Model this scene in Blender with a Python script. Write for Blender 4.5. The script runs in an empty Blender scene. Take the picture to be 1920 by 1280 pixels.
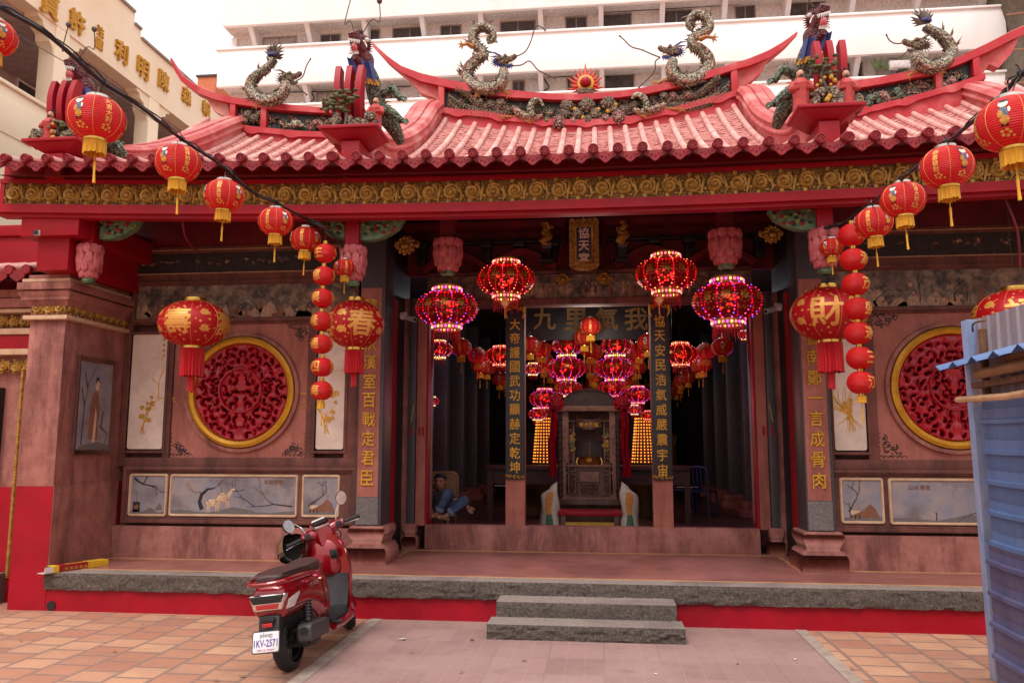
import bpy, bmesh, math, random
from mathutils import Vector, Matrix
random.seed(11)
SC = bpy.context.scene
COL = SC.collection
R_ = math.radians
# ---------------------------------------------------------------- camera
F = 1493.0
CAM = Vector((0, 0, 1.62))
def _axes(pitch, yaw, roll):
    cy, sy, cp, sp = math.cos(yaw), math.sin(yaw), math.cos(pitch), math.sin(pitch)
    f = Vector((-sy*cp, cy*cp, sp)); r0 = Vector((cy, sy, 0)); u0 = r0.cross(f)
    return math.cos(roll)*r0+math.sin(roll)*u0, -math.sin(roll)*r0+math.cos(roll)*u0, f
RX, UX, FX = _axes(0.127057, 0.110950, 0.001142)
cd = bpy.data.cameras.new('camera'); cam = bpy.data.objects.new('camera', cd); COL.objects.link(cam)
cd.sensor_width = 36; cd.lens = F/1920*36; cd.clip_start = .05; cd.clip_end = 600
mw = Matrix((RX, UX, -FX)).transposed().to_4x4(); mw.translation = CAM; cam.matrix_world = mw
SC.camera = cam
# ---------------------------------------------------------------- sky, sun, exposure
w = bpy.data.worlds.new('World'); SC.world = w; w.use_nodes = True
nt = w.node_tree; nt.nodes.clear()
wo = nt.nodes.new('ShaderNodeOutputWorld'); bg = nt.nodes.new('ShaderNodeBackground')
sk = nt.nodes.new('ShaderNodeTexSky'); sk.sky_type = 'NISHITA'; sk.sun_disc = False
SUN_EL, SUN_AZ = 58, 200
sk.sun_elevation = R_(SUN_EL); sk.sun_rotation = R_(SUN_AZ); sk.air_density = 1.0; sk.dust_density = 4.0
hs = nt.nodes.new('ShaderNodeHueSaturation'); hs.inputs['Saturation'].default_value = .25
mx = nt.nodes.new('ShaderNodeMix'); mx.data_type = 'RGBA'; mx.inputs[0].default_value = .72
mx.inputs[7].default_value = (8.9, 8.25, 8.1, 1)
nt.links.new(sk.outputs[0], hs.inputs['Color']); nt.links.new(hs.outputs[0], mx.inputs[6])
# an overcast dome is about three times as bright overhead as at the horizon
gm = nt.nodes.new('ShaderNodeNewGeometry'); sx_ = nt.nodes.new('ShaderNodeSeparateXYZ'); nt.links.new(gm.outputs['Incoming'], sx_.inputs[0])
mr = nt.nodes.new('ShaderNodeMapRange'); nt.links.new(sx_.outputs[2], mr.inputs[0])
for i, v in enumerate((0, -1, .42, 1.25)): mr.inputs[1+i].default_value = v
vm = nt.nodes.new('ShaderNodeVectorMath'); vm.operation = 'SCALE'; nt.links.new(mx.outputs[2], vm.inputs[0]); nt.links.new(mr.outputs[0], vm.inputs['Scale'])
nt.links.new(vm.outputs[0], bg.inputs[0]); bg.inputs[1].default_value = .125
nt.links.new(bg.outputs[0], wo.inputs[0])
sd = bpy.data.lights.new('sun', 'SUN'); sd.energy = 1.1; sd.angle = R_(25); sd.color = (1, .93, .87)
so = bpy.data.objects.new('sun', sd); COL.objects.link(so); so.location = (-3, -6, 14)
_az = R_(SUN_AZ); _el = R_(SUN_EL)
_dir = Vector((math.sin(_az)*math.cos(_el), math.cos(_az)*math.cos(_el), math.sin(_el)))
so.rotation_euler = _dir.to_track_quat('Z', 'Y').to_euler()
SC.view_settings.view_transform = 'Standard'; SC.view_settings.look = 'None'
SC.view_settings.gamma = 1; SC.view_settings.exposure = 0.86
SC.render.engine = 'CYCLES'
try:
    SC.cycles.use_denoising = True; SC.cycles.max_bounces = 8; SC.cycles.sample_clamp_indirect = 4
    SC.cycles.caustics_reflective = False; SC.cycles.caustics_refractive = False
except Exception: pass
# ---------------------------------------------------------------- pixel of the photo -> point of the place
def ray(px, py): return (px-960)/F*RX-(py-640)/F*UX+FX
def P(px, py, Y): d = ray(px, py); return CAM+d*(Y/d.y)
def PX(px, py, X): d = ray(px, py); return CAM+d*(X/d.x)
def PZ(px, py, Z): d = ray(px, py); return CAM+d*((Z-CAM.z)/d.z)
def sc(Y): return Y/F            # metres per photo pixel at depth Y
# ---------------------------------------------------------------- materials
def lin(c):
    o = []
    for x in c[:3]:
        x = x/255; o.append(x/12.92 if x <= .04045 else ((x+.055)/1.055)**2.4)
    return (*o, 1)
class NT:
    def __init__(s, name):
        s.m = bpy.data.materials.new(name); s.m.use_nodes = True; s.t = s.m.node_tree; s.n = s.t.nodes
        s.b = s.n['Principled BSDF']; s.out = s.n['Material Output']; s.tc = s.n.new('ShaderNodeTexCoord')
    def l(s, a, b): s.t.links.new(a, b)
    def node(s, typ, **kw):
        n = s.n.new('ShaderNode'+typ)
        for k, v in kw.items():
            if k in n.inputs: n.inputs[k].default_value = v
            else: setattr(n, k, v)
        return n
    def noise(s, scale, detail=6, rough=.6, vec=None, stretch=None):
        n = s.node('TexNoise', Scale=scale, Detail=detail, Roughness=rough)
        v = vec or s.tc.outputs['Object']
        if stretch:
            mp = s.node('Mapping'); mp.inputs['Scale'].default_value = stretch; s.l(v, mp.inputs[0]); v = mp.outputs[0]
        s.l(v, n.inputs['Vector']); return n.outputs['Fac']
    def ramp(s, fac, stops):
        r = s.node('ValToRGB'); e = r.color_ramp.elements
        while len(e) < len(stops): e.new(.5)
        for k, (p, c) in enumerate(stops): e[k].position = p; e[k].color = lin(c)
        s.l(fac, r.inputs[0]); return r.outputs[0]
    def mix(s, fac, a, b, mode='MIX'):
        n = s.node('Mix', data_type='RGBA', blend_type=mode)
        for sock, x in ((n.inputs[0], fac), (n.inputs[6], a), (n.inputs[7], b)):
            if isinstance(x, (int, float)): sock.default_value = x
            elif isinstance(x, tuple): sock.default_value = lin(x)
            else: s.l(x, sock)
        return n.outputs[2]
    def bump(s, h, strength=.3, dist=.01):
        b = s.node('Bump', Strength=strength, Distance=dist); s.l(h, b.inputs['Height'])
        s.l(b.outputs[0], s.b.inputs['Normal']); return b
def mat(name, col, rough=.6, metal=0, col2=None, ns=6, lo=.4, hi=.65, bump=0, bs=60, coat=0, stretch=None, spec=None,
        col3=None, ns3=2.0, bd=.01):
    t = NT(name); b = t.b
    b.inputs['Roughness'].default_value = rough; b.inputs['Metallic'].default_value = metal
    if spec is not None: b.inputs['Specular IOR Level'].default_value = spec
    if coat: b.inputs['Coat Weight'].default_value = coat; b.inputs['Coat Roughness'].default_value = .06
    if col2 is None: col2 = tuple(int(x*.86) for x in col)
    c = t.ramp(t.noise(ns, 8, .65, stretch=stretch), [(lo, col), (hi, col2)])
    if col3 is not None:
        k = t.ramp(t.noise(ns3, 5, .6, stretch=stretch), [(.5, (0, 0, 0)), (.68, (255, 255, 255))]); c = t.mix(k, c, col3)
    t.l(c, b.inputs['Base Color'])
    if bump: t.bump(t.noise(bs, 6, .6), bump, bd)
    rr = t.node('MapRange'); t.l(t.noise(ns*2.3, 4), rr.inputs[0])
    rr.inputs[3].default_value = max(.02, rough-.1); rr.inputs[4].default_value = min(1, rough+.12); t.l(rr.outputs[0], b.inputs['Roughness'])
    return t.m
def emit(name, col, st):
    t = NT(name); t.b.inputs['Base Color'].default_value = lin(col)
    t.b.inputs['Emission Color'].default_value = lin(col); t.b.inputs['Emission Strength'].default_value = st
    return t.m
def cloth_lantern(name, col, col2, ribs=0, transl=.45):
    """thin translucent lantern skin with fine wire ribs"""
    t = NT(name); t.b.inputs['Roughness'].default_value = .5
    c = t.ramp(t.noise(5, 4), [(.35, col), (.7, col2)]); t.l(c, t.b.inputs['Base Color'])
    tr = t.node('BsdfTranslucent'); t.l(c, tr.inputs[0]); ms = t.node('MixShader'); ms.inputs[0].default_value = transl
    t.l(t.b.outputs[0], ms.inputs[1]); t.l(tr.outputs[0], ms.inputs[2]); t.l(ms.outputs[0], t.out.inputs[0])
    if ribs:
        sp = t.node('SeparateXYZ'); t.l(t.tc.outputs['Object'], sp.inputs[0])
        m1 = t.node('Math', operation='MULTIPLY'); m1.inputs[1].default_value = ribs; t.l(sp.outputs[2], m1.inputs[0])
        m2 = t.node('Math', operation='SINE'); t.l(m1.outputs[0], m2.inputs[0]); t.bump(m2.outputs[0], .5, .004)
    return t.m
M = {}
def plaster(name, a, b, c, crack=True):
    t = NT(name); t.b.inputs['Roughness'].default_value = .75
    k = t.ramp(t.noise(4, 9, .7), [(.34, a), (.66, b)])
    k = t.mix(t.ramp(t.noise(1.9, 8, .75, stretch=(1.6, 1.6, .35)), [(.47, (0, 0, 0)), (.64, (245, 245, 245))]), k, c)
    k = t.mix(t.ramp(t.noise(28, 7, .8), [(.53, (0, 0, 0)), (.68, (110, 110, 110))]), k, tuple(min(255, int(x*1.22)) for x in a))
    k = t.mix(t.ramp(t.noise(170, 3, .8), [(.42, (0, 0, 0)), (.58, (120, 120, 120))]), k, tuple(int(x*.8) for x in b))
    k = t.mix(t.ramp(t.noise(7, 8, .75, stretch=(1, 1, .5)), [(.6, (0, 0, 0)), (.68, (170, 170, 170))]), k, tuple(int(x*.72) for x in c))
    t.l(k, t.b.inputs['Base Color']); t.bump(t.noise(45, 8, .7), .3, .01); return t.m
M['red'] = mat('red_paint', (160, 4, 30), .5, col2=(136, 2, 24), ns=1.5, bump=.15, bs=25, spec=.3, col3=(150, 14, 30), ns3=5)
M['red_dark'] = mat('dark_red_timber', (112, 8, 26), .5, col2=(80, 5, 18), ns=4, bump=.1)
M['red_ridge'] = mat('faded_red_ridge', (172, 26, 40), .55, col2=(182, 46, 54), ns=3, col3=(196, 92, 90), ns3=1.8, bump=.1)
M['ridge_pink'] = mat('bleached_ridge', (190, 98, 94), .65, col2=(176, 62, 66), ns=3.4, col3=(200, 138, 130), ns3=1.6, bump=.15)
M['tile'] = mat('faded_roof_tile', (204, 152, 144), .8, col2=(190, 116, 110), ns=9, lo=.45, hi=.62, col3=(208, 172, 162), ns3=3, bump=.25, bs=30)
M['tile_pan'] = mat('pan_tile', (200, 142, 134), .85, col2=(138, 60, 60), ns=24, lo=.46, hi=.6, bump=.4, bs=30, stretch=(.3, 1.5, 1))
M['tile_red'] = mat('red_eave_tile', (138, 7, 26), .6, col2=(108, 4, 20), ns=10, bump=.5, bs=60)
M['gold'] = mat('gold_paint', (176, 132, 56), .45, .35, col2=(126, 88, 32), ns=18, bump=.2, bs=70)
M['gold_dark'] = mat('gold_ground', (128, 92, 40), .6, .1, col2=(66, 46, 22), ns=25)
M['gold_ring'] = mat('yellow_gold', (205, 150, 38), .4, .35, col2=(186, 128, 26), ns=6)
M['gold_text'] = mat('gold_leaf', (214, 160, 44), .45, .25, col2=(180, 126, 30), ns=30)
M['gold_dim'] = mat('dim_gold', (128, 94, 46), .6, col2=(100, 72, 32), ns=30)
M['gold_print'] = mat('gold_print', (226, 166, 84), .45, .3, col2=(206, 142, 62), ns=60)
M['plaster'] = plaster('shanghai_plaster', (176, 117, 106), (140, 82, 74), (94, 50, 45))
M['plaster_frame'] = plaster('plaster_frame', (124, 73, 63), (94, 52, 45), (62, 33, 29))
M['pink_stone'] = plaster('pink_stone', (180, 112, 98), (158, 92, 80), (128, 71, 61))
M['floor'] = mat('polished_floor', (150, 98, 90), .34, col2=(130, 82, 76), ns=4, bump=.03, col3=(116, 70, 66), ns3=1.4)
M['yellow_line'] = mat('floor_border', (190, 140, 96), .5)
M['granite'] = mat('dark_granite', (78, 72, 74), .45, col2=(52, 50, 54), ns=60, lo=.42, hi=.58)
M['granite_grey'] = mat('grey_granite', (118, 108, 106), .7, col2=(86, 80, 80), ns=90, lo=.42, hi=.58, bump=.3, bs=120)
M['black'] = mat('black_lacquer', (30, 28, 32), .4, col2=(22, 20, 24), ns=10)
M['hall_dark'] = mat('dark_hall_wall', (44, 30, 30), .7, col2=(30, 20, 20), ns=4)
M['white_panel'] = mat('cream_marble', (226, 206, 192), .5, col2=(206, 184, 170), ns=4)
M['cream'] = mat('cream_frame', (206, 172, 140), .6, col2=(186, 150, 120), ns=10)
M['mural'] = mat('mural_dark', (62, 56, 54), .7, col2=(160, 136, 116), ns=8, lo=.4, hi=.66, col3=(92, 70, 60), ns3=6)
M['mural_strip'] = mat('mural_strip', (34, 30, 32), .7, col2=(54, 44, 42), ns=12)
M['paint_fig'] = mat('painted_figures', (190, 152, 122), .7, col2=(140, 100, 80), ns=30)
M['sky_panel'] = mat('painted_sky', (128, 126, 138), .7, col2=(156, 138, 130), ns=5, bump=.1, bs=90, col3=(112, 100, 104), ns3=3.2)
M['ink'] = mat('ink', (40, 34, 34), .8)
M['ink_brown'] = mat('brown_ink', (134, 88, 66), .8)
M['lattice'] = mat('red_glazed_lattice', (176, 4, 36), .32, col2=(150, 2, 30), ns=9, coat=.12)
M['lattice_back'] = mat('lattice_dark', (46, 44, 26), .8, col2=(30, 28, 20), ns=6)
M['lotus'] = mat('lotus_pink', (196, 104, 108), .55, col2=(160, 66, 74), ns=12, bump=.2)
M['green'] = mat('green_paint', (96, 126, 92), .6, col2=(60, 84, 62), ns=14, lo=.45, hi=.6)
M['wood_dark'] = mat('dark_table_wood', (70, 44, 40), .5, col2=(46, 30, 28), ns=8)
M['wood_light'] = mat('worn_rosewood', (152, 108, 92), .5, col2=(112, 76, 64), ns=14)
M['wood'] = mat('dark_rosewood', (112, 76, 64), .45, col2=(80, 52, 44), ns=10, stretch=(1, 1, .2), bump=.1)
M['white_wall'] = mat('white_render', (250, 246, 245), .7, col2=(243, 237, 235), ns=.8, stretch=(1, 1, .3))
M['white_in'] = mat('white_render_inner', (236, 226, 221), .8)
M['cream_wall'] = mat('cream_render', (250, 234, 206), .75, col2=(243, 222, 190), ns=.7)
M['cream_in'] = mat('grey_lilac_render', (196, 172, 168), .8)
M['glass'] = mat('window_glass', (92, 84, 84), .15, col2=(70, 62, 62), ns=3)
M['alu'] = mat('aluminium', (176, 160, 154), .4, .5)
M['curtain'] = mat('pale_curtain', (190, 174, 168), .8)
M['lan'] = cloth_lantern('lantern_red_nylon', (226, 34, 34), (214, 26, 30), 620)
M['lan_big'] = cloth_lantern('lantern_red_flock', (196, 10, 26), (180, 6, 24), 0, .25)
M['fringe'] = mat('yellow_fringe', (222, 168, 40), .7, col2=(186, 128, 22), ns=60, stretch=(1, 1, .05))
M['fringe_red'] = mat('red_fringe', (196, 14, 28), .7, col2=(150, 6, 18), ns=60, stretch=(1, 1, .05))
M['brass'] = mat('lantern_brass', (214, 172, 88), .22, .9, col2=(190, 140, 60), ns=12)
M['silver'] = mat('silver_rim', (214, 206, 196), .2, .9)
M['cable'] = mat('black_cable', (26, 24, 26), .5)
M['white_plastic'] = mat('white_plastic', (214, 206, 206), .4)
M['black_plastic'] = mat('black_plastic', (26, 25, 27), .45, bump=.1, bs=200)
M['rubber'] = mat('rubber', (34, 30, 30), .7, bump=.2, bs=90)
M['grey_plastic'] = mat('grey_plastic', (62, 58, 62), .5)
M['scoot_red'] = mat('scooter_red', (140, 3, 20), .25, .2, col2=(122, 2, 17), ns=3, coat=1)
M['chrome'] = mat('chrome', (226, 222, 222), .08, 1)
M['seat'] = mat('brown_seat', (70, 46, 44), .5, bump=.15, bs=160)
M['engine'] = mat('engine_metal', (66, 62, 64), .45, .4)
M['lens_red'] = mat('red_lens', (170, 8, 24), .1, coat=1)
M['lens_clear'] = mat('clear_lens', (216, 200, 196), .1, coat=1)
M['plate'] = mat('plate_white', (226, 220, 226), .4)
M['plate_blue'] = mat('plate_blue', (40, 44, 130), .5)
M['sack'] = mat('woven_sack', (206, 190, 180), .6, bump=.4, bs=150)
M['skin'] = mat('skin', (196, 138, 112), .5)
M['hair'] = mat('black_hair', (18, 15, 15), .6)
M['shirt'] = mat('dark_shirt', (66, 62, 62), .85)
M['denim'] = mat('blue_denim', (88, 104, 140), .85, col2=(64, 78, 112), ns=14, bump=.2)
M['rattan'] = mat('rattan', (150, 112, 76), .6, bump=.5, bs=120)
M['blue_chair'] = mat('blue_plastic', (52, 62, 110), .45)
# ---------------------------------------------------------------- mesh builder
class MB:
    def __init__(s): s.v = []; s.f = []; s.mi = []; s.sm = []
    def add(s, vs, fs, m=0, smooth=False):
        o = len(s.v); s.v += [Vector(v) for v in vs]
        for f in fs: s.f.append([i+o for i in f]); s.mi.append(m); s.sm.append(smooth)
        return s
    def box(s, x0, x1, y0, y1, z0, z1, m=0):
        x0, x1 = min(x0, x1), max(x0, x1); y0, y1 = min(y0, y1), max(y0, y1); z0, z1 = min(z0, z1), max(z0, z1)
        return s.add([(x, y, z) for z in (z0, z1) for y in (y0, y1) for x in (x0, x1)],
              [(0, 2, 3, 1), (4, 5, 7, 6), (0, 1, 5, 4), (1, 3, 7, 5), (3, 2, 6, 7), (2, 0, 4, 6)], m)
    def hexa(s, lo, hi, m=0):
        """four points below, four above, same order (counter-clockwise from above)"""
        return s.add(list(lo)+list(hi), [(3, 2, 1, 0), (4, 5, 6, 7), (0, 1, 5, 4), (1, 2, 6, 5), (2, 3, 7, 6), (3, 0, 4, 7)], m)
    def prism(s, pts, y0, y1, m=0, smooth=False):
        """outline in x,z (counter-clockwise seen from -y) given thickness along y"""
        n = len(pts); a = sum(pts[i][0]*pts[(i+1) % n][1]-pts[(i+1) % n][0]*pts[i][1] for i in range(n))
        if a < 0: pts = pts[::-1]
        vs = [(x, y0, z) for x, z in pts]+[(x, y1, z) for x, z in pts]
        fs = [tuple(range(n)), tuple(range(2*n-1, n-1, -1))]
        s.add(vs, fs, m); s.add(vs, [((i+1) % n, i, i+n, (i+1) % n+n) for i in range(n)], m, smooth); return s
    def prismx(s, pts, x0, x1, m=0):
        """outline in y,z given thickness along x"""
        n = len(pts); a = sum(pts[i][0]*pts[(i+1) % n][1]-pts[(i+1) % n][0]*pts[i][1] for i in range(n))
        if a < 0: pts = pts[::-1]
        vs = [(x0, y, z) for y, z in pts]+[(x1, y, z) for y, z in pts]
        return s.add(vs, [tuple(range(n-1, -1, -1)), tuple(range(n, 2*n))]+[(i, (i+1) % n, (i+1) % n+n, i+n) for i in range(n)], m)
    def tube(s, pts, rad, n=8, m=0, cap=True, sx=1.0, up=None):
        pts = [Vector(p) for p in pts]; k = len(pts)
        if k < 2: return s
        if not isinstance(rad, (list, tuple)): rad = [rad]*k
        vs = []; T = (pts[1]-pts[0]).normalized()
        a = Vector(up) if up else (Vector((0, 0, 1)) if abs(T.z) < .9 else Vector((1, 0, 0)))
        N = (a-T*a.dot(T)).normalized()
        for i in range(k):
            T = (pts[min(i+1, k-1)]-pts[max(i-1, 0)]).normalized()
            N = (N-T*N.dot(T)); N = N.normalized() if N.length > 1e-6 else T.orthogonal().normalized(); B = T.cross(N)
            for j in range(n):
                q = 2*math.pi*j/n; vs.append(pts[i]+(N*math.cos(q)+B*math.sin(q)*sx)*rad[i])
        fs = [(i*n+j, i*n+(j+1) % n, (i+1)*n+(j+1) % n, (i+1)*n+j) for i in range(k-1) for j in range(n)]
        s.add(vs, fs, m, True)
        if cap: s.add(vs[:n], [tuple(range(n-1, -1, -1))], m); s.add(vs[-n:], [tuple(range(n))], m)
        return s
    def sweep(s, prof, frames, m=0, closed=True, smooth=True, cap=True):
        """prof: (a,b) points; frames: (origin, A, B)"""
        n = len(prof); vs = [o+A*a+B*b for o, A, B in frames for a, b in prof]
        k = len(frames); e = n if closed else n-1
        s.add(vs, [(i*n+j, i*n+(j+1) % n, (i+1)*n+(j+1) % n, (i+1)*n+j) for i in range(k-1) for j in range(e)], m, smooth)
        if cap and closed: s.add(vs[:n], [tuple(range(n-1, -1, -1))], m); s.add(vs[-n:], [tuple(range(n))], m)
        return s
    def lathe(s, prof, c=(0, 0, 0), n=24, m=0, smooth=True, rib=None):
        """prof: (r,z) from bottom to top"""
        c = Vector(c); k = len(prof); vs = []
        for r, z in prof:
            for j in range(n):
                q = 2*math.pi*j/n; rr = r*(rib(q) if rib else 1); vs.append(c+Vector((rr*math.sin(q), -rr*math.cos(q), z)))
        return s.add(vs, [(i*n+j, i*n+(j+1) % n, (i+1)*n+(j+1) % n, (i+1)*n+j) for i in range(k-1) for j in range(n)], m, smooth)
    def ell(s, c, r, n=10, m=0, rot=None):
        if isinstance(r, (int, float)): r = (r, r, r)
        c = Vector(c); h = max(3, n//2+1); vs = []
        for i in range(h+1):
            t = math.pi*i/h-math.pi/2
            for j in range(n):
                q = 2*math.pi*j/n; v = Vector((r[0]*math.cos(t)*math.cos(q), r[1]*math.cos(t)*math.sin(q), r[2]*math.sin(t)))
                vs.append(c+(rot @ v if rot else v))
        return s.add(vs, [(i*n+j, i*n+(j+1) % n, (i+1)*n+(j+1) % n, (i+1)*n+j) for i in range(h) for j in range(n)], m, True)
    def cone(s, a, b, r0, r1=0.0, n=6, m=0): return s.tube([a, b], [r0, max(r1, .0004)], n, m)
    def cyl(s, a, b, r, n=16, m=0): return s.tube([a, b], r, n, m)
    def grid(s, fn, nu, nv, m=0, smooth=True):
        vs = [fn(i/nu, j/nv) for j in range(nv+1) for i in range(nu+1)]; q = nu+1
        return s.add(vs, [(j*q+i, j*q+i+1, (j+1)*q+i+1, (j+1)*q+i) for j in range(nv) for i in range(nu)], m, smooth)
    def mesh(s, vf, mm=0):
        return s.add(vf[0], vf[1], mm)
    def xf(s, Mx):
        s.v = [Mx @ v for v in s.v]; return s
    def join(s, o, Mx=None, moff=0):
        k = len(s.v); s.v += [(Mx @ v if Mx else v.copy()) for v in o.v]
        s.f += [[i+k for i in f] for f in o.f]; s.mi += [i+moff for i in o.mi]; s.sm += o.sm; return s
    def build(s, name, mats, parent=None, bevel=0, seg=2, ang=35, label=None):
        d = parent                                  # never deeper than thing > part > sub-part
        while d is not None and d.parent is not None and d.parent.parent is not None: d = d.parent
        parent = d; me = bpy.data.meshes.new(name); base = parent_base(parent)
        me.from_pydata([v-base for v in s.v], [], s.f)
        if not isinstance(mats, (list, tuple)): mats = [mats]
        for x in mats: me.materials.append(M[x] if isinstance(x, str) else x)
        me.polygons.foreach_set('material_index', s.mi); me.polygons.foreach_set('use_smooth', s.sm)
        bm = bmesh.new(); bm.from_mesh(me); bmesh.ops.remove_doubles(bm, verts=bm.verts, dist=1e-6)
        if bevel:
            bm.normal_update()
            es = [e for e in bm.edges if len(e.link_faces) == 2 and e.calc_face_angle(0) > R_(40)]
            if es: bmesh.ops.bevel(bm, geom=es, offset=bevel, segments=seg, affect='EDGES', profile=.6, clamp_overlap=True)
        bmesh.ops.recalc_face_normals(bm, faces=bm.faces); bm.to_mesh(me); bm.free()
        try: me.set_sharp_from_angle(angle=R_(ang))
        except Exception: pass
        o = bpy.data.objects.new(name, me); COL.objects.link(o)
        if parent: o.parent = parent
        if label: o['label'] = label
        return o
BASE = {}
def parent_base(p):
    b = Vector((0, 0, 0))
    while p is not None: b = b+p.location; p = p.parent
    return b
def thing(name, label, cat, loc=(0, 0, 0), group=None, kind=None):
    o = bpy.data.objects.new(name, None); COL.objects.link(o); o.location = Vector(loc); o.empty_display_size = .1
    o['label'] = label; o['category'] = cat
    if group: o['group'] = group
    return o
def tag(o, label=None, cat=None, group=None, kind=None):
    for k, v in (('label', label), ('category', cat), ('group', group), ('kind', kind)):
        if v: o[k] = v
    return o
def copy_tree(o, parent=None):
    c = o.copy(); COL.objects.link(c)
    if parent: c.parent = parent
    for ch in list(o.children): copy_tree(ch, c)
    return c
def recentre(o):
    """move a one-mesh thing's origin to the foot of its mesh"""
    vs = [v.co for v in o.data.vertices]
    c = Vector(((min(v.x for v in vs)+max(v.x for v in vs))/2, (min(v.y for v in vs)+max(v.y for v in vs))/2, min(v.z for v in vs)))
    o.data.transform(Matrix.Translation(-c)); o.location = c; return o
def spline(pts, n=6):
    """Catmull-Rom through points"""
    pts = [Vector(p) for p in pts]; out = []
    for i in range(len(pts)-1):
        p0, p1, p2, p3 = pts[max(i-1, 0)], pts[i], pts[i+1], pts[min(i+2, len(pts)-1)]
        for k in range(n):
            t = k/n; out.append(.5*((2*p1)+(p2-p0)*t+(2*p0-5*p1+4*p2-p3)*t*t+(3*p1-p0-3*p2+p3)*t**3))
    out.append(pts[-1]); return out
def interp(xs, ys, x):
    if x <= xs[0]: return ys[0]+(ys[1]-ys[0])/(xs[1]-xs[0])*(x-xs[0])
    for i in range(len(xs)-1):
        if x <= xs[i+1]: return ys[i]+(ys[i+1]-ys[i])*(x-xs[i])/(xs[i+1]-xs[i])
    return ys[-1]+(ys[-1]-ys[-2])/(xs[-1]-xs[-2])*(x-xs[-1])
def radii(r, k):
    """resample a list of radii to k values"""
    n = len(r)-1; return [interp(list(range(n+1)), r, i*n/(k-1)) for i in range(k)]
_TX = {}
def txt(s, bold=.012, depth=.02):
    """a line of lettering as a mesh, about one unit high per character, centred"""
    k = (s, bold, depth)
    if k in _TX: return _TX[k]
    cu = bpy.data.curves.new('t', 'FONT'); cu.body = s; cu.extrude = depth/2; cu.offset = 0; cu.resolution_u = 2
    cu.align_x = 'CENTER'; o = bpy.data.objects.new('t', cu); COL.objects.link(o)
    dg = bpy.context.evaluated_depsgraph_get(); me = bpy.data.meshes.new_from_object(o.evaluated_get(dg))
    vs = [v.co.copy() for v in me.vertices]; fs = [tuple(p.vertices) for p in me.polygons]
    bpy.data.objects.remove(o); bpy.data.curves.remove(cu); bpy.data.meshes.remove(me)
    if vs:
        x0, x1 = min(v.x for v in vs), max(v.x for v in vs); y0, y1 = min(v.y for v in vs), max(v.y for v in vs)
        c = Vector(((x0+x1)/2, (y0+y1)/2, 0)); h = max(y1-y0, .55 if len(s) == 1 else .01)
        if len(s) == 1: h = max(h, x1-x0)
        vs = [(v-c)/h for v in vs]
    if bold and vs:                             # thicken the strokes: shifted layers, each a hair proud of the last
        n = len(vs); b = bold*1.1; base, bf = vs, fs; vs, fs = [], []
        for i, (dx, dy) in enumerate(((0, 0), (b, 0), (-b, 0), (0, b), (0, -b))):
            vs += [v+Vector((dx, dy, .006*i)) for v in base]; fs += [tuple(q+n*i for q in f) for f in bf]
    _TX[k] = (vs, fs); return _TX[k]
def put_text(mb, s, c, h, X=(1, 0, 0), Z=(0, 0, 1), m=0, bold=.012, depth=.03, wx=1.0):
    vs, fs = txt(s, bold, depth); X = Vector(X).normalized(); Z = Vector(Z).normalized(); N = X.cross(Z)
    c = Vector(c); mb.add([c+X*v.x*h*wx+Z*v.y*h+N*v.z*h for v in vs], fs, m); return mb
def column_text(mb, s, top, bot, h, m=0, bold=.014, wx=.9, y=None):
    """characters one below another between the centres of the first and last"""
    top, bot = Vector(top), Vector(bot)
    for i, ch in enumerate(s):
        c = top.lerp(bot, i/max(1, len(s)-1)); put_text(mb, ch, c, h, m=m, bold=bold, wx=wx, depth=.12)
    return mb
def chars(s, top, bot, h, parent, mt='gold_text', bold=.012, wx=.9, depth=.1, tr=None):
    """raised characters in a row from top to bot, each a piece of its own"""
    top, bot = Vector(top), Vector(bot)
    for i, ch in enumerate(s):
        q = MB(); put_text(q, ch, top.lerp(bot, i/max(1, len(s)-1)), h, bold=bold, wx=wx, depth=depth)
        if tr: q.xf(tr)
        q.build('gilt_character', mt, parent)
def wrap_text(mb, s, fn, phi, z, h, m=0, bold=.012, wx=1.0, cut=5):
    """lettering printed round a lantern: fn(z) gives the radius"""
    vs, fs = txt(s, bold, .0); bm = bmesh.new()
    bv = [bm.verts.new(v) for v in vs]
    for f in fs:
        try: bm.faces.new([bv[i] for i in f])
        except ValueError: pass
    for ax in (0, 1):
        for k in range(-cut, cut+1):
            g = bm.verts[:]+bm.edges[:]+bm.faces[:]; n = Vector((1, 0, 0)) if ax == 0 else Vector((0, 1, 0))
            bmesh.ops.bisect_plane(bm, geom=g, plane_co=n*(k/cut*.5), plane_no=n, dist=1e-5)
    bm.verts.index_update(); rm = fn(z)
    out = []
    for v in bm.verts:
        zz = z+v.co.y*h; r = fn(zz)+.002+v.co.z*h*.5; q = phi+v.co.x*h*wx/rm; out.append((r*math.sin(q), -r*math.cos(q), zz))
    mb.add(out, [[v.index for v in f.verts] for f in bm.faces], m, False); bm.free(); return mb
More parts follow.
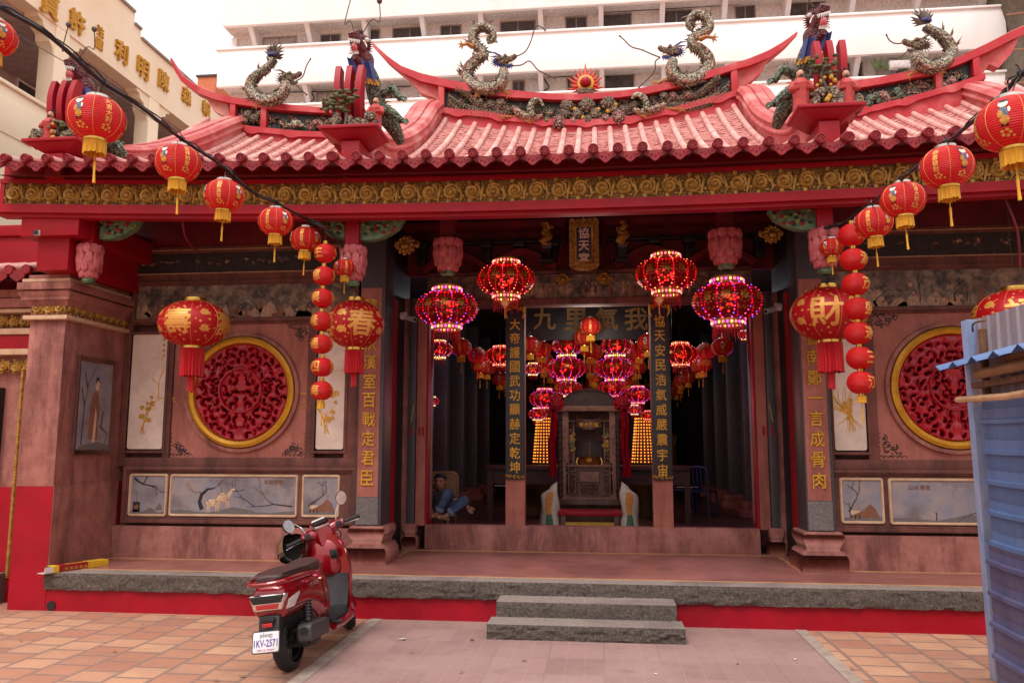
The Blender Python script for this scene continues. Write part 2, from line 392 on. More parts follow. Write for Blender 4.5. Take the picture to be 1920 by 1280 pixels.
# ---------------------------------------------------------------- ground
YF, YW, YD, ZF = 7.47, 8.52, 9.54, .365
YB, YE, YR = 7.1, 6.85, 11.0
XC = -.16
def mat_brick():
    t = NT('terracotta_paving'); mp = t.node('Mapping'); mp.inputs['Rotation'].default_value = (0, 0, R_(90))
    t.l(t.tc.outputs['Object'], mp.inputs[0])
    wob = t.node('VectorMath', operation='SCALE'); nz = t.node('TexNoise', Scale=5, Detail=3); t.l(mp.outputs[0], nz.inputs['Vector'])
    t.l(nz.outputs['Color'], wob.inputs[0]); wob.inputs['Scale'].default_value = .018
    ad = t.node('VectorMath', operation='ADD'); t.l(mp.outputs[0], ad.inputs[0]); t.l(wob.outputs[0], ad.inputs[1])
    br = t.node('TexBrick', Scale=1.0); br.offset = .5; br.squash = 1
    for k, v in (('Mortar Size', .019), ('Mortar Smooth', .35), ('Bias', .0), ('Brick Width', .26), ('Row Height', .31)): br.inputs[k].default_value = v
    br.inputs['Color1'].default_value = lin((202, 158, 126)); br.inputs['Color2'].default_value = lin((172, 118, 96)); br.inputs['Mortar'].default_value = lin((134, 114, 104))
    t.l(ad.outputs[0], br.inputs['Vector'])
    c = t.mix(t.ramp(t.noise(3.2, 8, .7), [(.35, (0, 0, 0)), (.75, (150, 150, 150))]), br.outputs['Color'], (150, 92, 76))
    c = t.mix(t.ramp(t.noise(1.1, 6, .7), [(.45, (0, 0, 0)), (.66, (190, 190, 190))]), c, (140, 108, 94))
    c = t.mix(t.ramp(t.noise(60, 5, .8), [(.45, (0, 0, 0)), (.6, (110, 110, 110))]), c, (126, 82, 66))
    c = t.mix(t.ramp(t.noise(14, 6, .7), [(.52, (0, 0, 0)), (.66, (130, 130, 130))]), c, (198, 148, 116))
    t.l(c, t.b.inputs['Base Color']); t.b.inputs['Roughness'].default_value = .7
    m = t.node('Math', operation='MULTIPLY_ADD'); t.l(t.noise(40, 6), m.inputs[0]); m.inputs[1].default_value = .5
    inv = t.node('Math', operation='SUBTRACT'); inv.inputs[0].default_value = 1; t.l(br.outputs['Fac'], inv.inputs[1]); t.l(inv.outputs[0], m.inputs[2])
    t.bump(m.outputs[0], .5, .008); return t.m
def mat_paver():
    t = NT('pink_concrete_pavers')
    def brick(w, h, mort):
        br = t.node('TexBrick', Scale=1.0); br.offset = 0
        for k, v in (('Mortar Size', mort), ('Mortar Smooth', .1), ('Brick Width', w), ('Row Height', h)): br.inputs[k].default_value = v
        t.l(t.tc.outputs['Object'], br.inputs['Vector']); return br
    b1 = brick(.42, .42, .006); b2 = brick(.14, .21, .003)
    b1.inputs['Color1'].default_value = lin((154, 122, 117)); b1.inputs['Color2'].default_value = lin((138, 106, 102)); b1.inputs['Mortar'].default_value = lin((112, 90, 84))
    c = b1.outputs['Color']
    k = t.node('Math', operation='MULTIPLY'); t.l(b2.outputs['Fac'], k.inputs[0]); k.inputs[1].default_value = .45
    c = t.mix(k.outputs[0], c, (176, 148, 138))
    c = t.mix(t.ramp(t.noise(70, 4, .7), [(.44, (0, 0, 0)), (.6, (90, 90, 90))]), c, (168, 140, 132))
    c = t.mix(t.ramp(t.noise(1.3, 7, .7), [(.42, (0, 0, 0)), (.62, (200, 200, 200))]), c, (168, 140, 132))
    c = t.mix(t.ramp(t.noise(2.6, 7, .75), [(.52, (0, 0, 0)), (.66, (190, 190, 190))]), c, (112, 84, 80))
    t.l(c, t.b.inputs['Base Color']); t.b.inputs['Roughness'].default_value = .75; t.bump(t.noise(120, 5), .3, .004); return t.m
def mat_rough_granite():
    t = NT('rough_hewn_granite')
    c = t.ramp(t.noise(45, 8, .75), [(.34, (70, 62, 57)), (.5, (110, 98, 90)), (.68, (150, 134, 122))])
    c = t.mix(t.ramp(t.noise(2.2, 5, .6), [(.45, (0, 0, 0)), (.7, (150, 150, 150))]), c, (88, 76, 70)); t.l(c, t.b.inputs['Base Color'])
    t.b.inputs['Roughness'].default_value = .85; t.bump(t.noise(34, 8, .8, stretch=(1, 1, 1.6)), 1, .045); return t.m
M['brick'] = mat_brick(); M['paver'] = mat_paver(); M['granite_rough'] = mat_rough_granite()
M['granite_top'] = mat('granite_top', (150, 136, 128), .75, col2=(122, 110, 104), ns=50, lo=.4, hi=.6, col3=(110, 98, 94), ns3=2, bump=.2, bs=90)
M['concrete'] = mat('concrete_edge', (166, 150, 138), .8, col2=(142, 124, 114), ns=9, bump=.3)
g = MB().add([(-150, -150, 0), (150, -150, 0), (150, 150, 0), (-150, 150, 0)], [(0, 1, 2, 3)]).build('ground', 'brick'); tag(g, kind='structure')
p = MB().add([(-2.08, -20, .004), (1.66, -20, .004), (1.66, YF-.005, .004), (-2.08, YF-.005, .004)], [(0, 1, 2, 3)]).build('path', 'paver'); tag(p, kind='structure')
e = MB()
for x in (-2.14, 1.66): e.add([(x, -20, .008), (x+.1, -20, .008), (x+.1, YF-.005, .008), (x, YF-.005, .008)], [(0, 1, 2, 3)])
tag(e.build('path_edging', 'concrete'), kind='structure')
# ---------------------------------------------------------------- temple
T = thing('temple', 'red Chinese temple with curved tiled roof, gold frieze and open doorway on a granite platform', 'temple', (XC, YF, 0))
def rough_slab(mb, x0, x1, y0, y1, z0, z1, step=.05, amp=.012, m=0, mt=1):
    """block with a hewn front face"""
    nu = max(2, int((x1-x0)/step)); nv = 6
    off = [[0 if j == nv else random.uniform(-amp, amp) for i in range(nu+1)] for j in range(nv+1)]
    low = [random.uniform(-.006, .006) for _ in range(nu+1)]
    def fn(u, v):
        i = round(u*nu); j = round(v*nv); return (x0+(x1-x0)*u, y0+off[j][i]-(.006 if 0 < j < nv else 0), z0+(z1-z0)*v+(low[i] if j == 0 else 0))
    mb.grid(fn, nu, nv, m, True)
    ey = [y0+random.uniform(-.004, .004) for i in range(nu+1)]
    vs = [(x0+(x1-x0)*i/nu, y0+off[nv][i], z1) for i in range(nu+1)]+[(x0+(x1-x0)*i/nu, y1, z1) for i in range(nu+1)]
    mb.add(vs, [(i, i+1, i+nu+2, i+nu+1) for i in range(nu)], mt)
    mb.add([(x0, y0, z0), (x0, y1, z0), (x0, y1, z1), (x0, y0, z1)], [(0, 1, 2, 3)], m)
    mb.add([(x1, y0, z0), (x1, y1, z0), (x1, y1, z1), (x1, y0, z1)], [(3, 2, 1, 0)], m)
XL, XR = -5.41, 2*XC+5.41
mb = MB(); mb.box(XL, XR, YF, 24, .0, ZF-.02); mb.build('platform', 'red', T)
mb = MB()
for a, b in zip((XL, -3.13, -1.18, .84, 3.06), (-3.134, -1.184, .836, 3.056, XR)):
    rough_slab(mb, a, b, YF-.03, YF+.2, ZF-.16, ZF, m=0, mt=1)
mb.build('platform_kerb', ['granite_rough', 'granite_top'], T)
mb = MB(); mb.box(XL, XR, YF+.2, YD+.15, ZF-.02, ZF-.001); mb.build('porch_floor', 'floor', T)
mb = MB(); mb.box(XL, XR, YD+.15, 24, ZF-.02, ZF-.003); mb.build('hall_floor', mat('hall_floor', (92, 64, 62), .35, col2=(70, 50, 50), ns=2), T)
mb = MB()
for x0, x1, y0, y1 in ((XL, XR, YF+.2, YF+.24), (XL, -2.7, YW-.09, YW-.04), (2.36, XR, YW-.09, YW-.04), (-2.28, 1.96, YD-.07, YD-.02)):
    mb.box(x0, x1, y0, y1, ZF-.01, ZF+.003)
mb.box(-2.3, -2.26, YW-.1, YD-.07, ZF-.01, ZF+.003); mb.box(1.94, 1.98, YW-.1, YD-.07, ZF-.01, ZF+.003)
mb.build('floor_border', 'yellow_line', T)
for x0, x1, y0, y1, z0, z1 in ((-.93, .62, 7.13, YF-.01, .0, .25), (-.97, .66, 6.83, 7.12, .0, .125)):
    mb = MB(); rough_slab(mb, x0, x1, y0, y1, z0+.002, z1, .04, .014); mb.build('step', ['granite_rough', 'granite_top'], T)
mb = MB(); mb.tube([(XL+.07, YF-.012, .05), (XL+.07, YF+.05, .05)], .045, 14); mb.build('drain_hole', 'black', T)
# --- walls of the two wings
def RC(x0, y0, x1, y1, Y):
    a = P(x0, y0, Y); b = P(x1, y1, Y); return a.x, b.x, b.z, a.z
def frame(mb, x0, x1, z0, z1, y0, y1, wd, m=0):
    """picture-frame moulding: four mitred bars"""
    o = [(x0, z0), (x1, z0), (x1, z1), (x0, z1)]; i = [(x0+wd, z0+wd), (x1-wd, z0+wd), (x1-wd, z1-wd), (x0+wd, z1-wd)]
    for k in range(4):
        q = (k+1) % 4; a, b, c, d = o[k], o[q], i[q], i[k]
        mb.hexa([(a[0], y1, a[1]), (b[0], y1, b[1]), (c[0], y1, c[1]), (d[0], y1, d[1])], [(a[0], y0, a[1]), (b[0], y0, b[1]), (c[0], y0, c[1]), (d[0], y0, d[1])], m)
def rrect(x0, x1, z0, z1, r, n=5):
    o = []
    for cx, cz, a in ((x1-r, z0+r, -90), (x1-r, z1-r, 0), (x0+r, z1-r, 90), (x0+r, z0+r, 180)):
        for k in range(n+1): q = R_(a+90*k/n); o.append((cx+r*math.cos(q), cz+r*math.sin(q)))
    return o
def branch(mb, p, ang, L, r, y, depth=3, m=0, spread=34):
    """painted twig, a millimetre proud of its panel"""
    pts = [Vector((p[0], y, p[1]))]; a = ang
    for k in range(5):
        a += random.uniform(-18, 18); q = pts[-1]; pts.append(Vector((q.x+L/5*math.cos(R_(a)), y, q.z+L/5*math.sin(R_(a)))))
    mb.tube(pts, [r*(1-.7*i/5) for i in range(6)], 4, m, sx=.3, up=(0, 0, 1))
    if depth > 0:
        for k in range(2):
            q = pts[random.randint(2, 5)]; branch(mb, (q.x, q.z), a+random.choice((-1, 1))*random.uniform(20, spread+14), L*.55, r*.6, y, depth-1, m, spread)
    return pts
def blob(mb, x, z, y, r, m=0, n=7, d=.003):
    ph = random.uniform(0, 6)
    mb.prism([(x+r*(1+.3*math.sin(3*k+ph))*math.cos(6.283*k/n), z+r*(1+.3*math.cos(2*k+ph))*math.sin(6.283*k/n)) for k in range(n)], y-d, y, m)
def flower(mb, x, z, y, r, m=0):
    for k in range(7):
        a = 6.283*k/7+random.random(); mb.prism([(x+r*.6*math.cos(a)+r*.45*math.cos(q*1.0472), z+r*.6*math.sin(a)+r*.36*math.sin(q*1.0472)) for q in range(6)], y-.004-.0008*k, y, m)
def spiral(c, r0, r1, turns, a0, y, n=14, flip=1):
    return [Vector((c[0]+(r0+(r1-r0)*i/n)*math.cos(a0+flip*turns*6.283*i/n), y, c[1]+(r0+(r1-r0)*i/n)*math.sin(a0+flip*turns*6.283*i/n))) for i in range(n+1)]
def window(cx, cz, s):
    """round carved lattice window in a gold ring; s = +1 left wing, -1 right wing"""
    w = MB(); n = 72; WX = Matrix.Translation((cx, 0, cz)) @ Matrix.Diagonal((.9, 1, .9, 1)) @ Matrix.Translation((-cx, 0, -cz))
    ring = [(math.cos(6.28319*k/n), math.sin(6.28319*k/n)) for k in range(n)]
    prof = [(.60, YW-.01), (.612, YW-.045), (.65, YW-.06), (.685, YW-.045), (.692, YW-.0)]
    vs = []; fs = []
    for r, y in prof: vs += [(cx+r*c, y, cz+r*q) for c, q in ring]
    for i in range(len(prof)-1): fs += [(i*n+j, i*n+(j+1) % n, (i+1)*n+(j+1) % n, (i+1)*n+j) for j in range(n)]
    w.add(vs, fs, 0, True); W_ = w.xf(WX).build('round_window', 'gold_ring', T)
    o = MB(); vs = []; fs = []; prof = [(.693, YW-.0), (.70, YW-.03), (.742, YW-.03), (.75, YW+.01)]
    for r, y in prof: vs += [(cx+r*c, y, cz+r*q) for c, q in ring]
    for i in range(len(prof)-1): fs += [(i*n+j, i*n+(j+1) % n, (i+1)*n+(j+1) % n, (i+1)*n+j) for j in range(n)]
    o.add(vs, fs, 0, True); o.xf(WX).build('window_surround', 'plaster', W_)
    b = MB(); b.prism([(cx+.605*c, cz+.605*q) for c, q in ring], YW+.06, YW+.09); b.xf(WX).build('backing', 'lattice_back', W_)
    # carved plate: rounded red relief pierced by comma shaped holes, the same left and right of the axis
    rr = random.Random(5 if s > 0 else 9); holes = []; L = MB(); N_ = 140; RL = .60; y = YW+.0
    for k in range(2600):
        a = rr.uniform(0, 6.283); d = .555*math.sqrt(rr.random()); px, pz = abs(d*math.cos(a)), d*math.sin(a)
        if px < .035 or d > .565: continue
        if any((px-h[0])**2+(pz-h[1])**2 < .068**2 for h in holes): continue
        if abs(math.hypot(px, pz-.02)-.27) < .03: continue
        holes.append((px, pz, rr.uniform(0, 6.28), rr.uniform(.018, .042), rr.uniform(1.4, 3.0)*rr.choice((-1, 1)), rr.uniform(.0105, .0175)))
    cap = []
    for px, pz, a0, rad, sweep_, wd in holes:
        ccx, ccz = px-rad*math.cos(a0), pz-rad*math.sin(a0)
        for t in range(7): u = t/6-.5; cap.append((ccx+rad*math.cos(a0+u*sweep_), ccz+rad*math.sin(a0+u*sweep_), wd*(1.25-.85*t/6)))
    cell = {}
    for c_ in cap: cell.setdefault((int(c_[0]/.06), int((c_[1]+1)/.06)), []).append(c_)
    def fd(x, z):
        x = abs(x); ci, cj = int(x/.06), int((z+1)/.06); m_ = .05
        for i_ in (-1, 0, 1):
            for j_ in (-1, 0, 1):
                for a, b_, w_ in cell.get((ci+i_, cj+j_), ()): m_ = min(m_, math.hypot(x-a, z-b_)-w_)
        return min(m_, RL-.0-math.hypot(x, z))
    st = 2*RL/N_; G = [[fd(-RL+st*i, -RL+st*j) for i in range(N_+1)] for j in range(N_+1)]; idx = {}; vs = []; fs = []; edge = []
    def hy(x, z, d): return y-.012-.016*(1-(1-min(1, max(0, d)/.016))**2)-.007*math.sin(43*abs(x)+7)*math.sin(39*z)
    def vtx(key, x, z, d):
        if key not in idx: idx[key] = len(vs); vs.append((cx+x, hy(x, z, d), cz+z))
        return idx[key]
    for j in range(N_):
        for i in range(N_):
            cn = [(i, j), (i+1, j), (i+1, j+1), (i, j+1)]; poly = []; cr = []
            for k in range(4):
                a, b_ = cn[k], cn[(k+1) % 4]; da, db = G[a[1]][a[0]], G[b_[1]][b_[0]]
                if da > 0: poly.append(vtx(a, -RL+st*a[0], -RL+st*a[1], da))
                if (da > 0) != (db > 0):
                    t = da/(da-db); q_ = vtx((min(a, b_), max(a, b_)), -RL+st*(a[0]+t*(b_[0]-a[0])), -RL+st*(a[1]+t*(b_[1]-a[1])), 0); poly.append(q_); cr.append(q_)
            if len(poly) >= 3: fs.append(poly)
            if len(cr) == 2: edge.append(cr)
    L.add(vs, fs, 0, True); k = len(vs)
    for a, b_ in edge:
        va, vb = Vector(vs[a]), Vector(vs[b_]); o_ = Vector((0, .05, 0)); L.add([va, vb, vb+o_, va+o_], [(0, 1, 2, 3)], 0, True)
    for px, pz, a0, rad, sweep_, wd in holes:      # raised scroll lines beside the holes
        for sx in (-1, 1):
            q_ = [Vector((cx+sx*(px-rad*math.cos(a0)+(rad+wd+.008)*math.cos(a0+(t/6-.5)*sweep_)), y-.032, cz+pz-rad*math.sin(a0)+(rad+wd+.008)*math.sin(a0+(t/6-.5)*sweep_))) for t in range(7)]
            L.tube(q_, [.003, .006, .007, .008, .007, .006, .009], 5)
    for q_, r_, yy in ((.27, .014, -.05),): L.tube([(cx+q_*math.cos(6.283*k/48), y+yy, cz+.02+q_*math.sin(6.283*k/48)) for k in range(49)], r_, 6)
    L.xf(WX).build('lattice', 'lattice', W_)
    return W_
def gold_tree(mb, x0, x1, z0, z1, y, orchid=False):
    cx = (x0+x1)/2; h = z1-z0
    if orchid:
        for k in range(14):
            a = random.uniform(60, 170); branch(mb, (cx-.02, z0+.28*h), a, h*random.uniform(.18, .34), .006, y, 0)
            branch(mb, (cx+.0, z0+.3*h), random.uniform(250, 300), h*.16, .005, y, 0)
        for k in range(10): flower(mb, cx+random.uniform(-.06, .05), z0+h*random.uniform(.25, .42), y, .022)
    else:
        pts = branch(mb, (cx-.05, z0+.13*h), 84, h*.34, .010, y, 2, spread=50); branch(mb, (cx-.01, z0+.13*h), 95, h*.2, .008, y, 1)
        branch(mb, (pts[-1].x, pts[-1].z), 88, h*.3, .007, y, 2, spread=60)
        for k in range(9): flower(mb, cx+random.uniform(-.055, .07), z0+h*random.uniform(.24, .5), y, random.uniform(.018, .034))
M['mural_tan'] = mat('mural_tan', (170, 142, 122), .75, col2=(124, 98, 82), ns=22)
def wing(s):
    """s=+1 the left wing as measured, s=-1 the right one (mirrored about the two windows)"""
    wl, wr = -3.99, 3.56; cxw = wl if s > 0 else wr; cz = 2.185
    mx = (lambda x: x) if s > 0 else (lambda x: wr-(x-wl))
    def rc(x0, y0, x1, y1):
        a, b, z0, z1 = RC(x0, y0, x1, y1, YW); a, b = mx(a), mx(b); return min(a, b), max(a, b), z0, z1
    xa, xb = (XL, -2.62) if s > 0 else (mx(-2.62-.06), XR)
    wall = MB(); wall.box(xa, xb, YW+.1, YW+.3, ZF-.01, 4.35); WL = wall.build('wing_wall', 'plaster_frame', T)
    base = MB(); z1 = P(450, 987, YW).z; base.box(xa, xb, YW-.035, YW+.1, ZF-.01, z1); base.build('wall_base', 'plaster', WL)
    # flat field of the wall between the mouldings
    zt = P(450, 606, YW).z; zm0 = P(450, 872, YW).z
    fr = MB()
    gx0, gx1, _, _ = rc(250, 620, 305, 845); hx0, hx1, _, _ = rc(597, 620, 645, 845)
    sx0, sx1, sz0, sz1 = rc(331, 606, 572, 858)
    cols = sorted([xa, xb, gx0, gx1, sx0, sx1, hx0, hx1])
    for k in (0, 2, 4, 6): fr.box(cols[k], cols[k+1], YW-.02, YW+.1, zm0, zt+.02)
    fr.box(xa, xb, YW-.022, YW+.1, zm0-.012, sz0+.0); fr.box(xa, xb, YW-.022, YW+.1, zt-.004, P(450, 596, YW).z)
    fr.build('wall_frame', 'plaster_frame', WL, bevel=.006)
    sp = MB(); n = 64                                   # square field with its round hole
    vs = []; 
    for k in range(n):
        q = 6.28319*k/n; c, q2 = math.cos(q), math.sin(q); m_ = 1/max(abs(c), abs(q2))
        X = cxw+c*m_*(sx1-sx0)/2*1.0; Z = cz+q2*m_*(sz1-sz0)/2
        X = min(max((sx0+sx1)/2+c*m_*(sx1-sx0)/2, sx0), sx1); Z = min(max((sz0+sz1)/2+q2*m_*(sz1-sz0)/2, sz0), sz1)
        vs += [(X, YW+.01, Z), (cxw+.66*c, YW+.01, cz+.66*q2)]
    sp.add(vs, [(2*k, 2*((k+1) % n), 2*((k+1) % n)+1, 2*k+1) for k in range(n)])
    sp.build('spandrel_panel', 'pink_stone', WL)
    for ax in (-1, 1):                                  # black brush ornament in the four corners
        for az in (-1, 1):
            ik = MB()
            ex, ez = (sx1 if ax > 0 else sx0), (sz1 if az > 0 else sz0)
            for k in range(26):
                u, v = random.random(), random.random()
                if u+v > 1.05: continue
                x, z = ex-ax*(.04+.2*u), ez-az*(.04+.2*v)
                if (x-cxw)**2+(z-cz)**2 < .74**2: continue
                ik.tube(spiral((x, z), .004, random.uniform(.018, .04), random.uniform(.5, 1.1), random.uniform(0, 6), YW+.007, 7), .0045, 4, sx=.3)
                for _ in range(2): blob(ik, x+random.uniform(-.03, .03), z+random.uniform(-.03, .03), YW+.009, .006, n=5, d=.002)
            for k in range(6):
                ik.tube(spiral((ex-ax*.02-ax*.045*k, ez-az*.018), .022, .022, .5, 0 if az < 0 else math.pi, YW+.007, 6), .0035, 4, sx=.3)
                ik.tube(spiral((ex-ax*.018, ez-az*.02-az*.045*k), .022, .022, .5, -math.pi/2 if ax > 0 else math.pi/2, YW+.007, 6), .0035, 4, sx=.3)
            ik.build('brush_ornament', 'ink', WL)
    window(cxw, cz, s)
    for k, (x0, x1) in enumerate(((gx0, gx1), (hx0, hx1))):
        z0, z1_ = P(620, 842, YW).z, P(620, 622, YW).z
        f = MB(); frame(f, x0-.03, x1+.03, z0-.045, z1_+.03, YW-.03, YW+.06, .03); f.build('panel_moulding', 'plaster_frame', WL, bevel=.004)
        b = MB(); b.prism(rrect(x0+.01, x1-.01, z0, z1_, .025), YW-.005, YW+.06); B_ = b.build('marble_panel', 'white_panel', WL)
        gt = MB(); gold_tree(gt, x0, x1, z0, z1_, YW-.006, orchid=(s < 0 and k == 1)); 
        if k == 0: column_text(gt, '壽祿福喜', (x1-.05, YW-.006, z1_-.06), (x1-.05, YW-.006, z1_-.25), .035)
        gt.build('gilt_painting', 'gold_text', B_)
    # lower row of three painted panels in cream frames
    x0, x1, z0, z1_ = rc(236, 873, 668, 984); f = MB(); frame(f, x0, x1, z0+.0, z1_, YW-.045, YW+.1, .04); frame(f, x0+.04, x1-.04, z0+.04, z1_-.04, YW-.03, YW+.1, .02); f.build('panel_moulding', 'plaster_frame', WL, bevel=.005)
    b = MB(); b.box(x0+.05, x1-.05, YW-.005, YW+.1, z0+.05, z1_-.05); b.build('panel_field', 'plaster_frame', WL)
    for k, q in enumerate(((245, 887, 313, 968), (321, 888, 558, 970), (568, 889, 637, 970))):
        a, b_, c, d = rc(*q); f = MB(); out = rrect(a, b_, c, d, .03); inn = rrect(a+.03, b_-.03, c+.03, d-.03, .012); n = len(out)
        vs = [(x, YW-.012, z) for x, z in out]+[(x, YW-.03, z) for x, z in rrect(a+.008, b_-.008, c+.008, d-.008, .025)]+[(x, YW-.03, z) for x, z in rrect(a+.022, b_-.022, c+.022, d-.022, .016)]+[(x, YW-.014, z) for x, z in inn]
        f.add(vs, [(r*n+i, r*n+(i+1) % n, (r+1)*n+(i+1) % n, (r+1)*n+i) for r in range(3) for i in range(n)], 0)
        FR = f.build('painting_frame', 'cream', WL)
        pn = MB(); pn.prism(inn, YW-.015, YW-.006); pn.build('painting', 'sky_panel', FR)
        ik = MB(); y = YW-.016; wd = b_-a
        gz = [(a+.032+(wd-.064)*i/10, c+.03+(.05+.03*math.sin(i*1.3+k))*(1-.5*abs(i-5)/5)) for i in range(11)]
        ik.prism([(a+.032, c+.032)]+gz+[(b_-.032, c+.032)], y-.001, y+.004, 1)
        if k == 1 and s > 0:      # deer under an old pine
            bx = a+wd*.26
            ik.tube([(bx+dx, y, c+dz) for dx, dz in ((.0, .08), (-.03, .16), (-.01, .24), (.06, .3), (.14, .31))], [.026, .022, .02, .014, .006], 5, 0, sx=.3)
            branch(ik, (bx-.01, c+.26), 160, .16, .007, y, 2, 3); branch(ik, (bx+.1, c+.3), 20, .1, .006, y, 2, 0)
            for dx, h in ((.12, .0), (.24, .05)):
                ik.ell((bx+dx, y, c+.15+h), (.075, .004, .04), 10, 2); ik.tube([(bx+dx+.06, y, c+.17+h), (bx+dx+.1, y, c+.23+h)], [.025, .015], 6, 2, sx=.3)
                ik.ell((bx+dx+.115, y, c+.245+h), (.026, .004, .016), 8, 2)
                for q in (-.05, -.03, .04, .06): ik.tube([(bx+dx+q, y, c+.13+h), (bx+dx+q*1.2, y, c+.05+h)], [.009, .005], 4, 2, sx=.4)
                for _ in range(6): blob(ik, bx+dx+random.uniform(-.06, .06), c+.15+h+random.uniform(-.02, .025), y-.004, .008, 3, 6, .001)
                branch(ik, (bx+dx+.11, c+.26+h), 110, .06, .003, y, 1, 0)
            branch(ik, (b_-.06, c+.12), 165, wd*.36, .008, y, 3); branch(ik, (a+wd*.58, c+.3), 200, .09, .006, y, 2)
            put_text(ik, '松鹿同春', (b_-.28, y, d-.08), .05, m=3)
        elif k == 1:
            branch(ik, (b_-.04, c+.16), 172, wd*.62, .009, y, 4); branch(ik, (a+wd*.3, c+.05), 80, .08, .006, y, 1); put_text(ik, '山水清音', (a+.3, y, d-.09), .05, m=3)
        elif k == 0:
            branch(ik, (a+.06, d-.05), -52, .3, .012, y, 3); ik.box(a+.06, a+.14, y-.001, y+.004, c+.05, c+.16, 0); ik.tube([(a+.1, y, c+.16), (a+.1, y, c+.28)], .002, 4)
            blob(ik, a+.1, c+.1, y-.001, .03, 3, 8, .001); ik.prism([(b_-.14, c+.07), (b_-.05, c+.07), (b_-.06, c+.12), (b_-.09, c+.15)], y-.001, y+.004, 1)
        else:
            ik.prism([(a+.06, c+.06), (b_-.05, c+.06), (b_-.09, c+.15), (b_-.14, c+.2), (b_-.2, c+.14)], y-.0015, y+.004, 3)
            branch(ik, (a+.08, c+.12), 60, .24, .008, y, 3); branch(ik, (a+.1, c+.05), 85, .14, .006, y, 2)
            ik.box(a+.1, a+.19, y-.001, y+.004, c+.09, c+.13, 2)
            for q in range(3): ik.tube([(a+.1+.04*q, y, c+.05), (a+.1+.04*q, y, c+.09)], .006, 4, 0)
        ik.build('painted_scene', ['ink', M['granite_grey'], 'cream', 'ink_brown'], FR)
    # dark painted friezes above
    x0, x1, z0, z1_ = rc(260, 536, 668, 593); f = MB(); frame(f, x0-.04, x1+.04, z0-.04, z1_+.04, YW-.05, YW+.1, .04); f.build('frieze_moulding', 'plaster_frame', WL, bevel=.006)
    b = MB(); b.box(x0, x1, YW-.01, YW+.08, z0, z1_); B_ = b.build('landscape_frieze', 'mural', WL)
    ik = MB(); y = YW-.011
    for k in range(44):
        x = random.uniform(x0+.08, x1-.08); hh = random.uniform(.04, .2); q = random.uniform(.03, .13)
        ik.prism([(x-q, z0+.01), (x+q, z0+.01), (x+q*.5, z0+hh*.7), (x+q*.1, z0+hh), (x-q*.6, z0+hh*.6)], y-.0006*(k % 5)-.001, y, k % 3)
    for k in range(16):                                 # clouds, crowds and roofs of the painted story
        x = random.uniform(x0+.06, x1-.06); zc_ = z0+random.uniform(.05, .26); blob(ik, x, zc_, y-.003-.0003*(k % 7), random.uniform(.01, .026), k % 3, 8, .001)
    for k in range(7): branch(ik, (random.uniform(x0+.2, x1-.2), z0+.05), random.uniform(60, 120), .16, .006, y-.003, 3, 3)
    for k in range(18):
        x = random.uniform(x0+.1, x1-.1); ik.ell((x, y, z0+.06), (.01, .004, .03), 6, k % 3); ik.ell((x, y, z0+.1), (.008, .004, .009), 6, 2)
    ik.build('painted_landscape', ['paint_fig', M['mural_tan'], 'ink_brown', 'ink'], B_)
    x0, x1, z0, z1_ = rc(238, 475, 668, 506); b = MB(); b.box(x0, x1, YW-.04, YW+.1, z0, z1_); B_ = b.build('flower_frieze', 'mural_strip', WL)
    ln = MB()
    for z in (z0-.012, z1_+.001): ln.box(x0-.02, x1+.02, YW-.055, YW+.1, z, z+.011)
    ln.build('frieze_edge', 'paint_fig', B_)
    ik = MB()
    for k in range(30):
        x = random.uniform(x0+.05, x1-.05); z = (z0+z1_)/2+random.uniform(-.03, .03)
        for q in range(random.randint(3, 6)):
            a = random.uniform(0, 6.28); ik.tube([(x, YW-.041, z), (x+.035*math.cos(a), YW-.041, z+.03*math.sin(a))], [.007, .002], 4, k % 3, sx=.3)
    ik.build('painted_flowers', ['paint_fig', 'ink_brown', M['granite_grey']], B_)
    b = MB(); b.box(xa, xb, YW-.03, YW+.1, P(450, 534, YW).z, P(450, 508, YW).z); b.box(xa, xb, YW-.05, YW+.1, P(450, 474, YW).z, P(450, 462, YW).z)
    b.build('cornice', 'plaster_frame', WL, bevel=.008)
    b = MB(); b.box(xa, xb, YW-.02, YW+.1, P(450, 461, YW).z, 4.32); b.build('lintel', 'red_dark', WL)
wing(1); wing(-1)
# --- carved gold scroll ornament, real relief
def motif(mb, c, A, B, s, flip=1, m=0):
    """one foliage scroll of size s in the plane A,B; relief towards -(A x B)... towards the viewer"""
    A = Vector(A); B = Vector(B); N = A.cross(B).normalized(); c = Vector(c)
    f = lambda a, b, d=0: c+A*a*s+B*b*s+N*d*s
    k = 18; mb.tube([f((.06+.38*i/k)*math.cos(2.1*6.283*i/k*flip+.6), (.06+.38*i/k)*math.sin(2.1*6.283*i/k*flip+.6)*1.0, .05) for i in range(k+1)], [s*(.075+.05*math.sin(math.pi*i/k)) for i in range(k+1)], 5, m, sx=1)
    mb.ell(f(0, 0, .1), s*.15, 7, m)
    for q in range(7):
        a = q*.9; mb.ell(f(.5*math.cos(a), .5*math.sin(a), .02), s*(.08+.04*(q % 3)), 5, m)
    mb.tube([f(.42, -.5*flip, 0), f(.5, -.1*flip, .08), f(.58, .3*flip, .05), f(.44, .52*flip, 0)], [s*.05, s*.1, s*.09, s*.03], 5, m)
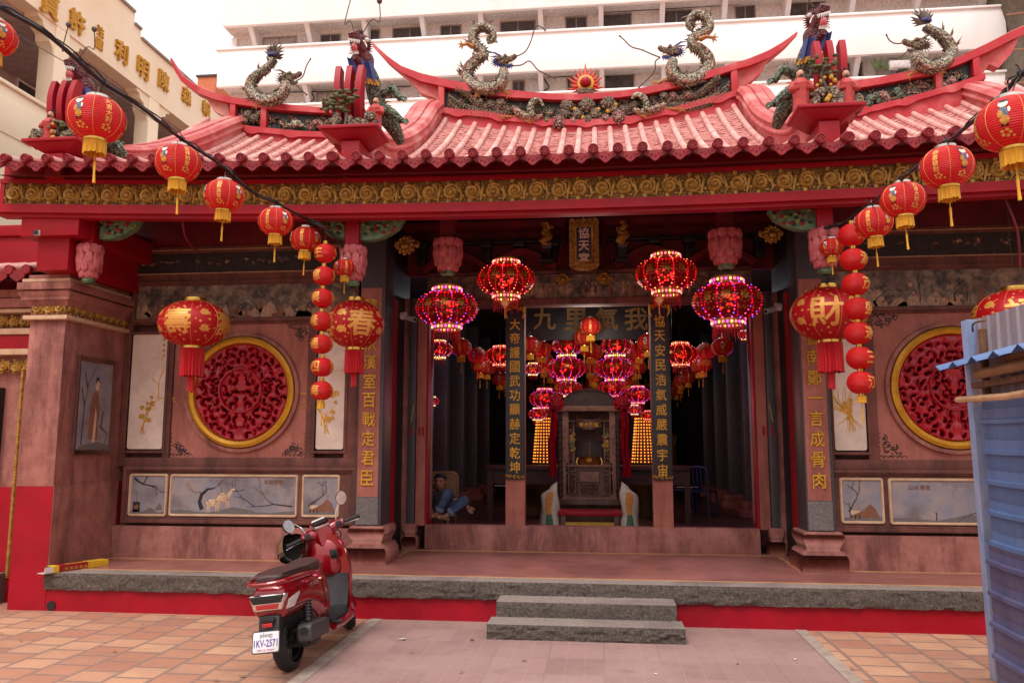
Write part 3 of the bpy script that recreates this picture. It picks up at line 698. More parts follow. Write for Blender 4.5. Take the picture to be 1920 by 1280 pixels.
def gold_band(name, p0, p1, h, parent, beads=True, pitch=None, up=(0, 0, 1), back='gold_dark', zf=None):
    """strip of scrolls from p0 to p1 (lower edge), height h; zf adds a height along the run"""
    p0 = Vector(p0); p1 = Vector(p1); L = (p1-p0).length; A = (p1-p0).normalized(); B = Vector(up)
    off = (lambda t: B*zf(p0.x+A.x*t)) if zf else (lambda t: B*0)
    n = max(1, round(L/(pitch or h*.93))); mb = MB()
    for i in range(n):
        t = (i+.5)*L/n; motif(mb, p0+A*t+B*h*.5+off(t), A, B, h*.86, 1 if i % 2 else -1)
    if beads:
        k = int(L/.032)
        for i in range(k):
            t = (i+.5)*L/k
            for z in (.035*h/.2, h-.035*h/.2): mb.ell(p0+A*t+B*z+off(t), .011, 5)
    return mb.build(name, 'gold', parent)
fx = [P(px, py, YB) for px, py in ((10, 387), (480, 387), (960, 381), (1440, 361), (1690, 349), (1920, 338))]
def zb(x):
    """height of the beam's lower gold edge along the facade: it sweeps up towards both ends"""
    return 3.832+.0053*(x-.1)**2*(.78 if x < 0 else .7)
BX0, BX1 = -5.96, 2*XC+5.96
xs = [BX0+(BX1-BX0)*i/60 for i in range(61)]
def run(mb, prof, m=0, smooth=False, x0=BX0, x1=BX1, zf=zb, n=60):
    fr = [(Vector((x0+(x1-x0)*i/n, 0, zf(x0+(x1-x0)*i/n))), Vector((0, 1, 0)), Vector((0, 0, 1))) for i in range(n+1)]
    return mb.sweep(prof, fr, m, smooth=smooth)
rect = lambda y0, y1, z0, z1: [(y0, z0), (y1, z0), (y1, z1), (y0, z1)]
mb = MB(); run(mb, rect(YB-.02, YB+.16, -.085, .0)); run(mb, rect(YB+.0, YB+.16, .215, .26)); run(mb, rect(YB+.05, YB+.14, .26, .42)); run(mb, rect(YB+.03, YB+.14, -.12, -.085)); run(mb, rect(YB+.01, YB+.15, 0, .215), x0=BX0, x1=BX0+.05, n=2)
BM = mb.build('eave_beam', 'red', T, ang=25)
mb = MB(); run(mb, rect(YB+.02, YB+.15, .0, .215), x0=BX0+.05); mb.build('frieze_ground', 'gold_dark', BM)
gold_band('gold_frieze', (BX0+.06, YB+.015, 0), (BX1-.06, YB+.015, 0), .215, BM, zf=zb)
mb = MB(); run(mb, [(YB+.14, .1), (YD+.2, .72), (YD+.2, .8), (YB+.14, .18)], x0=-5.8, x1=2*XC+5.8); mb.build('porch_ceiling', 'red_dark', T)
mb = MB()
for x in [-5.3+.45*i for i in range(24)]: mb.prismx([(YB+.14, zb(x)+.0), (YD+.15, zb(x)+.6), (YD+.15, zb(x)+.73), (YB+.14, zb(x)+.12)], x, x+.07)
mb.build('porch_rafter', 'red_dark', T)
# --- left end pillar and its twin beyond the frame
def end_pillar(mx):
    b = lambda x0, x1: (min(mx(x0), mx(x1)), max(mx(x0), mx(x1)))
    a, c = b(-5.80, -5.41); z_red = 1.19
    pl = MB(); pl.box(a, c, YF, YW+.3, z_red, 2.86); PL = pl.build('end_pillar', 'plaster', T, bevel=.006)
    pl = MB(); pl.box(a-.002, c+.002, YF-.004, YW+.3, 0, z_red); pl.build('painted_foot', 'red', PL)
    a2, c2 = b(-5.80, -5.404); pl = MB(); pl.box(mx(-5.412), mx(-5.402), YF+.0, YW+.02, ZF, z_red+.01); pl.build('pillar_side', 'plaster', PL)
    mats = ['plaster', 'cream']; pl = MB()
    for z0, z1, o, m in ((2.86, 2.91, .05, 1), (3.06, 3.16, .07, 0), (3.165, 3.24, .1, 0), (3.245, 3.285, .07, 1), (3.29, 3.33, .03, 0)):
        pl.box(a-o, c+o, YF-o, YW+.3, z0, z1, m)
    pl.hexa([(a-.02, YF-.02, 3.0), (c+.02, YF-.02, 3.0), (c+.02, YW+.3, 3.0), (a-.02, YW+.3, 3.0)], [(a-.1, YF-.1, 3.14), (c+.1, YF-.1, 3.14), (c+.1, YW+.3, 3.14), (a-.1, YW+.3, 3.14)], 0)
    pl.box(a, c, YF, YW+.3, 2.9, 3.3, 0); pl.build('pillar_cornice', mats, PL, bevel=.006)
    gold_band('gold_collar', (a+.01, YF-.005, 2.915), (c-.01, YF-.005, 2.915), .14, PL, False, .115)
    if mx(1) == 1: gold_band('gold_collar', (c+.006, YF+.0, 2.915), (c+.006, YW, 2.915), .14, PL, False, .115)
    a, c = b(-5.62, -5.28); pl = MB(); pl.box(a, c, YB+.16, YW+.3, 3.33, 4.0); pl.box(b(-5.74, -5.12)[0], b(-5.74, -5.12)[1], YB+.06, YW, 3.66, 3.9); pl.build('pillar_head', 'red', PL, bevel=.01)
    if mx(1) != 1: return
    q = [PX(*k, -5.40) for k in ((146, 666), (218, 682), (205, 852), (134, 852))]
    y0, y1 = (q[0].y+q[3].y)/2, (q[1].y+q[2].y)/2; z1, z0 = q[0].z, q[3].z; X = -5.40
    f = MB(); pts = [(y0, z0), (y1, z0), (y1, z1), (y0, z1)]; e = .045; inn = [(y0+e, z0+e), (y1-e, z0+e), (y1-e, z1-e), (y0+e, z1-e)]
    for k in range(4):
        m = (k+1) % 4; A, B_, C_, D = pts[k], pts[m], inn[m], inn[k]
        f.hexa([(X-.01, *A), (X-.01, *B_), (X-.01, *C_), (X-.01, *D)], [(X+.03, *A), (X+.03, *B_), (X+.012, *C_), (X+.012, *D)])
    FR = f.build('panel_moulding', 'plaster_frame', PL); f = MB(); f.box(X-.01, X+.004, y0+e, y1-e, z0+e, z1-e); f.build('painting', 'sky_panel', FR)
    ik = MB(); x = X+.006; yc = (y0+y1)/2; zc = z0
    pr = lambda pts, m: ik.prismx([(yc+a, zc+b) for a, b in pts], x-.003, x+.001+.0007*m, m)
    pr([(-.09, .16), (.07, .15), (.07, .5), (.05, .62), (.0, .68), (-.06, .6), (-.08, .45)], 1); pr([(-.02, .12), (.03, .12), (.035, .42), (.01, .5)], 2)
    pr([(.0, .68), (.05, .68), (.055, .76), (.02, .79), (-.01, .74)], 2); pr([(-.01, .75), (.055, .76), (.04, .82), (.0, .82)], 0)
    for st in (((-.2, .1), (-.18, .5), (-.13, .75), (-.02, .92)), ((-.18, .5), (-.24, .7)), ((.1, .3), (.24, .22), (.2, .1)), ((.12, .3), (.15, .46)), ((-.15, .7), (-.2, .86))):
        ik.tube([(x, yc+a, zc+b) for a, b in st], [.008, .006, .004, .003][:len(st)], 4, 0, sx=.3)
    pr([(-.26, .05), (.26, .05), (.26, .1), (.05, .13), (-.2, .09)], 3)
    ik.build('painted_sage', ['ink', 'ink_brown', 'cream', M['granite_grey']], FR)
end_pillar(lambda x: x); end_pillar(lambda x: 2*XC-x)
# --- couplet columns
def tiered(mb, x0, x1, y0, y1, z, prof, m=0):
    """square moulded pedestal: prof of (outset, height)"""
    for (o0, h0), (o1, h1) in zip(prof, prof[1:]):
        mb.hexa([(x0-o0, y0-o0, z+h0), (x1+o0, y0-o0, z+h0), (x1+o0, y1+o0, z+h0), (x0-o0, y1+o0, z+h0)], [(x0-o1, y0-o1, z+h1), (x1+o1, y0-o1, z+h1), (x1+o1, y1+o1, z+h1), (x0-o1, y1+o1, z+h1)], m)
def couplet(x0, x1, ptop, pbot, words_, t0, t1, gb):
    yc = YW-.1; c = MB(); c.box(x0, x1, yc, YW+.28, ZF, 3.9); CO = c.build('couplet_column', 'granite', T, bevel=.012)
    zt, zbm = P(700, ptop, yc).z, P(700, pbot, yc).z; b = MB(); b.box(x0+.015, x1-.035, yc-.012, yc+.01, zbm, zt); BD = b.build('couplet_board', 'pink_stone', CO, bevel=.003)
    b = MB(); b.box(x0+.012, x1-.03, yc-.01, yc+.01, P(700, gb, yc).z, zbm-.003); b.build('granite_foot', 'granite_grey', CO)
    xm = (x0+x1)/2-.01; chars(words_, (xm, yc-.014, P(700, t0, yc).z), (xm, yc-.014, P(700, t1, yc).z), .155, BD)
    p = MB(); tiered(p, x0, x1, yc, YW+.28, ZF-.002, [(.085, 0), (.085, .13), (.05, .195), (.02, .205), (.02, .22), (.055, .3), (.058, .345), (.04, .385)]); p.build('pedestal', 'plaster', CO, bevel=.006)
couplet(-2.62, -2.34, 540, 931, '建義扶漢室百戰定君臣', 573, 895, 983)
zz = lambda py: 700
def ptr(px, py): return P(px, py, YW-.1).z
couplet(2.04, 2.32, 540, 931, '桃園會南鄭一言成骨肉', 573, 895, 983)
# --- doorway
dz = lambda py: P(1100, py, YD).z
DX = lambda px: P(px, 800, YD).x
M['leaf'] = mat('door_lacquer', (110, 8, 26), .2, col2=(70, 6, 22), ns=3, coat=.6)
M['leaf2'] = mat('door_painting', (120, 20, 40), .25, col2=(60, 30, 50), ns=7, col3=(40, 50, 46), ns3=5, coat=.5)
def porch_side(s):
    X = (lambda x: x) if s > 0 else (lambda x: 2*XC-x)
    bx = lambda mb, x0, x1, *a: mb.box(X(x0), X(x1), *a)
    m = MB(); bx(m, -2.62, -2.40, YW+.28, YD+.25, ZF, 4.5); W_ = m.build('porch_side_wall', 'black', T)
    m = MB(); bx(m, -2.40, -2.385, YW+.45, YW+.62, ZF+.3, 3.3); m.build('red_batten', 'red', W_)
    m = MB(); bx(m, -2.41, -2.33, YD, YD+.2, ZF, 3.4); m.build('pink_strip', 'plaster', W_)
    m = MB(); bx(m, -2.325, -2.235, YD-.05, YD+.2, ZF+.3, 3.4); Q = m.build('granite_pilaster', 'granite', T, bevel=.01)
    m = MB(); a, b = sorted((X(-2.325), X(-2.235))); tiered(m, a, b, YD-.05, YD+.1, ZF-.002, [(.04, 0), (.04, .13), (.03, .15), (.01, .17), (.01, .18), (.03, .24), (.035, .3), (.02, .31)]); m.build('pedestal', 'plaster', Q, bevel=.005)
    m = MB(); bx(m, -2.23, -2.115, YD, YD+.2, ZF+.28, 3.4); J = m.build('door_jamb', 'pink_stone', T, bevel=.004)
    for x_, y_ in ((X(-2.19), YD), (X(-2.19)+.045, YD), (X(-2.28), YD-.05)): m = MB(); put_text(m, '1', (x_, y_-.002, P(775, 808, YD).z), .1, bold=.05); m.build('red_numeral', 'red', J)
    m = MB(); bx(m, -2.11, -2.09, YD+.02, YD+.16, ZF+.28, 3.2); m.build('red_stop', 'red', J)
    LX = Matrix.Translation((X(-2.09), YD+.2, 0)) @ Matrix.Rotation(R_(s*15), 4, 'Z'); m = MB(); m.box(-.022, .022, 0, .75, ZF+.05, 3.15); L = m.xf(LX).build('door_leaf', M['leaf'], T, bevel=.004)
    m = MB()
    for z in (.7, 1.5, 2.3): m.box(s*.022, s*.028, .08, .67, ZF+z-.25, ZF+z+.35)
    m.xf(LX).build('leaf_panel', M['leaf2'], L)
    m = MB(); m.tube([(X(-2.285), YD-.06, P(758, 792, YD).z), (X(-2.25), YD-.075, P(766, 760, YD).z)], .005, 5); tag(m.build('incense_stick', 'fringe'), 'yellow incense stick stuck to the granite pilaster '+('left' if s > 0 else 'right')+' of the doorway', 'incense stick', 'incense sticks at the door')
porch_side(1); porch_side(-1)
m = MB(); m.box(-2.11, 2*XC+2.11, YD, YD+.16, ZF-.01, dz(987)); m.build('threshold', 'plaster', T, bevel=.008)
PXS = []
for px0, px1, words_, t0, t1 in ((948, 984, '大帝護國武功顯赫定乾坤', 607, 876), (1222, 1259, '協天安民浩氣威嚴震宇宙', 605, 880)):
    x0, x1 = DX(px0), DX(px1); q = MB(); q.box(x0, x1, YD+.005, YD+.15, dz(987)-.003, dz(560)); PO = q.build('door_post', 'pink_stone', T, bevel=.004); PXS.append((x0, x1))
    q = MB(); q.box(x0+.005, x1+.0, YD-.035, YD+.0, dz(899), dz(572)); BD = q.build('couplet_board', 'black', PO, bevel=.004)
    q = MB(); xm = (x0+x1)/2; chars(words_, (xm, YD-.036, dz(t0)), (xm, YD-.036, dz(t1)), .135, BD)
    for k in range(-2, 3):
        q.tube(spiral((xm+k*.045, dz(893)), .006, .022, .8, k, YD-.04, 7), .006, 4); q.tube(spiral((xm+k*.045, dz(578)+.02*(2-abs(k))), .008, .03, .9, k, YD-.04, 7), .009, 4)
    for sx in (-1, 1): q.tube([(xm+sx*.11, YD-.04, dz(575)), (xm+sx*.115, YD-.045, dz(588)), (xm+sx*.09, YD-.04, dz(596))], [.02, .016, .006], 5)
    q.build('gilt_scroll', 'gold_text', BD)
for x0, x1 in ((PXS[0][0]+.01, PXS[0][1]+.03), (PXS[1][0]-.03, PXS[1][1]-.01)):
    q = MB(); q.box((x0+x1)/2-.02, (x0+x1)/2+.02, YD+.2, YD+.85, ZF+.05, 3.1); q.build('door_leaf', 'leaf', T, bevel=.004)
x0, x1 = -2.11, 2*XC+2.11
q = MB(); q.box(x0, x1, YD-.02, YD+.17, dz(558), dz(514)); LI = q.build('door_lintel', 'mural', T)
q = MB(); q.box(x0, x1, YD-.05, YD+.18, dz(571), dz(559)); q.box(x0, x1, YD-.05, YD+.18, dz(513), dz(507)); q.build('lintel_moulding', 'plaster_frame', LI, bevel=.006)
ik = MB()
for k in range(40):
    x = random.uniform(x0+.1, x1-.1); z = dz(555); 
    if k % 4 == 0: branch(ik, (x, z+.02), random.uniform(60, 120), .13, .006, YD-.022, 3, 0)
    else: ik.ell((x, YD-.02, z+.07), (.014, .004, .06), 6, 1+k % 3); ik.ell((x, YD-.02, z+.15), (.012, .004, .014), 6, 3)
ik.build('painted_figures', ['ink', 'red_dark', 'ink_brown', 'paint_fig'], LI)
q = MB(); q.box(-2.4, 2*XC+2.4, YD+.1, YD+.2, dz(507), 4.7); BR = q.build('bracket_wall', 'red_dark', T)
q = MB()
for k in range(11):
    x = -2.2+.41*k
    q.box(x-.07, x+.07, YD-.1, YD+.1, dz(462), dz(447)); q.box(x-.05, x+.05, YD-.02, YD+.1, dz(490), dz(462))
q.box(-2.4, 2.1, YD-.02, YD+.1, dz(452), dz(447)); q.build('bracket_block', 'black', BR, bevel=.008)
q = MB()
for sx in (-1, 1):
    for k, (a, b) in enumerate(((.35, 1.2), (1.2, 2.0))):
        q.tube(spline([(XC+sx*a, YD-.05, dz(500)), (XC+sx*(a+b)/2, YD-.06, dz(470)), (XC+sx*b, YD-.05, dz(500))], 5), .055, 6)
q.box(-2.4, 2.1, YD-.14, YD+.08, dz(428), dz(415)); q.build('timber_arch', 'red_dark', BR)
M['lime'] = mat('lime_green', (140, 150, 74), .6, col2=(100, 116, 60), ns=20)
# --- hanging lotus posts and green brackets
def lotus(px, py, Y, w, h, label=None):
    c = P(px, py, Y); mb = MB(); r = w/2*sc(Y); hh = h*sc(Y)
    mb.lathe([(r*.45, -hh*.5), (r*.8, -hh*.25), (r*.95, 0), (r*.82, hh*.22), (r*.9, hh*.3), (r*1.02, hh*.38), (r*.95, hh*.48), (r*.6, hh*.5)], c, 14)
    for row, (z, rr, n, t, sz) in enumerate(((.36, .96, 10, .15, .30), (.08, .96, 9, .06, .42), (-.12, .88, 9, -.1, .4), (-.3, .66, 8, -.25, .36))):
        for k in range(n):
            a = 6.283*(k+.5*(row % 2))/n; q = Matrix.Rotation(a, 3, 'Z')
            mb.ell(c+Vector((rr*r*math.cos(a), rr*r*math.sin(a), z*hh)), (r*.16, r*.36, hh*sz*.5), 7, 0, q)
    o = mb.build('lotus_pendant', 'lotus', T)
    q = MB(); q.lathe([(r*.3, -.62*hh), (r*.55, -.56*hh), (r*.5, -.46*hh)], c, 10); q.build('lotus_base', 'green', o)
    q = MB(); q.box(c.x-r*.55, c.x+r*.55, Y-.06, Y+.06, c.z+hh*.48, 3.95 if Y < 8 else 4.1); q.build('hanging_post', 'red' if Y < 8 else 'red_dark', o)
    return c
for a in ((168, 492, 7.42, 48, 72), (662, 496, 7.42, 50, 72), (1546, 468, 7.42, 52, 76)): lotus(*a)
for a in ((840, 480, 8.35, 54, 66), (1360, 465, 8.35, 58, 68)): lotus(*a)
def bracket(px0, px1, py1, py0, Y, s):
    """pierced spandrel bracket: flat block with quarter-round lower edge, flowers in relief"""
    x0, x1, z0, z1 = RC(px0, py1, px1, py0, Y); mb = MB(); w_ = x1-x0; h = z1-z0
    pts = [(0, z1), (w_, z1)]+[(w_*(1-k/8), z0+h*.75*(1-math.sin(math.pi/2*min(1, k/6)))) for k in range(1, 9)]
    pts = [((x0+x) if s > 0 else (x1-x), z) for x, z in pts]; mb.prism(pts, Y, Y+.1); o = mb.build('eave_bracket', 'green', T, bevel=.004)
    f = MB()
    for k in range(26):
        u, v = random.random(), random.random()*.75
        if v > 1-u*.6+.1: continue
        x = x0+w_*(u*.9+.04) if s > 0 else x1-w_*(u*.9+.04); z = z1-h*(v*.9+.06)
        f.ell((x, Y-.004, z), (.022, .012, .016), 6, 0 if k % 3 == 0 else 1+k % 2)
    f.build('carved_flower', ['red', M['lime'], 'black'], o)
for a in ((676, 756, 412, 448, 7.4, 1), (596, 646, 416, 446, 7.4, -1), (188, 258, 414, 446, 7.4, 1), (1440, 1532, 394, 430, 7.4, -1)): bracket(*a)
# --- hall interior
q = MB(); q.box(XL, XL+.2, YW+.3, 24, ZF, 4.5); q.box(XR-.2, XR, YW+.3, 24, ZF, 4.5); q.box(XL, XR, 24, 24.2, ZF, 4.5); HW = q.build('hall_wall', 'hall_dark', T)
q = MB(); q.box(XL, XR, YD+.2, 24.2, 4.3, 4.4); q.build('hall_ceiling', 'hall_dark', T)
for sx in (-1, 1):
    for Y in (14.5, 16.3, 18.1, 20.1):
        x = XC+sx*2.78; q = MB(); q.box(x-.15, x+.15, Y-.15, Y+.15, ZF, 4.3); c = q.build('hall_column', M['granite_col'] if 'granite_col' in M else M.setdefault('granite_col', mat('hall_column', (92, 92, 94), .35, col2=(64, 64, 66), ns=30)), T, bevel=.03)
        q = MB(); tiered(q, x-.17, x+.17, Y-.17, Y+.17, ZF, [(.1, 0), (.1, .1), (.06, .13), (.08, .24), (.03, .27)]); q.build('pedestal', 'plaster', c, bevel=.005)
q = MB(); x0, x1 = P(985, 600, 11.4).x, P(1226, 600, 11.4).x; zc = P(1100, 602, 11.4).z; q.box(x0-.3, x1+.25, 11.4, 11.45, zc-.27, zc+.27); SB = thing('hall_signboard', 'black board with four large gold characters hung inside the hall above the altar', 'signboard', (XC, 11.4, zc-.27)); q.build('board', 'black', SB, bevel=.01)
for ch, px in zip('九里氣我', (1021, 1080, 1137, 1193)): q = MB(); put_text(q, ch, P(px, 598, 11.395), .32, bold=.02); q.build('gilt_character', 'gold_dim', SB)
# --- vertical name plaque over the door
pc = P(1095, 459, 9.25); tl = Matrix.Translation(pc) @ Matrix.Rotation(R_(9), 4, 'X'); s = sc(9.25)
PQ = thing('name_plaque', 'upright gilt carved plaque with three characters hung over the temple doorway', 'plaque', pc-Vector((0, 0, 50*s)))
q = MB(); q.box(-15*s, 15*s, -.03, .02, -34*s, 34*s); q.xf(tl).build('dark_panel', 'black', PQ)
chars('協天宮', (0, -.032, 22*s), (0, -.032, -26*s), 20*s, PQ, 'white_panel', .02, 1, .03, tl)
q = MB(); frame(q, -18*s, 18*s, -37*s, 37*s, -.05, .0, 4*s); frame(q, -28*s, 28*s, -38*s, 44*s, -.03, .02, 10*s)
q.prism([(-29*s, -38*s), (-24*s, -46*s), (-8*s, -50*s), (8*s, -50*s), (24*s, -46*s), (29*s, -38*s)], -.05, .0)
for sx in (-1, 1):
    for k in range(8): motif(q, (sx*23*s, -.035, (-32+10*k)*s), (1, 0, 0), (0, 0, 1), 9*s, sx)
for k in range(-2, 3): motif(q, (k*11*s, -.05, 44*s), (1, 0, 0), (0, 0, 1), 11*s, 1 if k % 2 else -1); motif(q, (k*10*s, -.06, -43*s), (1, 0, 0), (0, 0, 1), 7*s)
q.xf(tl).build('carved_frame', 'gold', PQ)
for sx in (-1, 1):
    q = MB()
    q.grid(lambda u, v: (pc.x+sx*(30+4*u+(10+8*u)*v)*s+.012*math.sin(u*16), 9.3+.03*math.sin(u*16), pc.z+(50-88*v)*s), 24, 6); q.build('red_drape', 'red_dark', PQ)
def statuette(px, py, Y, hpx, stand, nm, label, lion=False):
    """small gilt carving: coiling body with head, scales as knobs, on a stand"""
    c = P(px, py, Y); h = hpx*sc(Y); t = thing(nm, label, 'carving', (c.x, Y, c.z-h/2-stand)); g_ = MB()
    if lion:
        g_.ell((c.x, Y, c.z), (h*.4, h*.35, h*.42), 12); g_.ell((c.x, Y-h*.32, c.z-h*.08), (h*.22, h*.2, h*.18), 10)
        for k in range(22):
            a = 6.283*k/11; g_.ell((c.x+h*(.42-.1*(k > 10))*math.cos(a), Y-h*(.1+.2*(k > 10)), c.z+h*(.42-.1*(k > 10))*math.sin(a)), h*.1, 6)
        for sx in (-1, 1): g_.ell((c.x+sx*h*.16, Y-h*.34, c.z+h*.12), h*.07, 6); g_.ell((c.x+sx*h*.5, Y+.02, c.z+h*.1), (h*.14, h*.08, h*.2), 6)
    else:
        pts = spline([(c.x+h*a, Y-h*b, c.z+h*d) for a, b, d in ((.1, 0, -.48), (-.16, .1, -.3), (.14, .12, -.12), (-.12, .05, .08), (.1, .1, .26), (0, .16, .4))], 5)
        g_.tube(pts, [h*r for r in radii([.1, .13, .13, .12, .1, .08], len(pts))], 8)
        g_.ell((c.x, Y-h*.2, c.z+h*.43), (h*.13, h*.16, h*.1), 8)
        for k in range(26): p_ = random.choice(pts); a = random.uniform(0, 6.28); g_.ell(p_+Vector((h*.15*math.cos(a), -h*.06, h*.1*math.sin(a))), h*random.uniform(.04, .08), 5)
    g_.build('gilt_figure', 'gold', t)
    if stand:
        q = MB(); tiered(q, c.x-h*.16, c.x+h*.16, Y-.03, Y+.05, c.z-h/2-stand, [(.03, 0), (.03, .03), (.0, .05), (.0, stand-.03), (.02, stand)]); q.build('stand', 'black', t)
statuette(1025, 440, 9.3, 46, .2, 'gilt_dragon_carving', 'small coiled gilt dragon carving on a black stand left of the name plaque')
statuette(1167, 438, 9.3, 46, .2, 'gilt_dragon_carving', 'small coiled gilt dragon carving on a black stand right of the name plaque')
statuette(1056, 524, 9.42, 26, 0, 'gilt_lion_head', 'gilt lion head on the lintel under the left corner of the plaque', True)
statuette(1133, 522, 9.42, 26, 0, 'gilt_lion_head', 'gilt lion head on the lintel under the right corner of the plaque', True)
statuette(762, 461, 8.3, 40, 0, 'gilt_drop_ornament', 'gilt carved drop ornament under the porch ceiling left of the doorway', True)
statuette(1446, 440, 8.3, 36, 0, 'gilt_drop_ornament', 'gilt carved drop ornament under the porch ceiling right of the doorway', True)
# ---------------------------------------------------------------- roof
def ze(x): return zb(x)+.325                     # eave line
def zr(x):                                       # foot of the ridges
    d = abs(x-XC)
    if d < 2.25: return 6.07+.062*d*d
    return 6.04+.10*max(0, d-3.9)**2*1.2+.02
def g_(t): return .30*t+.70*max(t, 0)**1.75
def roof_pt(x, t, dz_=0):
    return Vector((x, YE+(YR-YE)*t, ze(x)+(zr(x)-ze(x))*g_(t)+dz_))
PITCH = .2105
def roof(x0, x1, name):
    n = max(1, round((x1-x0)/PITCH)); nv = 46
    mb = MB(); vs = []; nu = n*3
    for j in range(nv):
        for tt, d in ((j/nv, .017), ((j+1)/nv, .0)):
            for i in range(nu+1):
                x = x0+(x1-x0)*i/nu; ph = (i/nu*n) % 1; vs.append(roof_pt(x, tt, d+.03*abs(ph-.5)*2))
    q = nu+1; fs = []
    for j in range(nv):
        a, b = 2*j*q, (2*j+1)*q
        for i in range(nu):
            fs.append((a+i, a+i+1, b+i+1, b+i))
            if j: c = (2*j-1)*q; fs.append((c+i, c+i+1, a+i+1, a+i))
    mb.add(vs, fs, 0, False); o = mb.build(name, 'tile_pan', T)
    rl = MB()
    for i in range(n+1):
        x = x0+(x1-x0)*i/n; k = 22
        pts = [roof_pt(x, (-.012+1.012*j/k), .045+random.uniform(-.0015, .0015)) for j in range(k+1)]
        rl.tube(pts, [.038+.001*random.uniform(-1, 1) for _ in pts], 10, 0, up=(1, 0, 0))
        e_ = pts[0]; dk = MB(); dk.tube([e_+Vector((0, -.03, -.004)), e_+Vector((0, .03, 0))], .046, 18)
        dk.tube([e_+Vector((.038*math.cos(6.283*a/16), -.034, -.004+.038*math.sin(6.283*a/16))) for a in range(17)], .006, 4)
        for a in range(5): dk.ell(e_+Vector((.02*math.cos(1.257*a), -.032, -.004+.02*math.sin(1.257*a))), .008, 5)
        dk.build('eave_disc', 'tile_red', o)
        if i < n:
            w_ = (x1-x0)/n; m = e_+Vector((w_/2, .005, 0)); m.z = ze(x+w_/2)+.0
            out = [(-.5, .035), (-.3, .012), (0, .0), (.3, .012), (.5, .035), (.5, -.005), (.38, -.04), (.22, -.052), (.12, -.076), (0, -.09), (-.12, -.076), (-.22, -.052), (-.38, -.04), (-.5, -.005)]
            dr = MB(); dr.prism([(m.x+a*w_, m.z+b) for a, b in out], m.y-.012, m.y+.012)
            for a in range(5): dr.tube(spiral((m.x+(a-2)*w_*.16, m.z-.03-.015*(a == 2)), .004, .014, .9, a, m.y-.013, 6), .004, 3)
            dr.build('drip_tile', 'tile_red', o)
    rl.build('tile_roll', 'tile', o); 
    un = MB(); un.grid(lambda u, v: roof_pt(x0+(x1-x0)*u, .01+.99*v, -.1), 12, 8); un.build('roof_boarding', 'red_dark', o)
    return o
XA, XB = -2.40, 2*XC+2.40+.03; XE = -5.88
RF = roof(XE, XA-.02, 'wing_roof'); roof(XA, XB, 'main_roof'); roof(XB+.02, 2*XC-XE, 'wing_roof')
q = MB()                                          # rear slopes close the building
for x0, x1 in ((XE, 2*XC-XE),):
    q.grid(lambda u, v: Vector((x0+(x1-x0)*u, YR+(15.2-YR)*v, zr(x0+(x1-x0)*u)+(4.45-zr(x0+(x1-x0)*u))*v)), 20, 4)
q.build('rear_roof', 'tile', T)
# --- ridges, each swept between a lower and an upper outline read along the facade
def zpx(lst, Y): 
    pts = sorted([(P(a, b, Y).x, P(a, b, Y).z) for a, b in lst]); return [p[0] for p in pts], [p[1] for p in pts]
def ridge(low, btop, bbot, xa, xb, tip_l, tip_r, name, posts, web):
    Y = YR; L = zpx(low, Y); U = zpx(btop, Y); B = zpx(bbot, Y)
    zl = lambda x: interp(*L, x); zu = lambda x: interp(*U, x); zc = lambda x: interp(*B, x)
    o = None; n = 60
    def strip(y0, y1, f0, f1, x0, x1, mt, nm, par, n=60):
        mb = MB(); fr = []
        vs = []
        for i in range(n+1):
            x = x0+(x1-x0)*i/n; a, b = f0(x), f1(x); vs += [(x, y0, a), (x, y1, a), (x, y1, b), (x, y0, b)]
        fs = [(4*i+j, 4*i+(j+1) % 4, 4*i+4+(j+1) % 4, 4*i+4+j) for i in range(n) for j in range(4)]+[(0, 1, 2, 3), (4*n+3, 4*n+2, 4*n+1, 4*n)]
        mb.add(vs, fs, 0, True); return mb.build(nm, mt, par, ang=30)
    wave = lambda x: .035*max(0, math.sin((x-XC)*2*math.pi/.62+1.5))**2
    hm = .085
    R0 = strip(Y-.13, Y+.13, lambda x: zl(x)-.25, lambda x: zl(x)+hm, xa, xb, 'red_ridge', name, T)
    strip(Y-.17, Y-.10, lambda x: zl(x)-.0-wave(x), lambda x: zl(x)+hm, xa, xb, 'red_ridge', 'ridge_moulding', R0, 90)
    strip(Y-.06, Y+.06, lambda x: zl(x)+hm, lambda x: zc(x)+.03, xa, xb, 'black', 'ridge_panel', R0)
    # top beam running out into the swallowtail tips
    x0 = U[0][0] if tip_l else xa; x1 = U[0][-1] if tip_r else xb
    vs = []; n = 80
    for i in range(n+1):
        x = x0+(x1-x0)*i/n; d = .17
        if tip_l and x < xa: d *= .25+.75*max(0, (x-x0)/(xa-x0))
        if tip_r and x > xb: d *= .25+.75*max(0, (x1-x)/(x1-xb))
        a, b = zc(x), zu(x); b = max(b, a+.012); vs += [(x, Y-d, a), (x, Y+d, a), (x, Y+d, b), (x, Y+d*.6, b+.02), (x, Y-d*.6, b+.02), (x, Y-d, b)]
    mb = MB(); k = 6; mb.add(vs, [(k*i+j, k*i+(j+1) % k, k*i+k+(j+1) % k, k*i+k+j) for i in range(n) for j in range(k)]+[tuple(range(k)), tuple(range(k*n+k-1, k*n-1, -1))], 0, True)
    mb.build('ridge_beam', 'red_ridge', R0, ang=30)
    for x in posts: q = MB(); q.box(x-.045, x+.045, Y-.16, Y+.0, zl(x)+hm, zc(x)+.02); q.build('ridge_post', 'red_ridge', R0, bevel=.01)
    for w_ in web:
        pts = [(P(a, b, Y).x, P(a, b, Y).z) for a, b in w_]; q = MB(); q.prism(pts, Y-.07, Y+.07); q.build('swallowtail_web', 'ridge_pink', R0)
    return R0, zl, zu, zc, hm
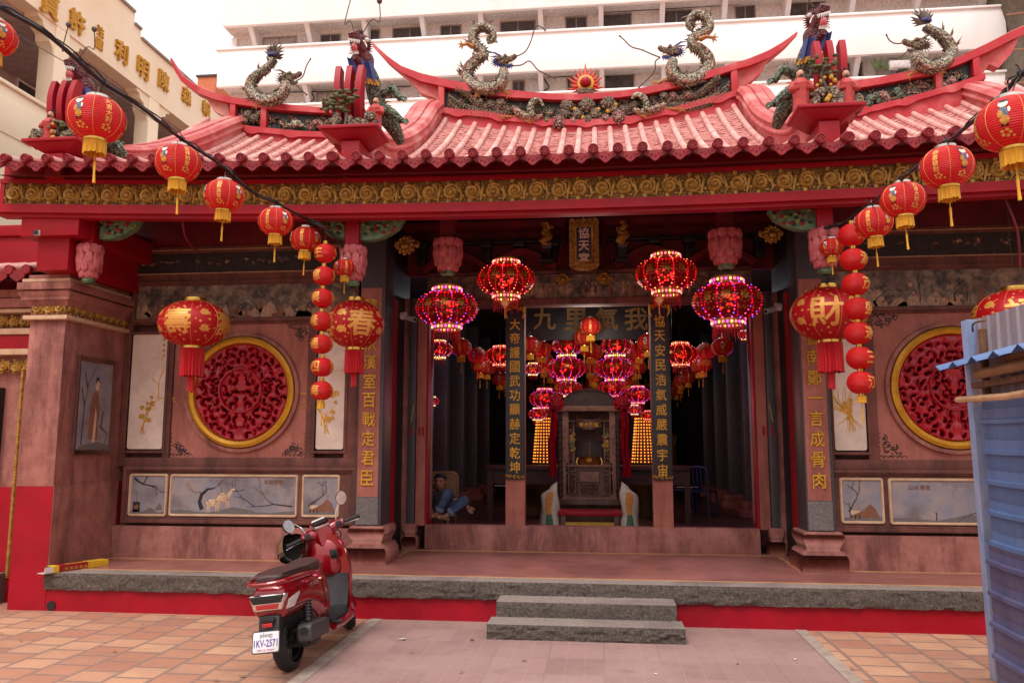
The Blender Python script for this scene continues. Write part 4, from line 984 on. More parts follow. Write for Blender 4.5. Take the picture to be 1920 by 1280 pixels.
main_low = [(827, 220), (920, 229), (960, 236), (1027, 242), (1092, 244), (1152, 241), (1210, 233), (1272, 218), (1322, 204), (1380, 189)]
main_top = [(700, 84), (730, 112), (755, 130), (792, 145), (829, 156), (870, 164), (955, 178), (1035, 185), (1085, 186), (1160, 181), (1210, 173), (1285, 156), (1360, 133), (1397, 121), (1440, 101), (1470, 82), (1494, 63)]
main_bot = [(699, 87), (728, 119), (755, 141), (792, 160), (829, 170), (870, 179), (960, 192), (1035, 196), (1085, 197), (1160, 192), (1210, 186), (1285, 170), (1367, 143), (1400, 133), (1440, 115), (1472, 90), (1495, 66)]
MR = ridge(main_low, main_top, main_bot, P(826, 200, YR).x, P(1384, 180, YR).x, True, True, 'main_ridge', (P(831, 200, YR).x, P(1374, 170, YR).x),
      [[(740, 128), (792, 158), (832, 171), (832, 205), (818, 188), (790, 178), (775, 158)], [(1376, 140), (1440, 113), (1425, 140), (1405, 158), (1385, 168), (1376, 190)]])
lw_low = [(418, 243), (480, 255), (572, 264), (640, 266)]; lw_top = [(322, 112), (332, 128), (345, 146), (370, 164), (410, 182), (445, 191), (480, 196), (530, 203), (605, 210), (640, 211)]
lw_bot = [(323, 117), (332, 138), (345, 158), (370, 177), (410, 194), (445, 203), (480, 208), (530, 215), (605, 220), (640, 221)]
LWR = ridge(lw_low, lw_top, lw_bot, P(432, 220, YR).x, P(660, 220, YR).x, True, False, 'wing_ridge', (P(444, 220, YR).x, P(502, 220, YR).x),
      [[(372, 166), (432, 200), (436, 235), (425, 222), (405, 212), (395, 195)]])
rw_low = [(1490, 236), (1577, 227), (1640, 216), (1715, 197), (1790, 175), (1832, 160)]; rw_top = [(1490, 176), (1565, 167), (1640, 155), (1740, 136), (1790, 117), (1840, 93), (1890, 66), (1920, 52), (1945, 34)]
rw_bot = [(1490, 186), (1565, 180), (1640, 169), (1740, 149), (1790, 131), (1840, 109), (1890, 82), (1920, 66), (1945, 40)]
RWR = ridge(rw_low, rw_top, rw_bot, P(1480, 200, YR).x, P(1836, 140, YR).x, False, True, 'wing_ridge', (P(1752, 160, YR).x, P(1822, 140, YR).x),
      [[(1828, 108), (1905, 78), (1892, 105), (1868, 132), (1850, 125), (1832, 152)]])
# --- descending ridges with their upturned three-fingered ends
def descend(x, zoff, name, label=None):
    path = spline([(x, 10.95, 6.55+zoff), (x, 10.5, 6.28+zoff), (x, 9.83, 5.76), (x, 8.96, 5.26), (x, 8.22, 4.93), (x, 7.8, 4.82), (x, 7.5, 4.83)], 6)
    w_ = .19
    def frames(pts):
        out = []
        for i, p in enumerate(pts):
            t = (pts[min(i+1, len(pts)-1)]-pts[max(i-1, 0)]).normalized(); out.append((p, Vector((1, 0, 0)), Vector((1, 0, 0)).cross(t)*-1 if (Vector((1, 0, 0)).cross(t)).z < 0 else Vector((1, 0, 0)).cross(t)))
        return out
    prof = [(-w_, -.42), (w_, -.42), (w_, -.03), (w_+.02, .0), (w_-.02, .05), (w_*.42, .055), (w_*.38, .03), (w_*.3, .07), (-w_*.3, .07), (-w_*.38, .03), (-w_*.42, .055), (-w_+.02, .05), (-w_-.02, 0), (-w_, -.03)]
    mb = MB(); mb.sweep(prof, frames(path), 0, smooth=True); o = mb.build(name, 'ridge_pink', T, ang=30)
    for sx in (-1, 1):
        q = MB(); q.tube([p+Vector((sx*w_, 0, -.1)) for p in path], .03, 8); q.build('ridge_roll', 'ridge_pink', o)
    q = MB()
    for k in (-1, 0, 1):
        fp = spline([(x+k*.095, 7.62, 4.55), (x+k*.095, 7.42, 4.7), (x+k*.098, 7.3, 4.92), (x+k*.108, 7.27, 5.12), (x+k*.115, 7.3, 5.3)], 5)
        fr = [(p, Vector((1, 0, 0)), (fp[max(0, min(i+1, len(fp)-1))]-fp[max(i-1, 0)]).normalized().cross(Vector((1, 0, 0)))) for i, p in enumerate(fp)]
        for j_, ((o_, A_, B_), tp) in enumerate(zip(fr, radii([1, 1, .9, .75, .55], len(fr)))): fr[j_] = (o_, A_*(.8+.2*tp), B_*tp)
        q.sweep([(-.031, -.13), (.031, -.13), (.031, .05), (-.031, .05)], fr, 0, smooth=True)
    q.box(x-.15, x+.15, 7.28, 7.62, 4.5, 4.88); q.build('upturned_end', 'red', o, ang=30)
    b = MB(); y0, y1 = 6.98, 7.36; xf_ = x; x = x+(.09 if x < XC else -.09)
    b.hexa([(x-.1, y0+.1, 4.46), (x+.1, y0+.1, 4.46), (x+.1, y1, 4.46), (x-.1, y1, 4.46)], [(x-.27, y0-.02, 4.555), (x+.27, y0-.02, 4.555), (x+.27, y1, 4.555), (x-.27, y1, 4.555)])
    b.box(x-.29, x+.29, y0-.04, y1+.02, 4.557, 4.59); b.box(x-.09, x+.09, y0+.06, 7.6, 4.215, 4.465); b.build('ridge_platform', 'red', o, bevel=.008)
    return o
descend(-2.42, 0, 'descending_ridge'); descend(2*XC+2.42+.04, 0, 'descending_ridge'); descend(-5.44, -.1, 'descending_ridge'); descend(2*XC+5.44, -.1, 'descending_ridge')
# ---------------------------------------------------------------- roof sculpture
def mat_scales(name, cols, sc_=38):
    t = NT(name); v = t.node('TexVoronoi', Scale=sc_); t.l(t.tc.outputs['Object'], v.inputs['Vector'])
    s = t.node('SeparateColor'); t.l(v.outputs['Color'], s.inputs[0]); n = len(cols)
    c = t.ramp(s.outputs[0], [(i/n, c) for i, c in enumerate(cols)]); 
    d = t.ramp(v.outputs['Distance'], [(.25, (255, 255, 255)), (.75, (90, 80, 74))]); c = t.mix(1.0, c, d, 'MULTIPLY'); t.l(c, t.b.inputs['Base Color'])
    t.b.inputs['Roughness'].default_value = .4; inv = t.node('Math', operation='SUBTRACT'); inv.inputs[0].default_value = 1; t.l(v.outputs['Distance'], inv.inputs[1]); t.bump(inv.outputs[0], .8, .02); return t.m
M['scales'] = mat_scales('dragon_scales', [(104, 92, 72), (160, 160, 112), (196, 182, 156), (64, 74, 58), (182, 142, 128), (136, 142, 98), (206, 196, 172)])
M['scales_pink'] = mat_scales('dragon_belly', [(190, 140, 124), (170, 110, 100), (150, 120, 90), (196, 170, 140)], 30)
M['scales_green'] = mat_scales('green_dragon', [(70, 92, 74), (96, 120, 92), (60, 76, 62), (130, 140, 110)], 44)
M['mosaic'] = mat_scales('shard_mosaic', [(140, 108, 88), (92, 84, 70), (180, 150, 124), (84, 104, 78), (186, 136, 124), (140, 124, 72)], 46)
M['mosaic_pink'] = mat_scales('pink_petals', [(180, 130, 120), (196, 150, 136), (150, 100, 92)], 40)
M['dragon_red'] = mat_scales('dragon_red', [(130, 14, 30), (110, 10, 26), (150, 30, 40), (90, 16, 24), (120, 12, 30)], 60)
M['horn'] = mat('dark_shard', (92, 76, 66), .5, col2=(60, 50, 46), ns=20)
M['claw'] = mat('ochre_claw', (176, 122, 62), .5, col2=(140, 92, 46), ns=20)
M['blue_fin'] = mat('blue_fin', (60, 70, 130), .5, col2=(40, 48, 96), ns=20)
M['wire'] = mat('dark_wire', (78, 62, 58), .6)
M['yellow'] = mat('yellow_paint', (206, 160, 50), .5, col2=(180, 130, 30), ns=12)
M['eye'] = mat('eye_white', (220, 214, 206), .3)
def spikes(mb, pts, rad, n, L, m=0, up=(0, 0, 1)):
    """spine of small fins along the outer side of a body"""
    for i in range(n):
        k = 1+int((len(pts)-3)*i/n); t = (pts[k+1]-pts[k-1]).normalized(); o = t.cross(Vector((0, 1, 0)))
        for sgn in (1, ):
            d = o*up[0]; b = pts[k]+d*rad[k]*.9; mb.cone(b, b+d*L+t*L*.3, L*.35, 0, 4, m)
def ridge_dragon(body, radpx, head, hdir, tail, legs, whisk, label, Y=YR, out=1, mane=None, fan=True):
    px_seed = body[0][0]; s = sc(Y); pts = spline([P(a, b, Y+c) for a, b, c in [(q+(0,))[:3] for q in body]], 6); rad = [1.04*r*s for r in radii(radpx, len(pts))]
    zmin = min(p.z for p in pts)-max(rad); hx = P(*head, Y); t = thing('ridge_dragon', label, 'dragon statue', (pts[len(pts)//2].x, Y, zmin), 'mosaic dragons on the roof ridges')
    b = MB(); b.tube(pts, rad, 12); 
    o = b.build('body', 'scales', t)
    sp = MB(); spikes(sp, pts, rad, 44, 8*s, 0, (out,)); spikes(sp, [p+Vector((0, -.05, 0)) for p in pts], [r*.8 for r in rad], 44, 4*s, 0, (out,)); sp.build('spine_fin', 'horn', t)
    tf = MB(); tr_ = random.Random(len(pts)+int(px_seed))
    for k in range(16):                          # flame tufts standing off the body
        i = tr_.randint(3, len(pts)-4); tt = (pts[i+1]-pts[i-1]).normalized(); d = tt.cross(Vector((0, 1, 0)))*tr_.choice((-1, 1))
        for j in range(3): tf.cone(pts[i]+d*rad[i]*.7+Vector((0, -rad[i]*.5, 0)), pts[i]+d*(rad[i]+tr_.uniform(5, 10)*s)-tt*(4+4*j)*s+Vector((0, -rad[i]*(.3+.4*j), 0)), 2.4*s, 0, 4)
    tf.build('flame_tuft', 'mosaic', t)
    bl = MB(); k0 = len(pts)//3; seg = pts[k0:]; rr = rad[k0:]
    for i in range(0, len(seg)-1, 1):
        tt = (seg[min(i+1, len(seg)-1)]-seg[max(0, i-1)]).normalized(); d = tt.cross(Vector((0, 1, 0)))*-out; q = seg[i]+d*rr[i]*.35+Vector((0, -rr[i]*.7, 0)); bl.ell(q, (rr[i]*.42, rr[i]*.4, rr[i]*.42), 6)
    bl.build('belly_scale', 'scales_pink', t)
    h = MB(); f = 1 if hdir > 0 else -1; hh = lambda a, b_, c=0: hx+Vector((f*a*s, c*s, b_*s))
    h.ell(hh(0, 0), (11*s, 9*s, 9*s), 12); h.tube([hh(4, 3), hh(13, 4), hh(20, 7)], [6.5*s, 5*s, 4.5*s], 8); h.ell(hh(20, 8), (4.5*s, 5.5*s, 4*s), 8)
    h.tube([hh(3, -5), hh(10, -8), hh(17, -6)], [5*s, 3.6*s, 2.4*s], 7)
    for c in (-1, 1): h.ell(hh(5, 8, c*5), 3.2*s, 7); h.ell(hh(-4, 2, c*8), (5*s, 3*s, 4*s), 6)
    for k in range(12): h.ell(hh(random.uniform(-9, 8), random.uniform(-6, 8), -8+random.uniform(-1, 2)), random.uniform(1.6, 3)*s, 5)
    HD = h.build('head', 'mosaic', t)
    e = MB()
    for c in (-1, 1): e.ell(hh(7.5, 8, c*6.5), 1.7*s, 6)
    for k in range(5): e.cone(hh(8+2.4*k, -1), hh(8+2.4*k, -4.5), .9*s, 0, 4)
    e.build('eye', 'eye', HD)
    hn = MB()
    for c in (-1, 1): hn.tube([hh(-2, 7, c*4), hh(-12, 13, c*6), hh(-22, 13, c*7)], [2.2*s, 1.6*s, .5*s], 6)
    for k in range(9): a = R_(120+22*k-80); hn.cone(hh(-6, -2, -4), hh(-6-17*math.sin(a)*.9, -2+13*math.cos(a), -6), 2.6*s, 0, 4)
    for k in range(6): hn.cone(hh(2+3*k, -8, -3), hh(0+3*k, -17, -5), 1.8*s, 0, 4)
    hn.build('mane', 'blue_fin' if mane else 'horn', HD)
    for ob in [HD]+list(HD.children): c0 = hx-t.location; ob.data.transform(Matrix.Translation(c0) @ Matrix.Scale(1.22, 4) @ Matrix.Translation(-c0))
    for w_ in whisk:
        q = MB(); wp = spline([P(a, b_, Y-.08) for a, b_ in w_], 5); q.tube(wp, [1.3*s]*len(wp), 5); q.ell(wp[-1], 2.2*s, 6); q.build('whisker', 'wire', HD)
    for (ax, ay), (bx, by), cl in legs:
        q = MB(); a, b_ = P(ax, ay, Y-.1), P(bx, by, Y-.16); m = a.lerp(b_, .55)+Vector((0, -.03, 2*s)); q.tube([a, m, b_], [5.5*s, 4*s, 3*s], 7)
        d = (b_-m).normalized(); n_ = d.cross(Vector((0, 1, 0)))
        for k in (-1.1, -.4, .4, 1.1): q.tube([b_, b_+(d*math.cos(k)+n_*math.sin(k))*7*s, b_+(d*math.cos(k*1.1)+n_*math.sin(k*1.1))*11*s], [2.2*s, 1.7*s, .5*s], 5)
        q.build('leg', 'claw', t)
    if fan:
        q = MB(); c = P(*tail, Y); d0 = (pts[0]-pts[2]).normalized(); n_ = d0.cross(Vector((0, 1, 0)))
        for k in range(11):
            a = (k-5)*.27; L = (34-abs(k-5)*2.2)*s; d = d0*math.cos(a)+n_*math.sin(a); q.tube([c, c+d*L*.55+Vector((0, random.uniform(-.05, .05), 0)), c+d*L], [4*s, 3.4*s, .3*s], 5)
        q.build('tail_fin', 'horn', t); q = MB()
        for k in range(12): q.ell(c+d0*3*s+Vector((10*s*math.cos(k*.52), 7*s*math.sin(k*.52), 0)), (4*s, 3*s, 4*s), 6)
        q.build('tail_collar', 'blue_fin', t)
    return t
ridge_dragon([(512, 110), (506, 122), (492, 134), (476, 147), (469, 164), (478, 182, -.1), (500, 190, -.16), (522, 184, -.2), (534, 170, -.2), (536, 156, -.16)], [6, 7.5, 9, 10, 11, 11.5, 12, 12, 11, 9], (540, 148), 1, (512, 106),
   [((490, 184), (480, 196), 0), ((515, 186), (512, 197), 0)], [[(556, 152), (568, 143), (574, 125), (582, 111)], [(556, 160), (566, 170), (575, 178)]], 'fan tailed mosaic dragon on the left wing ridge, facing right', out=1)
ridge_dragon([(913, 80), (925, 74), (922, 58), (907, 50), (890, 57), (886, 76), (898, 92), (908, 103), (893, 113), (879, 128), (874, 145), (886, 162, -.1), (908, 168, -.16), (932, 164, -.18), (944, 150, -.18), (944, 132, -.12)], [4, 6, 7.5, 8, 8.5, 9, 9.5, 9.5, 10.5, 11.5, 12, 12, 12, 12, 11, 9], (942, 116), 1, (913, 80),
   [((886, 88), (868, 84), 0), ((930, 165), (953, 176), 0), ((890, 164), (894, 176), 0)], [[(962, 108), (984, 98), (996, 76), (1002, 56), (1010, 49), (1022, 57)], [(960, 124), (978, 122), (993, 115), (1008, 131), (1025, 140), (1041, 147)]], 'curled tail mosaic dragon with blue mane on the main ridge, left of the flaming pearl', out=1, mane=1, fan=False)
ridge_dragon([(1300, 56), (1292, 50), (1294, 36), (1308, 27), (1326, 36), (1330, 52), (1318, 64), (1302, 70), (1298, 84), (1314, 94), (1328, 110), (1328, 130), (1314, 144, -.1), (1290, 152, -.16), (1268, 148, -.18), (1258, 132, -.18), (1262, 114, -.12)], [4, 6, 7.5, 8, 8.5, 9, 9.5, 9.5, 9.5, 10.5, 11.5, 12, 12, 12, 12, 11, 9], (1262, 98), -1, (1300, 56),
   [((1312, 74), (1336, 71), 0), ((1262, 152), (1232, 156), 0), ((1296, 142), (1298, 150), 0)], [[(1238, 108), (1222, 102), (1204, 94), (1184, 88), (1170, 75), (1162, 68)], [(1238, 108), (1229, 116), (1228, 132), (1215, 148), (1198, 164)]], 'curled tail mosaic dragon with blue mane on the main ridge, right of the flaming pearl', out=-1, mane=1, fan=False)
ridge_dragon([(1737, 48), (1745, 56), (1762, 64), (1776, 78), (1784, 96), (1778, 114, -.1), (1760, 124, -.16), (1738, 126, -.2), (1722, 116, -.2), (1718, 102, -.16)], [6, 7.5, 9, 10, 11, 11.5, 12, 12, 11, 9], (1722, 86), -1, (1735, 42),
   [((1738, 128), (1704, 141), 0), ((1768, 122), (1766, 132), 0)], [[(1700, 80), (1680, 82), (1668, 76), (1662, 66)], [(1700, 98), (1684, 109), (1664, 110), (1652, 124)]], 'fan tailed mosaic dragon on the right wing ridge, facing left', out=-1)
# flaming pearl
pt = thing('flaming_pearl', 'red ball ringed by gold tipped flames at the middle of the main roof ridge', 'roof ornament', P(1098, 186, YR)); s = sc(YR)
c = P(1098, 158, YR); q = MB(); q.ell(c+Vector((0, -.08, 0)), (10*s, 9*s, 10*s), 16); q.build('ball', 'red', pt)
q = MB(); q.lathe([(0, -.05), (17*s, -.05), (18*s, 0), (16*s, .05), (11*s, .06)], (0, 0, 0), 24).xf(Matrix.Translation(c) @ Matrix.Rotation(R_(90), 4, 'X')).build('gold_ring', 'yellow', pt)
f = MB()
for row, (n, r0, L) in enumerate(((15, 15, 20), (13, 14, 13))):
    for k in range(n):
        a = R_(-35+250*k/(n-1)); d = Vector((math.cos(a), 0, math.sin(a))); d2 = (d+Vector((0, 0, .5))).normalized(); b = c+Vector((0, .03-.05*row, 0)); LL = L*(.8+.4*(k % 2))*(1.15 if 60 < math.degrees(a) < 120 else .9)
        f.tube([b+d*r0*s, b+d*(r0+LL*.5)*s, b+d*(r0+LL*.55)*s+d2*LL*.55*s], [4*s, 2.8*s, .4*s], 6)
        f.ell(b+d*(r0+LL*.55)*s+d2*LL*.5*s, 1.1*s, 5, 1)
f.build('flame', [M['flame'] if 'flame' in M else M.setdefault('flame', mat('flame_red', (206, 66, 44), .5, col2=(190, 40, 34), ns=20)), 'yellow'], pt)
q = MB(); q.hexa([(c.x-14*s, YR-.1, c.z-30*s), (c.x+14*s, YR-.1, c.z-30*s), (c.x+14*s, YR+.1, c.z-30*s), (c.x-14*s, YR+.1, c.z-30*s)], [(c.x-16*s, YR-.12, c.z-16*s), (c.x+16*s, YR-.12, c.z-16*s), (c.x+16*s, YR+.12, c.z-16*s), (c.x-16*s, YR+.12, c.z-16*s)])
for k in range(7): motif(q, (c.x+(k-3)*4.5*s, YR-.12, c.z-23*s), (1, 0, 0), (0, 0, 1), 6*s)
q.build('pedestal', 'mosaic', pt)
# relief on the main ridge: phoenixes and peonies (parts of the ridge)
def peony(mb, c, r, m=0):
    for ring, (n, rr, tz) in enumerate(((8, .8, 0), (7, .5, .25), (4, .2, .4))):
        for k in range(n):
            a = 6.283*k/n+ring*.4; mb.ell(c+Vector((rr*r*math.cos(a), -tz*r, rr*r*math.sin(a))), (r*.34, r*.24, r*.34), 6, m)
def relief(R0, spec):
    for nm, mt, fn in spec:
        if isinstance(fn, list):
            for a, b, r in fn: q = MB(); peony(q, P(a, b, Yp), 1.25*r*s); q.build(nm, mt, R0)
        else: q = MB(); fn(q); q.build(nm, mt, R0)
Yp = YR-.15
def fl(lst): return lst
R0 = MR[0]
def leafage(R0_, zf0, zf1, xa, xb, n, seed):
    rr = random.Random(seed)
    for mt_, nm in (('mosaic', 'relief_foliage'), ('scales_green', 'relief_leaf_spray'), ('mosaic_pink', 'relief_blossom')):
        q = MB()
        for k in range(n):
            x = rr.uniform(xa, xb); z = zf0(x)+(zf1(x)-zf0(x))*rr.uniform(.1, .8); b = Vector((x, YR-.07, z)); a = rr.uniform(0, 6.28)
            for j in range(rr.randint(2, 5)):
                d = Vector((math.cos(a+j*1.1), -.35, math.sin(a+j*1.1))); q.tube([b, b+d*rr.uniform(.03, .05), b+d*rr.uniform(.06, .1)], [.008, .02, .004], 5)
        tag(q.build(nm, mt_, R0_), kind='stuff')
leafage(MR[0], lambda x: MR[1](x)+.085, MR[3], P(850, 180, YR).x, P(1355, 160, YR).x, 60, 1)
leafage(LWR[0], lambda x: LWR[1](x)+.085, LWR[3], P(450, 220, YR).x, P(615, 220, YR).x, 9, 2); leafage(RWR[0], lambda x: RWR[1](x)+.085, RWR[3], P(1610, 190, YR).x, P(1815, 150, YR).x, 11, 3)
relief(R0, [('relief_peony', 'mosaic_pink', fl([(1048, 229, 11), (1160, 220, 12), (1075, 226, 6), (1135, 222, 7), (1290, 178, 7), (1262, 180, 6)])),
            ('relief_flower', 'mosaic', fl([(1063, 198, 10), (1100, 196, 12), (1140, 192, 11), (1083, 214, 9), (1116, 214, 9), (1102, 224, 7), (1150, 205, 7), (1060, 213, 8), (1030, 212, 6), (1170, 205, 6), (1190, 196, 6), (1245, 180, 6), (920, 196, 7), (938, 194, 8), (900, 192, 6), (1025, 225, 6)])),
            ('relief_yellow_flower', 'yellow', fl([(1092, 220, 3.5), (1078, 205, 3.5), (1122, 205, 3), (1140, 208, 3.5), (1111, 217, 3), (1154, 196, 3)]))])
def phoenix(body, neck, tails, legs):
    q = MB(); 
    for tp in tails:
        pp = spline([P(a, b, Yp+.02) for a, b in tp], 5); q.tube(pp, [r*s for r in radii([5, 6.5, 7, 6, 4.5], len(pp))], 6, sx=.5)
        for i in range(1, len(pp)-1): 
            for sg in (-1, 1): q.cone(pp[i]+Vector((0, -.03, 0)), pp[i]+(pp[i+1]-pp[i]).normalized()*5*s+Vector((0, -.04, sg*7*s)), 2*s, 0, 4)
    q.build('phoenix_tail', 'mosaic', R0)
    q = MB(); pp = spline([P(a, b, Yp-.02) for a, b in body], 5); q.tube(pp, [r*s for r in radii([4, 8, 8, 6, 5], len(pp))], 8); q.build('phoenix_body', 'scales_pink', R0)
    q = MB(); pp = spline([P(a, b, Yp-.06) for a, b in neck], 5); q.tube(pp, [r*s for r in radii([6, 7, 7, 5, 2], len(pp))], 8); q.build('phoenix_neck', 'scales', R0)
    q = MB()
    for a, b in legs: q.tube([P(*a, Yp), P(*b, Yp-.05)], [2.4*s, 1.6*s], 5); e_ = P(*b, Yp-.05); [q.tube([e_, e_+Vector((math.cos(k)*9*s, -.01, math.sin(k)*9*s))], [1.7*s, .6*s], 4) for k in (-.6, 0, .6, 2.6)]
    q.build('phoenix_leg', 'claw', R0)
phoenix([(960, 200), (975, 214), (1000, 221), (1018, 218)], [(1000, 218), (994, 206), (999, 192), (1010, 188), (1019, 199)], [[(962, 207), (930, 212), (890, 206), (862, 196), (842, 182)], [(960, 212), (925, 216), (885, 214), (855, 204), (842, 192)], [(955, 203), (905, 200), (885, 185), (868, 172), (856, 168)]], [((970, 218), (940, 220)), ((985, 222), (988, 228))])
phoenix([(1246, 195), (1230, 205), (1205, 210), (1186, 206)], [(1212, 208), (1212, 195), (1205, 182), (1192, 178), (1184, 186)], [[(1246, 194), (1290, 196), (1325, 188), (1352, 175), (1366, 160)], [(1246, 199), (1290, 203), (1325, 196), (1350, 184), (1364, 170)], [(1240, 188), (1300, 180), (1326, 165), (1338, 152), (1348, 146)]], [((1240, 202), (1278, 206)), ((1215, 210), (1205, 218))])
relief(LWR[0], [('relief_fruit', 'mosaic', fl([(464, 215, 7), (476, 222, 7), (458, 226, 6), (485, 213, 5)])), ('relief_crab', 'scales', lambda q: [q.ell(P(555, 233, Yp), (13*s, 6*s, 9*s), 10)]+[q.tube([P(555+a*8, 236, Yp), P(555+a*22, 228+k*5, Yp-.04), P(555+a*25, 240+k*3, Yp)], [2*s, 1.8*s, .8*s], 5) for a in (-1, 1) for k in range(3)]), ('relief_prawn', 'mosaic_pink', lambda q: [q.tube(spline([P(582, 242, Yp), P(590, 230, Yp-.04), P(602, 232, Yp), P(606, 244, Yp)], 5), [5*s]*16, 7)]+[q.tube([P(525, 228, Yp), P(537, 240, Yp)], [4*s, 2*s], 6)])])
relief(RWR[0], [('relief_gourd', M['lime'] if 0 else 'scales_green', lambda q: [q.ell(P(a, b, Yp), (r*s, r*.8*s, r*1.1*s), 10) for a, b, r in ((1632, 186, 9), (1642, 180, 7), (1682, 172, 8), (1688, 180, 8), (1630, 194, 8), (1648, 190, 6))]), ('relief_flower', 'mosaic_pink', fl([(1656, 180, 8), (1664, 186, 6), (1785, 152, 7), (1770, 160, 5)])), ('relief_leaf', 'mosaic', lambda q: [q.tube(spline([P(a, b, Yp) for a, b in l], 5), 2.4*s, 5) for l in ([(1645, 200), (1665, 188), (1690, 182), (1735, 178)], [(1700, 175), (1720, 174), (1738, 180)], [(1765, 165), (1785, 148), (1808, 140)], [(1790, 165), (1806, 155), (1812, 142)], [(1775, 150), (1796, 158), (1810, 152)])])])
# upright dragons at the ends of the descending ridges
def gable_dragon(x, f, label, zo=0):
    """long body climbing behind the red fingers, head thrown back, blue beard edged yellow; f=+1 legs to the right"""
    y = 7.62; zo -= .1; t = thing('gable_dragon', label, 'dragon statue', (x, y, 4.84+zo), 'upright dragons behind the red ridge ends')
    p = lambda a, b, c=0: Vector((x+f*a, y+c, 4.84+zo+b))
    b = MB(); bp = spline([p(.30, .02, .25), p(.26, .12, .1), p(.16, .25, .02), p(.1, .42, -.04), p(.08, .56, -.1), p(.04, .66, -.15)], 5); b.tube(bp, radii([.05, .08, .09, .085, .08, .07], len(bp)), 10)
    b.build('body', 'scales_green', t)
    h = MB(); h.ell(p(.02, .72, -.16), (.085, .1, .1), 12); h.tube([p(0, .78, -.18), p(-.03, .86, -.28), p(-.045, .92, -.33)], [.07, .06, .045], 9); h.tube([p(.0, .66, -.22), p(-.03, .68, -.33)], [.055, .03], 8)
    for k in range(22): a = R_(-20+220*k/21); q0 = p(.06*math.cos(a)-.01, .84+.08*math.sin(a), -.2); h.cone(q0, q0+Vector((f*.06*math.cos(a), .02, .06*math.sin(a))), .016, 0, 4)
    H = h.build('head', 'dragon_red', t)
    m = MB(); m.ell(p(-.03, .77, -.3), (.035, .05, .06), 8); m.build('mouth', 'lens_red', H)
    m = MB()
    for k in range(8): m.cone(p(-.07+.012*k, .84, -.36+.006*k), p(-.07+.012*k, .8, -.37+.006*k), .008, 0, 4); m.cone(p(-.07+.012*k, .7, -.34), p(-.07+.012*k, .73, -.35), .007, 0, 4)
    for sx in (-1, 1): m.ell(p(sx*.06, .88, -.24), .022, 7)
    m.build('tooth', 'eye', H)
    bd = MB(); bd.grid(lambda u, v: p(-.09+.2*u+.03*v, .68-.16*v-.015*math.sin(u*22)*v, -.34+.12*u+.05*v+.02*math.sin(u*20)), 20, 4, 0); bd.build('beard', 'blue_fin', H)
    bd = MB(); bd.grid(lambda u, v: p(-.06+.2*u+.02*v, .53-.05*v*(.5+.5*abs(math.sin(u*25))), -.295+.12*u+.03*v), 30, 2, 0); bd.build('beard_fringe', 'yellow', H)
    for sx, top in ((-1, .3), (1, .24)):
        w_ = MB(); wp = spline([p(sx*.04, .92, -.3), p(sx*.1+.02, .98+.06, -.3), p(sx*.16+.03, 1.02, -.3), p(sx*.13+.06, .96+top, -.32)], 6); w_.tube(wp, .005, 5); w_.ell(wp[-1], .026, 8); w_.build('antenna', 'wire', H)
    for k, (a0, b0, a1, b1, a2, b2) in enumerate(((.16, .42, .3, .46, .38, .34), (.2, .26, .3, .2, .4, .1))):
        q = MB(); q.tube([p(a0, b0, -.04), p(a1, b1, -.08), p(a2, b2, -.1)], [.06, .045, .035], 8)
        for j in (-1, 0, 1): q.tube([p(a2, b2, -.1), p(a2+.05, b2-.01+.03*j, -.12+.03*j), p(a2+.07, b2-.04+.03*j, -.13+.04*j)], [.02, .016, .005], 5)
        q.build('leg', 'scales_green', t)
    q = MB()
    for k in range(9): a = R_(40+16*k); q.tube([p(.22, .42, -.08), p(.22+.1*math.cos(a), .44+.1*math.sin(a), -.1)], [.02, .006], 5)
    q.build('white_wing', 'granite_top', t)
    ctr = p(.02, .66, -.16)-t.location
    for ob in [H]+list(H.children): ob.data.transform(Matrix.Translation(ctr) @ Matrix.Scale(1.12, 4) @ Matrix.Translation(-ctr))
    q = MB()
    for k in range(7): q.cone(p(.12+.01*k, .5-.03*k, -.02), p(.2+.012*k, .62-.05*k, .02), .02, 0, 4)
    q.build('back_flame', 'yellow', t); return t
gable_dragon(-2.36, 1, 'blue bearded red dragon head behind the red fingers left of the main roof'); gable_dragon(2*XC+2.40, -1, 'blue bearded red dragon head behind the red fingers right of the main roof')
gable_dragon(-5.4, 1, 'blue bearded red dragon head at the far left roof end above a lantern', -.12)
